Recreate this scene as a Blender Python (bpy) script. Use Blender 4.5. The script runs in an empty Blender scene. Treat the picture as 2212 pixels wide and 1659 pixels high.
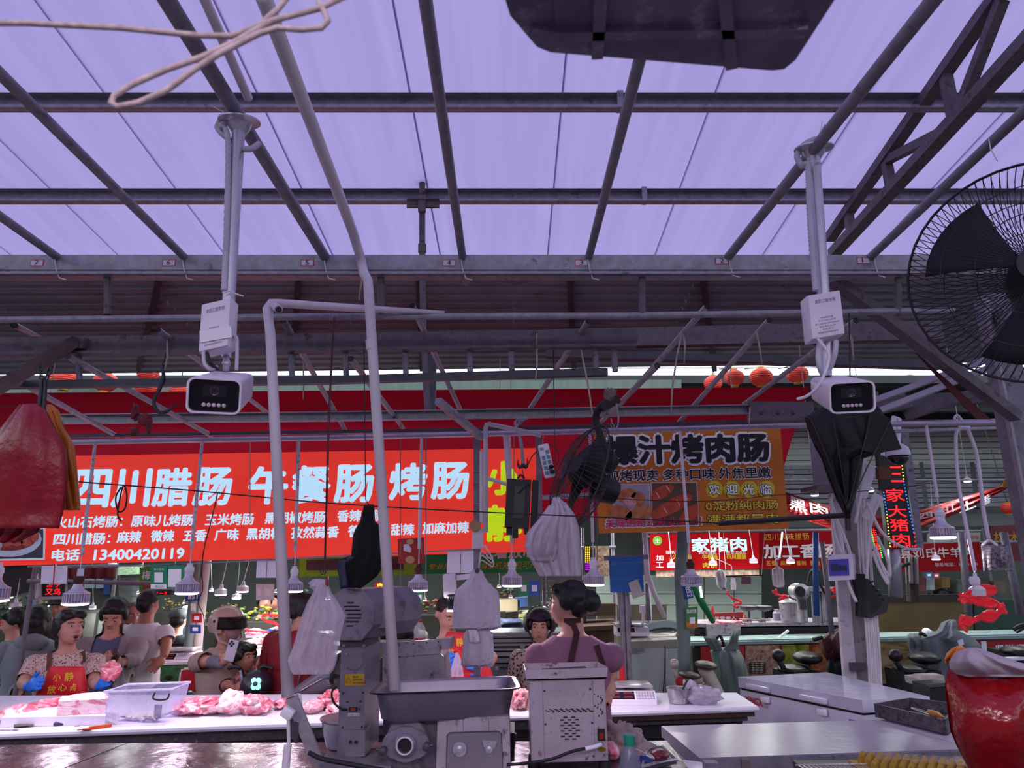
import bpy, bmesh, math, random
from mathutils import Vector, Matrix, noise
random.seed(7)
SC = bpy.context.scene
COL = SC.collection
R = math.radians
V = Vector
CAM_Z, PITCH, FPX, CX, CY = 1.85, R(14.1), 1534.0, 1106.0, 829.5
cd = bpy.data.cameras.new('camera')
co = bpy.data.objects.new('camera', cd)
COL.objects.link(co)
co.location = (0, 0, CAM_Z)
co.rotation_euler = (R(90) + PITCH, 0, 0)
cd.sensor_width = 36.0
cd.lens = 36.0 * FPX / 2212.0
cd.clip_start = 0.05
cd.clip_end = 200
cd.dof.use_dof = True
cd.dof.focus_distance = 3.6
cd.dof.aperture_fstop = 9.0
SC.camera = co
wd = bpy.data.worlds.new('overcast_sky')
SC.world = wd
wd.use_nodes = True
bgn = wd.node_tree.nodes['Background']
bgn.inputs[0].default_value = (0.86, 0.95, 1.0, 1)
bgn.inputs[1].default_value = 2.6
SC.view_settings.view_transform = 'Standard'
SC.view_settings.look = 'None'
SC.view_settings.exposure = 0.0
SC.view_settings.gamma = 1.0
SC.view_settings.use_curve_mapping = False
SC.cycles.diffuse_bounces = 3
SC.cycles.glossy_bounces = 3
_cp, _sp = math.cos(PITCH), math.sin(PITCH)
def ray(px, py):
 a, b = (px - CX) / FPX, -(py - CY) / FPX
 return V((a, _cp - b * _sp, _sp + b * _cp))
def P(px, py, Y):
 d = ray(px, py)
 return V((0, 0, CAM_Z)) + d * (Y / d.y)
def PZ(px, py, z):
 d = ray(px, py)
 return V((0, 0, CAM_Z)) + d * ((z - CAM_Z) / d.z)
def S(py, Y):
 return Y / ray(CX, py).y / FPX          # metres per pixel of the photo at depth Y
def lin(h):
 if isinstance(h, (tuple, list)):
  return tuple(h[:3])
 h = h.lstrip('#')
 c = [int(h[i:i + 2], 16) / 255 for i in (0, 2, 4)]
 return tuple(x / 12.92 if x <= 0.04045 else ((x + 0.055) / 1.055) ** 2.4 for x in c)
MATS = {}
def nt(name):
 m = bpy.data.materials.new(name)
 m.use_nodes = True
 t = m.node_tree
 return m, t, t.nodes['Principled BSDF'], t.nodes['Material Output']
def coords(t, kind='Object', sc=(1, 1, 1)):
 tc = t.nodes.new('ShaderNodeTexCoord')
 mp = t.nodes.new('ShaderNodeMapping')
 mp.inputs['Scale'].default_value = sc
 t.links.new(tc.outputs[kind], mp.inputs['Vector'])
 return mp.outputs[0]
def nz(t, vec, scale, detail=3.0, rough=0.6, dist=0.0):
 n = t.nodes.new('ShaderNodeTexNoise')
 n.inputs['Scale'].default_value = scale
 n.inputs['Detail'].default_value = detail
 n.inputs['Roughness'].default_value = rough
 n.inputs['Distortion'].default_value = dist
 t.links.new(vec, n.inputs['Vector'])
 return n.outputs[0]
def ramp(t, fac, stops, const=False):
 r = t.nodes.new('ShaderNodeValToRGB')
 if const:
  r.color_ramp.interpolation = 'CONSTANT'
 e = r.color_ramp.elements
 while len(e) < len(stops):
  e.new(0.5)
 for i, (p, c) in enumerate(stops):
  e[i].position = p
  c = lin(c)
  e[i].color = (c[0], c[1], c[2], 1)
 t.links.new(fac, r.inputs[0])
 return r.outputs[0]
def bump(t, b, h, strength, dist=0.01):
 n = t.nodes.new('ShaderNodeBump')
 n.inputs['Strength'].default_value = strength
 n.inputs['Distance'].default_value = dist
 t.links.new(h, n.inputs['Height'])
 t.links.new(n.outputs[0], b.inputs['Normal'])
def mix(t, fac, a, b):
 n = t.nodes.new('ShaderNodeMix')
 n.data_type = 'RGBA'
 for s, x in ((n.inputs[0], fac), (n.inputs[6], a), (n.inputs[7], b)):
  if isinstance(x, bpy.types.NodeSocket):
   t.links.new(x, s)
  elif isinstance(x, (int, float)):
   s.default_value = x
  else:
   x = lin(x)
   s.default_value = (x[0], x[1], x[2], 1)
 return n.outputs[2]
def M(name, col, rough=0.5, metal=0.0, var=0.12, vs=6.0, bs=0, bd=0.004, st=(1, 1, 1), dirt=None, dd=0.55, ds=14, alpha=1.0, trans=0.0, spec=0.5, em=0.0):
 """colour with grain; dirt = colour of blotches"""
 if name in MATS:
  return MATS[name]
 m, t, b, o = nt(name)
 c = lin(col)
 vec = coords(t, 'Object', st)
 n = nz(t, vec, vs)
 lo = tuple(x * (1 - var) for x in c)
 hi = tuple(min(1, x * (1 + var)) for x in c)
 out = ramp(t, n, [(0.3, lo), (0.7, hi)])
 if dirt:
  n2 = nz(t, vec, ds, 6, 0.7)
  r2 = ramp(t, n2, [(dd, (0, 0, 0)), (min(1, dd + 0.12), (1, 1, 1))])
  out = mix(t, r2, out, dirt)
 t.links.new(out, b.inputs['Base Color'])
 b.inputs['Roughness'].default_value = rough
 b.inputs['Metallic'].default_value = metal
 b.inputs['Alpha'].default_value = alpha
 b.inputs['Transmission Weight'].default_value = trans
 b.inputs['Specular IOR Level'].default_value = spec
 if em:
  t.links.new(out, b.inputs['Emission Color'])
  b.inputs['Emission Strength'].default_value = em
 if bs:
  bump(t, b, nz(t, vec, bs, 4), 0.6, bd)
 MATS[name] = m
 return m
def E(name, col, strength):
 if name in MATS:
  return MATS[name]
 m, t, b, o = nt(name)
 c = lin(col)
 b.inputs['Base Color'].default_value = (*c, 1)
 b.inputs['Emission Color'].default_value = (*c, 1)
 b.inputs['Emission Strength'].default_value = strength
 MATS[name] = m
 return m
def film(name, col, op=0.5, rough=0.25, bs=30):
 """thin plastic film: part clear, part milky"""
 if name in MATS:
  return MATS[name]
 m, t, b, o = nt(name)
 c = lin(col)
 b.inputs['Base Color'].default_value = (*c, 1)
 b.inputs['Roughness'].default_value = rough
 tr = t.nodes.new('ShaderNodeBsdfTranslucent')
 tr.inputs[0].default_value = (*c, 1)
 tp = t.nodes.new('ShaderNodeBsdfTransparent')
 m1 = t.nodes.new('ShaderNodeMixShader')
 m2 = t.nodes.new('ShaderNodeMixShader')
 m1.inputs[0].default_value = 0.45
 t.links.new(b.outputs[0], m1.inputs[1])
 t.links.new(tr.outputs[0], m1.inputs[2])
 vec = coords(t)
 n = nz(t, vec, bs, 5, 0.7, 0.8)
 mr = t.nodes.new('ShaderNodeMapRange')
 mr.inputs[1].default_value = 0.3
 mr.inputs[2].default_value = 0.7
 mr.inputs[3].default_value = max(0, op - 0.15)
 mr.inputs[4].default_value = min(1, op + 0.15)
 t.links.new(n, mr.inputs[0])
 t.links.new(mr.outputs[0], m2.inputs[0])
 t.links.new(tp.outputs[0], m2.inputs[1])
 t.links.new(m1.outputs[0], m2.inputs[2])
 t.links.new(m2.outputs[0], o.inputs[0])
 bump(t, b, n, 0.9, 0.008)
 MATS[name] = m
 return m
def meatmat(name, red='#c8506a', fat='#f2d3d6', scale=9.0, bias=0.5, st=(1, 1, 2.2)):
 if name in MATS:
  return MATS[name]
 m, t, b, o = nt(name)
 vec = coords(t, 'Object', st)
 n = nz(t, vec, scale, 5, 0.6, 1.6)
 c = ramp(t, n, [(bias - 0.16, red), (bias - 0.02, '#e08a9a'), (bias + 0.06, fat), (bias + 0.22, '#e9a3ae')])
 t.links.new(c, b.inputs['Base Color'])
 b.inputs['Roughness'].default_value = 0.35
 b.inputs['Subsurface Weight'].default_value = 0.0
 bump(t, b, n, 0.5, 0.012)
 MATS[name] = m
 return m
def basis(d, up=None):
 d = V(d).normalized()
 up = V(up) if up is not None else V((0, 0, 1))
 if abs(d.dot(up.normalized())) > 0.99:
  up = V((0, 1, 0))
 x = up.cross(d).normalized()
 return x, d.cross(x).normalized(), d
def frame(o, x, y, z):
 return Matrix(((x[0], y[0], z[0], o[0]), (x[1], y[1], z[1], o[1]), (x[2], y[2], z[2], o[2]), (0, 0, 0, 1)))
def rot(ax, deg):
 return Matrix.Rotation(R(deg), 4, ax)
class MB:
 def __init__(s):
  s.v, s.f, s.m = [], [], []
 def add(s, vs, fs, mi=0):
  k = len(s.v)
  s.v += [V(a) for a in vs]
  s.f += [tuple(i + k for i in f) for f in fs]
  s.m += [mi] * len(fs)
  return s
 def box(s, c, d, mt=None, mi=0, taper=1.0):
  x, y, z = (a / 2 for a in d)
  vs = [V((sx * x * (taper if sz > 0 else 1), sy * y * (taper if sz > 0 else 1), sz * z)) for sz in (-1, 1) for sy in (-1, 1) for sx in (-1, 1)]
  if mt is not None:
   m3 = mt.to_3x3()
   vs = [m3 @ q for q in vs]
  return s.add([q + V(c) for q in vs], [(0, 2, 3, 1), (4, 5, 7, 6), (0, 1, 5, 4), (2, 6, 7, 3), (0, 4, 6, 2), (1, 3, 7, 5)], mi)
 def rbox(s, c, d, r=0.01, mt=None, mi=0, seg=2):
  bm = bmesh.new()
  bmesh.ops.create_cube(bm, size=1)
  for q in bm.verts:
   q.co = V((q.co.x * d[0], q.co.y * d[1], q.co.z * d[2]))
  bmesh.ops.bevel(bm, geom=list(bm.edges), offset=min(r, min(d) * 0.49), segments=seg, profile=0.5, affect='EDGES')
  m3 = mt.to_3x3() if mt is not None else Matrix.Identity(3)
  vs = [m3 @ q.co + V(c) for q in bm.verts]
  bm.verts.index_update()
  fs = [tuple(q.index for q in f.verts) for f in bm.faces]
  bm.free()
  return s.add(vs, fs, mi)
 def bar(s, a, b, w, h=None, up=None, mi=0):
  a, b = V(a), V(b)
  h = h or w
  x, y, d = basis(b - a, up)
  vs = [p + x * (i * w / 2) + y * (j * h / 2) for p in (a, b) for j in (-1, 1) for i in (-1, 1)]
  return s.add(vs, [(0, 2, 3, 1), (4, 5, 7, 6), (0, 1, 5, 4), (2, 6, 7, 3), (0, 4, 6, 2), (1, 3, 7, 5)], mi)
 def tube(s, pts, r, n=8, closed=False, caps=True, mi=0):
  pts = [V(p) for p in pts]
  k = len(pts)
  rs = r if isinstance(r, (list, tuple)) else [r] * k
  x = None
  vs = []
  for i, p in enumerate(pts):
   if closed:
    d = pts[(i + 1) % k] - pts[i - 1]
   else:
    d = pts[min(i + 1, k - 1)] - pts[max(i - 1, 0)]
   if d.length < 1e-9:
    d = V((0, 0, 1))
   d.normalize()
   if x is None:
    x = basis(d)[0]
   x = x - d * x.dot(d)
   if x.length < 1e-6:
    x = basis(d)[0]
   x.normalize()
   y = d.cross(x)
   vs += [p + (x * math.cos(2 * math.pi * j / n) + y * math.sin(2 * math.pi * j / n)) * rs[i] for j in range(n)]
  fs = []
  for i in range(k if closed else k - 1):
   a, b = i * n, ((i + 1) % k) * n
   fs += [(a + j, a + (j + 1) % n, b + (j + 1) % n, b + j) for j in range(n)]
  if caps and not closed:
   fs += [tuple(range(n))[::-1], tuple(range((k - 1) * n, k * n))]
  return s.add(vs, fs, mi)
 def lathe(s, prof, o, mt=None, n=16, mi=0, caps=True, sx=1.0, sy=1.0):
  m3 = mt.to_3x3() if mt is not None else Matrix.Identity(3)
  vs = [m3 @ V((r * sx * math.cos(2 * math.pi * j / n), r * sy * math.sin(2 * math.pi * j / n), h)) + V(o) for r, h in prof for j in range(n)]
  k = len(prof)
  fs = [(i * n + j, i * n + (j + 1) % n, (i + 1) * n + (j + 1) % n, (i + 1) * n + j) for i in range(k - 1) for j in range(n)]
  if caps:
   fs += [tuple(range(n))[::-1], tuple(range((k - 1) * n, k * n))]
  return s.add(vs, fs, mi)
 def prism(s, pts, vec, mi=0):
  pts = [V(p) for p in pts]
  k = len(pts)
  vs = pts + [p + V(vec) for p in pts]
  return s.add(vs, [tuple(range(k)), tuple(range(2 * k - 1, k - 1, -1))] + [(i, i + k, (i + 1) % k + k, (i + 1) % k) for i in range(k)], mi)
 def sheet(s, fn, nu, nv, th=0.0, mi=0):
  g = [[V(fn(i / nu, j / nv)) for i in range(nu + 1)] for j in range(nv + 1)]
  vs = [p for r_ in g for p in r_]
  w = nu + 1
  fs = [(j * w + i, j * w + i + 1, (j + 1) * w + i + 1, (j + 1) * w + i) for j in range(nv) for i in range(nu)]
  if th:
   ns = []
   for j in range(nv + 1):
    for i in range(nu + 1):
     a = g[j][min(i + 1, nu)] - g[j][max(i - 1, 0)]
     b = g[min(j + 1, nv)][i] - g[max(j - 1, 0)][i]
     q = a.cross(b)
     ns.append(q.normalized() if q.length > 1e-12 else V((0, -1, 0)))
   k = len(vs)
   vs = vs + [p - q * th for p, q in zip(vs, ns)]
   fs = fs + [tuple(i + k for i in f[::-1]) for f in fs]
   rim = [i for i in range(w)] + [j * w + nu for j in range(1, nv + 1)] + [nv * w + i for i in range(nu - 1, -1, -1)] + [j * w for j in range(nv - 1, 0, -1)]
   for a, b in zip(rim, rim[1:] + rim[:1]):
    fs.append((b, a, a + k, b + k))
  return s.add(vs, fs, mi)
 def blob(s, c, rad, amp=0.2, fr=2.0, seed=0, sub=3, mt=None, mi=0, flat=None):
  bm = bmesh.new()
  bmesh.ops.create_icosphere(bm, subdivisions=sub, radius=1)
  bm.verts.index_update()
  m3 = mt.to_3x3() if mt is not None else Matrix.Identity(3)
  vs = []
  for q in bm.verts:
   p = q.co.copy()
   k = 1 + amp * noise.fractal(p * fr + V((seed * 7.3, seed * 3.1, seed)), 1.0, 2.0, 3)
   p = V((p.x * rad[0] * k, p.y * rad[1] * k, p.z * rad[2] * k))
   if flat is not None and p.z < flat:
    p.z = flat
   vs.append(m3 @ p + V(c))
  fs = [tuple(q.index for q in f.verts) for f in bm.faces]
  bm.free()
  return s.add(vs, fs, mi)
def world(o):
 m = o.matrix_basis.copy()
 while o.parent:
  o = o.parent
  m = o.matrix_basis @ m
 return m
def tag(o, label=None, cat=None, group=None, kind=None):
 if label: o['label'] = label
 if cat: o['category'] = cat
 if group: o['group'] = group
 if kind: o['kind'] = kind
 return o
def mk(name, mb, mats, parent=None, smooth=None, label=None, cat=None, group=None, kind=None):
 """links the shapes in MB (given in world space) as ONE mesh object"""
 me = bpy.data.meshes.new(name)
 vs = mb.v
 if parent is not None:
  inv = world(parent).inverted()
  vs = [inv @ q for q in vs]
  o0 = None
 else:
  lo = V((min(q.x for q in vs), min(q.y for q in vs), min(q.z for q in vs)))
  hi = V((max(q.x for q in vs), max(q.y for q in vs), max(q.z for q in vs)))
  o0 = V(((lo.x + hi.x) / 2, (lo.y + hi.y) / 2, lo.z))
  vs = [q - o0 for q in vs]
 me.from_pydata([tuple(q) for q in vs], [], mb.f)
 for m in (mats if isinstance(mats, (list, tuple)) else [mats]):
  me.materials.append(m)
 if isinstance(mats, (list, tuple)) and len(mats) > 1:
  me.polygons.foreach_set('material_index', mb.m)
 if smooth:
  me.polygons.foreach_set('use_smooth', [True] * len(me.polygons))
  if smooth is not True:
   me.set_sharp_from_angle(angle=R(smooth))
 me.update()
 o = bpy.data.objects.new(name, me)
 COL.objects.link(o)
 if parent is not None:
  o.parent = parent
 else:
  o.location = o0
 return tag(o, label, cat, group, kind)
def thing(name, loc, label=None, cat=None, group=None, kind=None, rz=0):
 o = bpy.data.objects.new(name, None)
 o.empty_display_size = 0.05
 COL.objects.link(o)
 o.location = loc
 o.rotation_euler = (0, 0, rz)
 return tag(o, label, cat, group, kind)
def dup(root, loc, rz=0, label=None, group=None, sc=None, rx=0, ry=0):
 def cp(o, par):
  c = o.copy()
  COL.objects.link(c)
  if par is not None:
   c.parent = par
  for ch in list(o.children):
   cp(ch, c)
  return c
 r = cp(root, None)
 r.location = loc
 r.rotation_euler = (rx, ry, rz)
 if sc:
  r.scale = (sc, sc, sc) if not isinstance(sc, tuple) else sc
 if label: r['label'] = label
 if group: r['group'] = group
 return r
def lamp_light(name, loc, power, col, size=0.18, parent=None, d=(0, 0, -1)):
 l = bpy.data.lights.new(name, 'AREA')
 l.shape = 'DISK'
 l.size = size
 l.energy = power
 l.color = col
 o = bpy.data.objects.new(name, l)
 COL.objects.link(o)
 o.location = loc
 o.rotation_euler = V(d).to_track_quat('-Z', 'Y').to_euler()
 if parent is not None:
  o.location = world(parent).inverted() @ V(loc)
  o.parent = parent
 return o
_TX = {}
def text(name, s, o, x, z, w, h, mat, parent=None, wt=0.0, th=0.003, kind=None, shear=0.0, fill=True):
 """lettering S in the rectangle from O along X (width W) and Z (height H)"""
 c = bpy.data.curves.new('t', 'FONT')
 c.body = s
 c.resolution_u = 2
 c.shear = shear
 ob = bpy.data.objects.new('t', c)
 COL.objects.link(ob)
 me = bpy.data.meshes.new_from_object(ob.evaluated_get(bpy.context.evaluated_depsgraph_get()))
 bpy.data.objects.remove(ob)
 bpy.data.curves.remove(c)
 vs = [q.co.copy() for q in me.vertices]
 fs = [tuple(f.vertices) for f in me.polygons]
 bpy.data.meshes.remove(me)
 if not vs:
  return None
 x0, x1 = min(q.x for q in vs), max(q.x for q in vs)
 y0, y1 = min(q.y for q in vs), max(q.y for q in vs)
 x, z = V(x).normalized(), V(z).normalized()
 nrm = x.cross(z)
 kx, kz = w / (x1 - x0), h / (y1 - y0)
 mb = MB()
 if wt:
  x0, x1, y0, y1 = x0 - wt, x1 + wt, y0 - wt, y1 + wt
  kx, kz = w / (x1 - x0), h / (y1 - y0)
 n_ = 8 if wt > 0.03 else 6 if wt else 1
 for k in range(n_):
  ax, ay = (wt * math.cos(2 * math.pi * k / n_), wt * math.sin(2 * math.pi * k / n_))
  mb.add([V(o) + x * ((q.x + ax - x0) * kx) + z * ((q.y + ay - y0) * kz) + nrm * (th + k * 0.00008) for q in vs], fs)
 return mk(name, mb, mat, parent, kind=kind)
def T(s, px0, py0, px1, py1, Y, mat, parent, tilt=0.0, wt=0.0, th=0.006, name='lettering', Y1=None, shear=0.0):
 """lettering on an upright board at depth Y (Y1 at its right end); pixel box of the photo"""
 Y1 = Y if Y1 is None else Y1
 a = P(px0, py1 + tilt / 2, Y)
 b = P(px1, py1 - tilt / 2, Y1)
 c = P((px0 + px1) / 2, py0, (Y + Y1) / 2)
 d = P((px0 + px1) / 2, py1, (Y + Y1) / 2)
 x = b - a
 return text(name, s, a, x, V((0, 0, 1)), x.length, c.z - d.z, mat, parent, wt, th, shear=shear)
def board(px, Ys, th=0.012):
 """upright board from four photo corners (tl, tr, br, bl) at depths Ys"""
 pts = [P(a, b, y) for (a, b), y in zip(px, Ys)]
 mb = MB()
 nrm = (pts[1] - pts[0]).cross(pts[3] - pts[0]).normalized()
 if nrm.y < 0:
  nrm = -nrm
 mb.prism(pts, nrm * th)
 return mb
def disc(c, r, nrm, th=0.004, n=20):
 x, y, d = basis(nrm)
 return MB().lathe([(r, 0), (r, th)], c, frame((0, 0, 0), x, y, d), n)
GALV = M('galvanised_steel', '#9a959e', 0.42, 0.15, 0.22, 25, bs=60, bd=0.001, dirt='#5b5560', dd=0.6)
GALVD = M('dull_galvanised_steel', '#7d7884', 0.5, 0.15, 0.2, 18, dirt='#4a4046', dd=0.58)
RUST = M('grimy_painted_steel', '#6a6068', 0.65, 0.1, 0.3, 14, bs=30, bd=0.002, dirt='#4a3030', dd=0.55)
DARKST = M('dark_steel', '#45424c', 0.5, 0.15, 0.2, 20)
STEEL = M('stainless_steel', '#b9b3bc', 0.3, 0.65, 0.12, 7, dirt='#756a73', dd=0.55, ds=22)
GRIME = M('grimy_stainless_steel', '#b5a9b2', 0.36, 0.4, 0.2, 9, bs=40, bd=0.001, dirt='#4f434a', dd=0.54, ds=16)
WPAINT = M('white_painted_metal', '#e4e0ea', 0.35, 0.0, 0.04, 4)
PVC = M('white_pvc_pipe', '#d9cdd6', 0.4, 0.0, 0.05, 5, dirt='#b3a3a8', dd=0.66)
BLACK = M('black_plastic', '#121116', 0.5, 0.0, 0.2, 20)
BLACKG = M('glossy_black_plastic', '#0a0a10', 0.15)
RUBBER = M('black_rubber_cable', '#17151a', 0.6)
WHITEP = M('white_plastic', '#ece8f0', 0.4, 0, 0.04, 4)
WIREW = M('white_cable', '#dcd2da', 0.5)
RED = M('red_plastic', '#c01828', 0.4)
WHITEINK = M('white_ink', '#f2f2f4', 0.6, var=0.02)
YELLOWINK = M('yellow_ink', '#e8c81e', 0.6, var=0.04)
REDINK = M('red_ink', '#c0182a', 0.6, var=0.04)
BLACKINK = M('black_ink', '#0d0c10', 0.6, var=0.05)
PAPER = M('paper', '#dcd6e4', 0.7, var=0.04)
# ================================================================ the hall
FLOORM = M('wet_concrete_floor', '#6f6a6e', 0.45, 0, 0.25, 3, bs=20, bd=0.003)
DARKW = M('dark_hall_wall', '#4d4a50', 0.8, 0, 0.2, 1.5)
mk('floor', MB().box((0, 3, -0.05), (36, 22, 0.1)), FLOORM, kind='structure')
mk('wall_back', MB().box((0, 12.6, 2.2), (36, 0.2, 4.4)), M('pale_far_wall', '#6f7672', 0.8, 0, 0.25, 1.5), kind='structure')
mk('wall_left', MB().box((-14, 3, 2.6), (0.2, 20, 5.2)), DARKW, kind='structure')
mk('wall_right', MB().box((16, 3, 2.6), (0.2, 20, 5.2)), DARKW, kind='structure')
mk('wall_front', MB().box((0, -7, 2.3), (36, 0.2, 4.6)), M('pale_stall_wall', '#a89fae', 0.7, 0, 0.1, 1), kind='structure')
m, t, b, o = nt('translucent_roof_sheet')
vec = coords(t, 'Object', (9, 0.5, 1))
n = nz(t, vec, 1.0, 3, 0.6, 0.4)
c = ramp(t, n, [(0.3, (0.212, 0.168, 0.345)), (0.7, (0.245, 0.196, 0.385))])
tr = t.nodes.new('ShaderNodeBsdfTranslucent')
t.links.new(c, tr.inputs[0])
t.links.new(c, b.inputs['Base Color'])
b.inputs['Roughness'].default_value = 0.35
ms = t.nodes.new('ShaderNodeMixShader')
ms.inputs[0].default_value = 0.72
t.links.new(b.outputs[0], ms.inputs[1])
t.links.new(tr.outputs[0], ms.inputs[2])
t.links.new(ms.outputs[0], o.inputs[0])
ROOFM = m
def roof_z(Y):
 return CAM_Z + 2.98 - 0.1 * Y
roof = thing('ceiling', (0, 2, 4.6), kind='structure')
for k in range(-9, 12):
 x0 = 0.286 + 0.88 * (k - 1)
 mb = MB()
 mb.sheet(lambda u, v: V((x0 + u * 0.892, -6.5 + v * 12.0, roof_z(-6.5 + v * 12.0) + (0.006 if u > 0.95 else 0.0) + 0.004 * math.sin(u * 19 + k))), 14, 6)
 mk('roof_panel', mb, ROOFM, roof, smooth=True)
for Y, nm in ((3.595, 0), (4.51, 1), (2.68, 2), (1.75, 3), (0.8, 4), (-0.2, 5), (-1.2, 6), (-2.3, 7)):
 mb = MB()
 z = roof_z(Y)
 mb.bar((-8, Y, z - 0.05), (10, Y, z - 0.05), 0.003, 0.1, (0, 0, 1))
 mb.bar((-8, Y - 0.025, z - 0.1), (10, Y - 0.025, z - 0.1), 0.05, 0.004, (0, 0, 1))
 mb.bar((-8, Y - 0.025, z - 0.006), (10, Y - 0.025, z - 0.006), 0.05, 0.004, (0, 0, 1))
 mb.bar((-8, Y - 0.049, z - 0.092), (10, Y - 0.049, z - 0.092), 0.003, 0.016, (0, 0, 1))
 mb.box((0.62 + 0.3 * nm, Y - 0.028, z - 0.05), (0.035, 0.058, 0.11))
 mk('roof_purlin', mb, GALV, kind='structure')
tr_ = thing('roof_truss', (2.36, 4.0, 4.2), kind='structure')
def tz(px, py, X=2.36):
 d = ray(px, py)
 s_ = X / d.x
 return V((0, 0, CAM_Z)) + d * s_
def seg(name, pts, w, h, mat, par):
 mb = MB()
 for a, b2 in zip(pts[:-1], pts[1:]):
  mb.bar(a, b2, w, h)
 return mk(name, mb, mat, par)
A = [tz(1792, 515), tz(1910, 330), tz(2050, 130)]
A.append(A[-1] + (A[-1] - A[1]) * 2.2)
B = [tz(1800, 548), tz(1935, 405), tz(2065, 262)]
B.append(B[-1] + (B[-1] - B[1]) * 2.2)
seg('top_chord', [A[0], A[3]], 0.07, 0.06, RUST, tr_)
seg('bottom_chord', [B[0], B[3]], 0.08, 0.06, RUST, tr_)
for a, b2 in ((tz(1832, 455), tz(1840, 512)), (tz(1912, 335), tz(1927, 415)), (tz(1918, 345), tz(2050, 278)), (tz(2040, 150), tz(2062, 262)), (tz(2064, 262), tz(2165, 0))):
 seg('web_member', [a, b2], 0.05, 0.05, RUST, tr_)
BY = 2.76
nb = thing('steel_beam', (0, BY, 3.05), kind='structure')
ztop, zbot = P(1106, 557, BY).z, P(1106, 600, BY).z
mb = MB().box((0, BY, (ztop + zbot) / 2), (6.4, 0.06, ztop - zbot))
mb.box((0, BY - 0.035, zbot + 0.004), (6.4, 0.02, 0.008)).box((0, BY - 0.032, zbot + 0.024), (6.4, 0.01, 0.006))
mk('beam_web', mb, GALV, nb)
zr = P(1106, 681, BY).z
mk('lower_rail', MB().tube([P(-200, 693, BY), P(700, 684, BY), P(1350, 682, BY), P(2060, 671, BY)], 0.0135, 10), GALV, nb, smooth=40)
for px in (232, 823, 1387, 1940):
 mk('strut', MB().tube([P(px, 600, BY), P(px, 680, BY)], 0.0145, 8), RUST, nb, smooth=40)
for n_, px, py in (('7', 80, 568), ('6', 365, 568), ('5', 664, 568), ('4', 970, 568), ('3', 1256, 568), ('2', 1559, 564), ('1', 1865, 563)):
 c = P(px, py, BY - 0.031)
 w = S(py, BY)
 cdm = mk('number_card', MB().box(c, (w * 28, 0.001, w * 15)), REDINK, nb)
 mk('card_face', MB().box(c + V((0, -0.0008, 0)), (w * 25, 0.001, w * 12)), PAPER, cdm)
 text('numeral', n_, c + V((-w * 4, -0.0018, -w * 5)), (1, 0, 0), (0, 0, 1), w * (8 if n_ != '1' else 2), w * 10, BLACKINK, cdm)
pipes = [('7', 120, 557, -240, 300, 1.0), ('6', 396, 558, -30, 135, 1.0), ('5', 702, 558, 345, -20, 1.25), ('4', 998, 558, 912, -40, 1.0), ('3', 1272, 558, 1388, 110, 1.0), ('2', 1576, 552, 2032, -15, 1.12), ('1', 1890, 552, 2330, 135, 1.0)]
for n_, a, b_, c, d, th in pipes:
 p, q = PZ(a, b_, 3.075), PZ(c, d, 3.075)
 q = p + (q - p) * 1.25
 p = V((p.x, BY + 0.06 if n_ != '4' else BY + 0.25, p.z))
 o_ = mk('hanging_pipe', MB().tube([p + V((0, 0, 0.006)), q + V((0, 0, 0.006))], 0.0165 * th, 12), GALVD, smooth=40)
 tag(o_, {'7': 'grey steel pipe at the left edge ending by number card 7', '6': 'thin grey steel pipe slanting to number card 6',
    '5': 'thick dark pipe to number card 5 carrying the left camera pole', '4': 'grey steel pipe running overhead to number card 4',
    '3': 'grey steel pipe to number card 3, behind the black crate', '2': 'grey steel pipe to number card 2 carrying the right camera pole',
    '1': 'grey steel pipe overhead to number card 1 by the big fan'}[n_], 'pipe')
 tie = MB().tube([P(a - 2, b_ + 2, BY - 0.034), P(a + 1, b_ + 22, BY - 0.036), P(a + 8, b_ + 43, BY - 0.034), P(a + 22, b_ + 47, BY - 0.05)], 0.0028, 6)
 mk('cable_tie', tie, WIREW, o_)
p = PZ(500, 225, 3.09); q = PZ(380, -25, 3.09)
mk('tied_conduit', MB().tube([p + V((0.045, 0, .02)), q + V((0.06, -.2, 0.02))], 0.0125, 10), PVC, label='thin white conduit strapped along the thick dark pipe', cat='conduit', smooth=40)
pY = 4.42
po = thing('roof_post', (P(912, 900, pY).x, pY, 1.7), kind='structure')
mk('post', MB().tube([P(912, 380, pY), P(912, 560, pY), P(915, 720, pY), P(925, 905, pY)], 0.021, 10), RUST, po, smooth=40)
mk('cross_bracket', MB().bar(P(879, 440, pY - .03), P(949, 440, pY - .03), 0.02, 0.06, (0, 0, 1)).bar(P(879, 431, pY - .05), P(949, 431, pY - .05), 0.04, 0.006, (0, 0, 1)).box(P(912, 440, pY - .04), (0.05, 0.03, 0.12)), RUST, po)
mk('pipe_coupling', MB().tube([P(912, 528, pY), P(912, 545, pY)], 0.028, 10).tube([P(912, 383, pY), P(912, 392, pY)], 0.028, 10), RUST, po, smooth=40)
mk('flat_post', MB().bar(P(933, 770, pY + .3), P(931, 907, pY + .3), 0.06, 0.05), DARKST, po)
CANM = M('dark_corrugated_sheet', '#7e7e8a', 0.55, 0.0, 0.15, 3, dirt='#5f525a', dd=0.6, ds=4)
can = thing('canopy', (0, 6.3, 4.0), kind='structure')
Y0, Y1 = 5.3, 7.25
z0, z1 = P(1106, 588, Y0).z, P(1106, 796, Y1).z
NR = 15
prof = []
for k in range(NR):
 f0 = k / NR
 for d_, hz in ((0, 0.0), (0.5, 0.0), (0.6, 0.035), (0.9, 0.035)):
  prof.append((f0 + d_ / NR, hz))
prof.append((1, 0))
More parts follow.
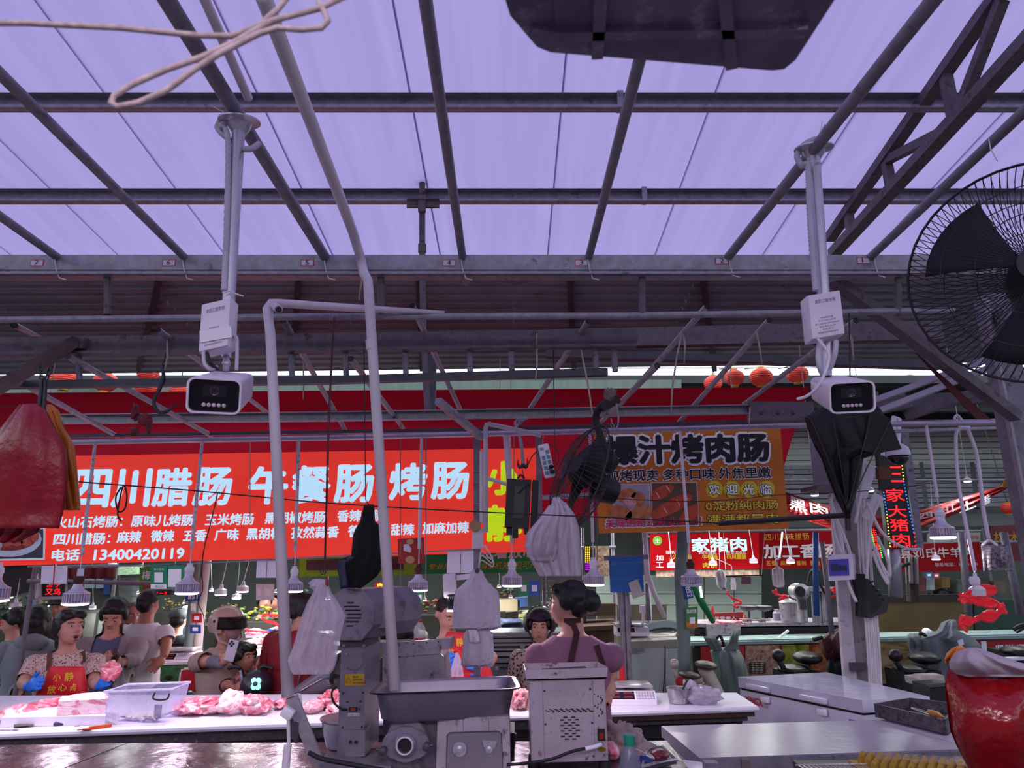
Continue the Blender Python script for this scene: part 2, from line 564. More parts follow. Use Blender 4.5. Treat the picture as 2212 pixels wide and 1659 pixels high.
for k in range(-5, 6):
 x0 = k * 1.5
 mb = MB()
 vs = []
 for f0, hz in prof:
  Y = Y0 + (Y1 - Y0) * f0
  z = z0 + (z1 - z0) * f0 + hz
  vs += [(x0, Y, z + .0127 * x0 * f0), (x0 + 1.52, Y, z + .0127 * (x0 + 1.52) * f0)]
 mb.add(vs, [(2 * i, 2 * i + 1, 2 * i + 3, 2 * i + 2) for i in range(len(prof) - 1)])
 mk('canopy_sheet', mb, CANM, can)
for a, c in ((345, 300), (645, 630), (1231, 1240), (1518, 1543), (905, 912)):
 mk('canopy_rafter', MB().bar(P(a, 596, Y0 + .02) + V((0, 0, -.01)), P(c, 792, Y1 - .05) + V((0, 0, -.02)), 0.05, 0.07), DARKST, can)
eb = thing('edge_beam', (2, 4.6, 2.9), kind='structure')
mk('beam_web', MB().bar(P(1180, 735, 4.6), P(2030, 715, 4.6), 0.07, 0.13, (0, 0, 1)), RUST, eb)
mk('lower_flange', MB().bar(P(1180, 765, 4.6), P(2030, 790, 4.6), 0.07, 0.05, (0, 0, 1)), DARKST, eb)
FASM = M('grey_green_gutter_board', '#5c6b66', 0.6, 0.1, 0.15, 2, st=(6, 1, 0.3))
mk('trim_1', board([(-900, 828), (1472, 820), (1472, 850), (-900, 860)], (8.2,) * 4, 0.1), FASM, kind='structure')
w2 = mk('trim_2', board([(1475, 833), (2700, 812), (2700, 905), (1475, 872)], (9.0,) * 4, 0.1), M('dark_gutter_board', '#3f4848', 0.6, 0.1, 0.15, 2), kind='structure')
for a, b_, w, h in ((1883, 835, 14, 46), (1940, 832, 16, 50), (1900, 815, 14, 6), (1910, 815, 12, 8), (1976, 815, 14, 10), (1960, 811, 12, 4)):
 mk('paper_note', board([(a, b_ - 2), (a + w, b_ - 2), (a + w, b_ + h), (a, b_ + h)], (8.96,) * 4, 0.003), M('faded_paper', '#b9bdb2', 0.8), w2)
mk('far_roof', MB().prism([(-16, 8.4, P(1106, 822, 8.2).z + .02), (-16, 12.9, 4.2), (17, 12.9, 4.2), (17, 8.4, P(1106, 822, 8.2).z + .02)], (0, 0, 0.1)), M('far_roof_sheet', '#33343a', 0.8), kind='structure')
fr = thing('ribbed_far_wall', (6, 10.2, 2.2), kind='structure')
RIBP = M('pale_ribbed_sheet', '#a9aba8', 0.5, 0.1, 0.08, 2)
for k in range(8):
 a, c = 908 + k * 12.6, 908 + (k + 1) * 12.6 - 1.6
 mk('plank', board([(1655, a), (2330, a - 4), (2330, c - 4), (1655, c)], (10.2,) * 4, 0.03), RIBP, fr)
mk('backing', board([(1650, 905), (2340, 895), (2340, 1005), (1650, 1008)], (10.24,) * 4, 0.03), DARKST, fr)
for k in range(9):
 a = 1006 + k * 10.5
 mk('dark_plank', board([(1640, a), (2340, a - 6), (2340, a + 8.4 - 6), (1640, a + 8.4)], (10.0 - k * 0.02,) * 4, 0.03), CANM, fr)
for k in range(3):
 px = 1990 + k * 110
 mk('dark_rafter', MB().bar(P(px, 1000, 9.75), P(px + 12, 1098, 9.6), 0.05, 0.06), DARKST, fr)
mk('trim_3', board([(1640, 1100), (2340, 1094), (2340, 1135), (1640, 1140)], (10.3,) * 4, 0.05), M('pale_shop_fascia', '#9aa3a0', 0.6, 0, 0.1, 2), kind='structure')
AWN = M('crimson_awning_cloth', '#bc0828', 0.7, 0, 0.1, 2.5)
t = AWN.node_tree
tl_ = t.nodes.new('ShaderNodeBsdfTranslucent')
tl_.inputs[0].default_value = (0.62, 0.0, 0.025, 1)
mx_ = t.nodes.new('ShaderNodeMixShader')
mx_.inputs[0].default_value = 0.45
t.links.new(t.nodes['Principled BSDF'].outputs[0], mx_.inputs[1])
t.links.new(tl_.outputs[0], mx_.inputs[2])
t.links.new(mx_.outputs[0], t.nodes['Material Output'].inputs[0])
aw = thing('awning', (-1.2, 6.0, 1.9), 'crimson cloth awning stretched above the lit sausage banner', 'awning')
def awn(u, v):
 px = -120 + u * (1750 - 60 * max(0, v) + 120)
 if v < 0.5:
  py = 850 + (u * -14) + v * 2 * (930 - 850)
  return P(px, py, 6.6 - v * 2 * 0.8) + V((0, 0, 0.02 * math.sin(u * 40) * v))
 py = 930 + (v - 0.5) * 2 * 200 - u * 12
 return P(px if u < 0.95 else px - (v - .5) * 60, py, 5.8 + 0.02 * math.sin(u * 60))
mk('cloth', MB().sheet(awn, 60, 14), AWN, aw, smooth=True)
mk('seam_rib', MB().bar(P(-120, 880, 6.3), P(1720, 866, 6.3), 0.01, 0.01), M('dark_red_seam', '#7a0a18', 0.7), aw)
# ================================================================ racks over the stalls
rk = thing('ladder_rack', (-0.5, 2.97, 2.7), kind='structure')
LY = 2.99
mk('top_chord', MB().bar(P(-300, 753, LY), P(1374, 731, LY), 0.05, 36 * S(740, LY), (0, 0, 1)).bar(P(-300, 770, LY - .02), P(1374, 748, LY - .02), 0.05, 0.012, (0, 0, 1)), RUST, rk)
mk('bottom_chord', MB().bar(P(-200, 835, LY), P(700, 822, LY), 0.035, 0.032, (0, 0, 1)).bar(P(700, 822, LY), P(1312, 804, LY), 0.035, 0.032, (0, 0, 1)), DARKST, rk)
for px, a in ((170, 765), (629, 765), (746, 760), (875, 762), (1014, 756), (1104, 760), (1286, 748), (1327, 752)):
 mk('upright', MB().tube([P(px, a, LY), P(px + 2, 833 - 0.023 * px, LY)], 0.013, 8), GALVD, rk, smooth=40)
CYD = 3.97
ch = thing('channel_beam', (0, CYD, 2.6), kind='structure')
mb = MB()
for a, b_ in (((130, 907), (750, 901)), ((750, 901), (1622, 886))):
 p, q = P(*a, CYD), P(*b_, CYD)
 mb.bar(p, q, 0.004, 18 * S(900, CYD), (0, 0, 1))
 for dz in (9, -9):
  k = V((0, -0.02, dz * S(900, CYD)))
  mb.bar(p + k, q + k, 0.04, 0.005, (0, 0, 1))
mk('channel', mb, GALV, ch)
mb = MB().box(P(1685, 890, CYD - .02), (0.36, 0.07, 40 * S(890, CYD)))
o_ = mk('grimy_box_section', mb, RUST, ch)
for px in (1643, 1680, 1712):
 mk('bolt', MB().lathe([(0.012, 0), (0.012, 0.01), (0.004, 0.014)], P(px, 892, CYD - .05), rot('X', 90), 8), DARKST, o_)
RY = 4.2
lr = thing('lamp_rail', (0, RY, 2.55), kind='structure')
mk('rail_pipe', MB().tube([P(-200, 960, RY), P(160, 955, RY), P(700, 946, RY), P(1300, 931, RY), P(1760, 918, RY), P(2180, 913, RY)], 0.0165, 10), M('bright_galvanised_pipe', '#b5aab8', 0.35, 0.4, 0.1, 20), lr, smooth=40)
mk('angle_strip', MB().bar(P(-200, 948, RY + .06), P(1000, 929, RY + .06), 0.03, 0.02, (0, 0, 1)).bar(P(1000, 929, RY + .06), P(1700, 909, RY + .06), 0.03, 0.02, (0, 0, 1)), DARKST, lr)
sl = [((31, 702), (96, 735), 'short grey stub of pipe tied under the rail at far left'),
  ((20, 812), (251, 941), 'slanting grey pipe ending above the far left lamp conduit'),
  ((147, 770), (457, 941), 'long slanting grey pipe passing behind the iron meat hook'),
  ((341, 712), (579, 893), 'slanting pipe with open end left of the left camera box'),
  ((613, 693), (746, 930), 'steep slanting pipe below the white pipe elbow'),
  ((758, 775), (870, 924), 'slanting white-flecked pipe crossing right of the tall white pipe'),
  ((890, 660), (1001, 900), 'slanting pipe ending at the diagonal box bar'),
  ((1271, 694), (1120, 920), 'slanting pipe ending above the treble meat hook'),
  ((1420, 790), (1294, 916), 'slanting pipe behind the drooping fan arm'),
  ((1527, 662), (1325, 890), 'slanting pipe crossing over the fan bracket'),
  ((1662, 692), (1467, 912), 'slanting pipe above the orange sausage banner'),
  ((1849, 692), (1607, 873), 'slanting pipe just left of the right camera')]
for a, b_, lb in sl:
 p, q = P(*a, 2.86), P(*b_, 4.3)
 o_ = mk('slanting_pipe', MB().tube([p, q], 0.0135, 10, caps=False).tube([p + (q - p) * .004, q], 0.0105, 10), GALV, smooth=40, label=lb, cat='pipe', group='slanting pipes across the racks')
 mk('open_end', disc(p + (q - p) * 0.002, 0.0105, q - p, 0.002, 10), BLACK, o_)
for i, (pts, Y, lb) in enumerate([
 ([(1474, 715), (1462, 770), (1452, 840), (1450, 890)], 3.0, 'twisted beige cord hanging over the orange banner, left strand'),
 ([(1475, 715), (1480, 745), (1478, 785)], 2.98, 'short beige cord hanging beside the long twisted one'),
 ([(1634, 713), (1640, 745), (1646, 785)], 3.0, 'beige cord hanging near the red lanterns'),
 ([(1830, 705), (1840, 735), (1844, 778)], 3.0, 'beige cord hanging right of the right camera box'),
 ([(1248, 718), (1262, 790), (1270, 830), (1280, 895)], 3.0, 'beige cord with a knot hanging above the fan'),
 ([(1160, 720), (1160, 790), (1157, 822)], 2.96, 'frayed white tape hanging over the sky gap'),
 ([(655, 775), (656, 820), (655, 862)], 2.95, 'pale cord hanging right of the left camera'),
 ([(361, 733), (362, 770), (356, 800)], 2.95, 'white wire tied above the big iron hook'),
 ([(80, 735), (78, 765)], 2.95, 'short white wire tied at the far left'),
 ([(776, 560), (783, 600), (775, 648)], 2.7, 'white strap end dangling from the numbered beam'),
 ([(1620, 880), (1618, 925)], 3.9, 'thin white wire on the rusty box section')]):
 if pts[0][1] < 800 and Y > 2.9:          # tied to the slanting pipe it starts on
  best = None
  for a, b_, _ in sl:
   A_, B_ = P(*a, 2.86), P(*b_, 4.3)
   for k in range(81):
    w_ = A_ + (B_ - A_) * k / 80
    r_ = w_ - V((0, 0, CAM_Z))
    dz = r_.y * _cp + r_.z * _sp
    e_ = math.hypot(CX + FPX * r_.x / dz - pts[0][0], CY - FPX * (-r_.y * _sp + r_.z * _cp) / dz - pts[0][1])
    if best is None or e_ < best[0]:
     best = (e_, w_.y)
  if best[0] < 25:
   Y = best[1] - .012
 c = [P(*q, Y) for q in pts]
 mk('string', MB().tube(c, [0.003] + [0.0045] * (len(c) - 2) + [0.003], 6), M('beige_cord', '#b8a99a', 0.8, 0, 0.2, 40), smooth=True, label=lb, cat='cord')
lbz = thing('steel_brace', P(70, 800, 2.85), kind='structure')
mk('brace_bar', MB().bar(P(-60, 872, 2.75), P(165, 738, 2.94), .05, .05), M('brown_rusty_steel', '#5c4648', .7, .1, .3, 14), lbz)
mk('gusset', MB().box(P(160, 742, 2.95), (.1, .04, .05)), RUST, lbz)
col_ = thing('steel_column', (P(2160, 900, 3.3).x, 3.3, 0.1), kind='structure')
mk('column_shaft', MB().bar(P(2140, 640, 3.3), P(2330, 1640, 3.3), 0.11, 0.1, (0, 1, 0)), GALVD, col_)
mk('column_edge', MB().bar(P(2128, 640, 3.24), P(2318, 1640, 3.24), 0.012, 0.03, (0, 1, 0)), GALV, col_)
mk('diagonal_brace', MB().bar(P(1797, 602, 2.82), P(2195, 900, 3.2), 0.05, 0.045), RUST, col_)
mk('rusty_gusset', MB().prism([P(1980, 762, 3.06), P(2110, 905, 3.14), P(2140, 905, 3.16)], (0, 0.01, 0)), M('red_rust', '#5a1f28', 0.8, 0, 0.3, 20), col_)
rb = thing('stall_beam', (2.7, 4.0, 2.7), kind='structure')
WB = M('pale_box_beam', '#b8b0bd', 0.45, 0.2, 0.1, 9)
mk('upper_beam', MB().bar(P(1870, 872, 3.95), P(2150, 770, 3.6), 0.035, 0.03), WB, rb)
mk('lower_beam', MB().bar(P(1880, 895, 3.95), P(2150, 790, 3.6), 0.035, 0.03), WB, rb)
mk('cross_beam', MB().bar(P(1955, 900, 4.3), P(2170, 828, 4.0), 0.06, 0.05).bar(P(1790, 905, 4.3), P(1965, 870, 4.25), 0.06, 0.06), RUST, rb)
mk('dark_purlin', MB().bar(P(1800, 880, 5.5), P(2300, 845, 5.5), 0.06, 0.1, (0, 0, 1)), DARKST, rb)
mk('flat_rail', MB().bar(P(1930, 932, 4.5), P(2170, 924, 4.5), 0.04, 0.018, (0, 0, 1)).bar(P(1930, 915, 4.52), P(2180, 907, 4.52), 0.04, 0.018, (0, 0, 1)), GALV, rb)
md = thing('stall_post', (P(1030, 1240, 4.15).x, 4.15, 1.0), kind='structure')
mk('post_shaft', MB().bar(P(1030, 935, 4.15), P(1031, 1480, 4.15), 14 * S(1000, 4.15), 0.04, (0, 1, 0)), GALVD, md)
mk('second_shaft', MB().bar(P(1163, 935, 4.3), P(1167, 1240, 4.3), 12 * S(1000, 4.3), 0.04, (0, 1, 0)), GALVD, md)
mk('diagonal_bar', MB().bar(P(946, 866, 3.6), P(1040, 945, 4.1), 0.035, 0.035), GALV, md)
for y in (1018, 1042, 1088):
 mk('wire_band', MB().bar(P(1023, y, 4.12), P(1044, y + 1, 4.12), 0.004, 0.004), GALV, md)
pv = thing('conduit_frame', P(1046, 917, 4.0), 'white conduit pipe frame beside the grey post', 'conduit')
mk('upright_pipe', MB().tube([P(1049, 1150, 4.0), P(1049, 925, 4.0), P(1052, 917, 4.0), P(1056, 916, 4.0), P(1169, 940, 4.05)], 0.0135, 10), PVC, pv, smooth=True)
mk('short_pipe', MB().tube([P(1041, 1130, 4.02), P(1041, 974, 4.02)], 0.0135, 10), PVC, pv, smooth=40)
mk('cross_pipe', MB().tube([P(1052, 1033, 4.0), P(1094, 1046, 4.03)], 0.011, 10), PVC, pv, smooth=40)
mk('hanging_stub', MB().tube([P(1091, 940, 4.05), P(1098, 1040, 4.05)], 0.0115, 10), PVC, pv, smooth=40)
mk('support_rail', MB().tube([P(1172, 1075, 4.9), P(1290, 1068, 4.9)], 0.017, 8), GALV, kind='structure')
WY = 2.68
wp = thing('water_pipe', P(795, 600, WY), 'tall white plastic pipe running down from the numbered beam to the meat tray', 'pipe')
mk('sloping_run', MB().tube([PZ(568, -10, 3.11), PZ(762, 500, 3.11), P(779, 557, 2.72), P(786, 590, WY - .03), P(795, 606, WY - .05), P(797, 640, WY - .05), P(853, 1490, WY - .05)], 0.0195, 14), PVC, wp, smooth=True)
mk('coupling', MB().tube([P(801, 735, WY - .05), P(803, 755, WY - .05)], 0.021, 14), PVC, wp, smooth=40)
w2_ = thing('standpipe', P(580, 660, 2.6), 'white plastic standpipe with an elbow at the top left of the tall pipe', 'pipe')
mk('riser', MB().tube([P(622, 1505, 2.58), P(584, 720, 2.58), P(580, 690, 2.6), P(579, 668, 2.62), P(587, 656, 2.63), P(602, 655, 2.63), P(760, 665, 2.7), P(960, 676, 2.76)], [0.0205, 0.019, 0.018, 0.021, 0.021, 0.017, 0.0155, 0.008], 14), PVC, w2_, smooth=True)
mk('branch_stub', MB().tube([P(592, 660, 2.61), P(602, 668, 2.54)], 0.016, 12), PVC, w2_, smooth=40)
mk('open_end', disc(P(602, 669, 2.535), 0.012, V((0.2, -1, -.2)), 0.002), BLACK, w2_)
FINM = M('grey_lamp_fins', '#d6ccdc', 0.4, 0.3, 0.08, 20)
GLOW = E('lamp_diffuser', '#fff6ff', 9.0)
GLOWOFF = M('unlit_diffuser', '#d8d8dc', 0.4)
SOCKR = M('maroon_lamp_socket', '#4a0f18', 0.5)
def lamp(px, py, w, Y, top, label, sock=WHITEP, lit=True, power=5.0, col=(1, 0.84, 0.93), taped=False, cond=True):
 s_ = S(py, Y)
 r = w * s_ / 2
 c = P(px, py, Y)
 L = thing('pendant_lamp', c, label, 'lamp', 'finned lamps over the meat counters')
 mk('neck', MB().lathe([(r * .34, r * 1.55), (r * .36, r * 1.35), (r * .5, r * 1.1), (r * .72, r * .92), (r * .98, r * .8), (r * 1.0, r * .74), (r * .5, r * .72)], c, None, 20), FINM, L, smooth=35)
 mb = MB().lathe([(r * .8, r * .74), (r * .8, 0.012)], c, None, 20)
 for k in range(28):
  a = 2 * math.pi * k / 28
  mb.box(c + V((math.cos(a) * r * .88, math.sin(a) * r * .88, r * .42)), (r * .24, r * .05, r * .66), rot('Z', math.degrees(a)))
 f_ = mk('cooling_fins', mb, FINM, L)
 mk('rim', MB().lathe([(r * 1.0, r * .1), (r * 1.03, r * .06), (r * 1.03, 0), (r * .9, 0)], c, None, 24), FINM, L, smooth=35)
 mk('diffuser', MB().lathe([(r * .98, 0.0), (r * .99, -r * .1), (r * .8, -r * .17), (r * .3, -r * .2), (0.001, -r * .2)], c, None, 24), GLOW if lit else GLOWOFF, L, smooth=True)
 mk('socket', MB().lathe([(r * .36, r * 1.5), (r * .37, r * 1.75), (r * .42, r * 1.8), (r * .42, r * 2.1), (r * .25, r * 2.3), (r * .25, r * 2.5)], c, None, 14), sock, L, smooth=35)
 t0 = P(top[0], top[1], RY)
 t1 = c + V((0, 0, r * 2.45))
 mid = t1 + (t0 - t1) * 0.12
 if cond:
  mk('conduit', MB().tube([mid, t0], 0.0095, 8), M('cobwebbed_white_tube', '#c9c3cc', 0.6, 0, 0.1, 40, dirt='#8b8288', dd=0.5, ds=60) if taped else PVC, L, smooth=40)
 mk('wire', MB().tube([t1 - V((0, 0, .01)), mid, t0], 0.003, 6), WIREW, L)
 if lit:
  lamp_light('lamp_light', c + V((0, 0, -r * .22)), power, col, r * 1.8, L)
 return L
PINK = (1.0, 0.80, 0.93)
lamp(-16, 1295, 62, 3.75, (14, 960), 'finned lamp cut by the left edge of the picture', taped=True, power=3.5, col=PINK)
L1 = lamp(163, 1303, 53, 4.05, (206, 955), 'finned lamp with maroon socket over the red apron woman', SOCKR, taped=True, power=3.6, col=PINK)
mk('sticker', MB().box(P(174, 1236, 4.0), (15 * S(1236, 4), 0.001, 16 * S(1236, 4))), PAPER, L1)
lamp(404, 1280, 49, 4.1, (437, 952), 'finned lamp beside the blue plate numbered 851', taped=True, power=3.6, col=PINK)
lamp(633, 1276, 41, 4.2, (646, 947), 'finned lamp just right of the standpipe over pork', taped=True, power=3.6, col=PINK)
lamp(903, 1274, 43, 4.2, (911, 940), 'finned lamp with maroon socket in front of the red envelopes', SOCKR, power=3.6, col=PINK)
lamp(1106, 1264, 44, 4.2, (1100, 940), 'finned lamp below the black box on the treble hook', power=3.5, col=PINK)
lamp(1283, 1262, 45, 4.2, (1274, 930), 'finned lamp behind the bun of the woman in pink', power=4, col=PINK)
lamp(1494, 1263, 43, 4.15, (1468, 925), 'unlit finned lamp with maroon socket by the blue plate 852', SOCKR, lit=False)
lamp(2037, 1160, 50, 4.1, (2000, 915), 'lit finned lamp hanging at right near the dotted red sign', power=5, col=(1, .95, .97))
for x, y, lb in ((-1.5, -.5, 'left'), (-.2, -.7, 'middle'), (1.2, -.5, 'right')):
 r = .07
 c = V((x, y, 2.75))
 L = thing('pendant_lamp', c, lb + ' one of three finned lamps over the stall behind us', 'lamp', 'lamps of the stall behind us')
 mk('neck', MB().lathe([(r * .34, r * 1.55), (r * .36, r * 1.35), (r * .5, r * 1.1), (r * .72, r * .92), (r * .98, r * .8), (r * 1.0, 0)], c, None, 20), FINM, L, smooth=35)
 mk('diffuser', MB().lathe([(r * .98, 0.0), (r * .99, -r * .1), (r * .8, -r * .17), (.001, -r * .2)], c, None, 20), GLOW, L, smooth=True)
 mk('wire', MB().tube([c + V((0, 0, r * 1.5)), V((x, y, roof_z(y) - .1))], .004, 5), WIREW, L)
 lamp_light('lamp_light', c + V((0, 0, -r * .25)), 27, (1, .8, .92), .13, L)
HY = 0.52
TW = M('dusty_pink_twine', '#aa9a9c', 0.9, 0, 0.25, 120, bs=300, bd=0.001)
tw = thing('twine', P(420, 100, HY), 'knotted dusty twine looping across the top left close to the camera', 'twine')
mk('long_strand', MB().tube([P(*q, HY) for q in ((-60, 40), (0, 50), (60, 50), (260, 60), (420, 76), (500, 78), (560, 55), (600, 20), (640, -30))], 0.0026, 8), TW, tw, smooth=True)
mk('loop', MB().tube([P(*q, HY - .012) for q in ((745, -8), (690, 18), (590, 44), (505, 92), (440, 122), (360, 150), (290, 180), (248, 205), (240, 222), (255, 231), (300, 222), (360, 195), (420, 150), (470, 118), (560, 72), (600, 60), (650, 64), (695, 60), (709, 45), (700, 25), (688, 5))], 0.0026, 8), TW, tw, smooth=True)
mk('knot', MB().blob(P(575, 55, HY), (0.006, 0.005, 0.005), 0.4, 3, 2, 2), TW, tw, smooth=True)
CRZ = 2.36
pts = [PZ(*q, CRZ) for q in ((1075, -120), (1088, 0), (1102, 45), (1160, 112), (1190, 124), (1670, 163), (1695, 160), (1720, 140), (1812, 0), (1850, -120))]
cr = thing('crate', (0.12, 0.6, CRZ), 'black scuffed plastic crate hung upside overhead at top right of centre', 'crate')
CRM = M('scuffed_black_plastic', '#6a6078', 0.5, 0, 0.35, 12, dirt='#a89db0', dd=0.58, ds=22)
mk('crate_body', MB().prism([p + V((0, 0, 0.006)) for p in pts], (0, 0, 0.16)), CRM, cr)
for a, b_ in (((1150, 70), (1740, 62)), ((1300, -60), (1290, 118)), ((1560, -60), (1580, 140))):
 mk('rib', MB().bar(PZ(*a, CRZ), PZ(*b_, CRZ), 0.012, 0.012), CRM, cr)
mk('base_panel', MB().prism([PZ(*q, CRZ + .003) for q in ((1190, -80), (1200, 60), (1225, 105), (1640, 138), (1700, 60), (1740, -80))], (0, 0, 0.006)), CRM, cr)
mk('hanging_strap', MB().bar(PZ(1380, 90, CRZ) + V((0, 0, .16)), PZ(1380, 90, CRZ) + V((0.1, 0, .72)), 0.02, 0.003), BLACK, cr)
# ================================================================ signs and banners
def flat(name, pts, Y, mat, parent, off=0.004, th=0.002):
 """a flat printed shape on an upright board (photo outline, its own thickness)"""
 q = [P(a, b_, Y) + V((0, -off, 0)) for a, b_ in pts]
 return mk(name, MB().prism(q, (0, th * .5, 0)), mat, parent)
def ell(cx, cy, rx, ry, ang=0, n=22):
 a = R(ang)
 return [(cx + rx * math.cos(t) * math.cos(a) - ry * math.sin(t) * math.sin(a), cy + rx * math.cos(t) * math.sin(a) + ry * math.sin(t) * math.cos(a)) for t in (2 * math.pi * i / n for i in range(n))]
BYL, BYR = 4.95, 5.25
bx = lambda px: BYL + (BYR - BYL) * (px + 60) / 1215
BANM = M('glowing_red_banner', '#ff3a24', 0.5, 0, 0.05, 1.2, em=0.34)  # banner cloth and its inks emit faintly
INKL = M('glowing_pale_ink', '#c4f2ff', 0.5, 0, 0.02, 4, em=0.55)
INKY = M('glowing_yellow_ink', '#cdf005', 0.5, 0, 0.02, 4, em=0.45)
bn = thing('banner', P(550, 1210, 5.1), 'large lit orange-red banner lettered in pale blue above the pork counter', 'banner')
mk('banner_cloth', board([(-60, 988), (1160, 968), (1150, 1192), (-60, 1224)], (BYL, BYR, BYR, BYL)), BANM, bn)
def TB(s, x0, y0, x1, y1, tilt=None, wt=0.02, mat=INKL):
 return T(s, x0, y0, x1, y1, bx(x0) - .002, mat, bn, (x1 - x0) * 0.02 if tilt is None else tilt, wt, 0.008, 'lettering', bx(x1) - .002)
for k_, c_ in enumerate('四川腊肠'):
 TB(c_, 150 + k_ * 88, 1014 - k_ * 1.6, 234 + k_ * 88, 1098 - k_ * 1.6, wt=0.035)
for k_, c_ in enumerate('午餐肠'):
 TB(c_, 534 + k_ * 93, 1007 - k_ * 1.8, 620 + k_ * 93, 1090 - k_ * 1.8, wt=0.035)
TB('烤', 839, 1000, 922, 1081, wt=0.035)
TB('肠', 930, 998, 1013, 1079, wt=0.035)
for s, x0, x1, y in (('火山石烤肠：原味儿烤肠', 118, 417, 1126), ('玉米烤肠', 443, 548, 1122), ('黑胡椒烤肠', 572, 703, 1118), ('香辣烤肠', 728, 832, 1114)):
 TB(s, x0, y - 13, x1, y + 13, wt=0.03)
for s, x0, x1, y in (('四川腊肠：', 115, 238, 1164), ('麻辣', 252, 305, 1160), ('微辣', 325, 376, 1158), ('五香', 395, 446, 1157), ('广味', 463, 516, 1155), ('黑胡椒', 532, 610, 1153), ('孜然蒜香', 628, 732, 1150), ('微麻', 751, 826, 1147), ('甜辣', 844, 895, 1144), ('加麻加辣', 912, 1013, 1140)):
 TB(s, x0, y - 13, x1, y + 13, wt=0.03)
TB('电话', 111, 1186, 172, 1212, wt=0.03)
TB('13400420119', 202, 1185, 398, 1209, wt=0.03)
TB('小', 1050, 996, 1124, 1070, mat=INKY, wt=0.04)
TB('静', 1046, 1090, 1132, 1170, mat=INKY, wt=0.04)
pc = flat('printed_picture', [(-40, 1142), (99, 1140), (98, 1209), (-40, 1212)], 4.95, M('print_white', '#e8e8f2', 0.5, em=.1), bn, 0.006)
flat('picture_ground', [(-38, 1144), (95, 1143), (94, 1205), (-38, 1208)], 4.95, M('print_slate', '#3a3c48', 0.5), pc, 0.008)
flat('printed_plate', ell(20, 1165, 72, 38), 4.95, M('print_pale_plate', '#c8d4e0', 0.5), pc, 0.010)
flat('printed_dish', ell(20, 1160, 63, 30), 4.95, M('print_red', '#8a1c1c', 0.5, 0, 0.5, 30), pc, 0.012)
for k in range(9):
 flat('printed_slice', ell(2 + (k % 5) * 19, 1158 + (k // 5) * 14, 13, 8, k * 25), 4.95, M('print_sausage', '#c0503e', 0.5, 0, 0.4, 60), pc, 0.014)
OY = 4.9
OB = M('orange_banner_cloth', '#c9700e', 0.6, 0, 0.06, 1.5)
ob = thing('banner', P(1490, 1150, OY), 'orange sausage banner with fat black outlined characters, unlit', 'banner')
mk('banner_cloth', board([(1283, 937), (1686, 925), (1704, 1142), (1294, 1152)], (OY,) * 4), OB, ob)
def TO(s, x0, y0, x1, y1, fill, edge, wt, ew, tilt=6):
 T(s, x0 - ew, y0 - ew, x1 + ew, y1 + ew, OY, edge, ob, tilt, wt * 2.6, 0.005)
 T(s, x0, y0, x1, y1, OY, fill, ob, tilt, wt, 0.008)
TO('爆汁烤肉肠', 1306, 938, 1664, 1002, BLACKINK, WHITEINK, 0.045, 5, 8)
TO('现烤现卖·多种口味·外焦里嫩', 1310, 1012, 1666, 1037, BLACKINK, WHITEINK, 0.02, 2, 8)
YD = M('print_yellow_disc', '#d8c020', 0.6)
for cx_, ch_ in ((1543, '欢'), (1581, '迎'), (1618, '光'), (1655, '临')):
 flat('printed_disc', ell(cx_, 1057, 18.5, 18.5), OY, YD, ob, 0.004)
 TO(ch_, cx_ - 12, 1046, cx_ + 12, 1069, WHITEINK, BLACKINK, 0.02, 1.5, 0)
TO('0淀粉纯肉肠', 1524, 1081, 1681, 1102, M('print_yellow', '#e2c63a', 0.6), BLACKINK, 0.015, 1.2, 4)
TO('满满都是肉', 1527, 1110, 1682, 1132, M('print_yellow', '#e2c63a', 0.6), BLACKINK, 0.015, 1.2, 3)
for k, (x0, x1, ya, yb, bg) in enumerate(((1322, 1403, 1045, 1141, '#9a93a2'), (1405, 1506, 1041, 1138, '#5a4030'))):
 p_ = flat('printed_picture', [(x0, ya + 1), (x1, ya), (x1 + 4, yb - 2), (x0 + 4, yb)], OY, M('print_white2', '#c8c0cc', 0.6), ob, 0.004)
 flat('picture_ground', [(x0 + 2, ya + 3), (x1 - 2, ya + 2), (x1 + 2, yb - 4), (x0 + 6, yb - 2)], OY, M('print_bg%d' % k, bg, 0.6, 0, 0.2, 8), p_, 0.006)
 if k == 0:
  for c in ((1352, 1070, 22, 14, -20), (1378, 1078, 16, 15, 40), (1340, 1108, 26, 16, 15), (1380, 1112, 32, 17, -25)):
   flat('printed_sausage', ell(*c), OY, M('print_roast', '#b0643a', 0.5, 0, 0.35, 25), p_, 0.008)
  flat('printed_cut', ell(1360, 1084, 14, 10, 10), OY, M('print_pink_cut', '#d08a92', 0.5, 0, 0.3, 60), p_, 0.010)
 else:
  for i, c in enumerate(((1428, 1064, 30, 13, -28), (1450, 1094, 50, 15, -28), (1490, 1110, 28, 14, -40))):
   flat('printed_sausage', [(min(max(a, x0 + 2), x1 + 1), min(max(b_, ya + 3), yb - 4)) for a, b_ in ell(*c)], OY, M('print_red_sausage', '#b23a1c', 0.4, 0, 0.35, 20), p_, 0.008 + i * .002)
  for cx_, cy_ in ((1420, 1070), (1442, 1056), (1436, 1102), (1464, 1086), (1482, 1074)):
   flat('printed_score', ell(cx_, cy_, 9, 1.5, 60), OY, M('print_pale_score', '#d8a080', 0.5), p_, 0.016)
TO('美味的奇迹就此诞生！', 1308, 1118, 1516, 1138, M('print_magenta', '#c01858', 0.6), WHITEINK, 0.02, 1.8, 6)
def signboard(name, pts, Y, mat, label, cat='sign', group=None, th=0.03):
 o_ = mk(name, board(pts, (Y,) * 4, th), mat, label=label, cat=cat, group=group)
 return o_
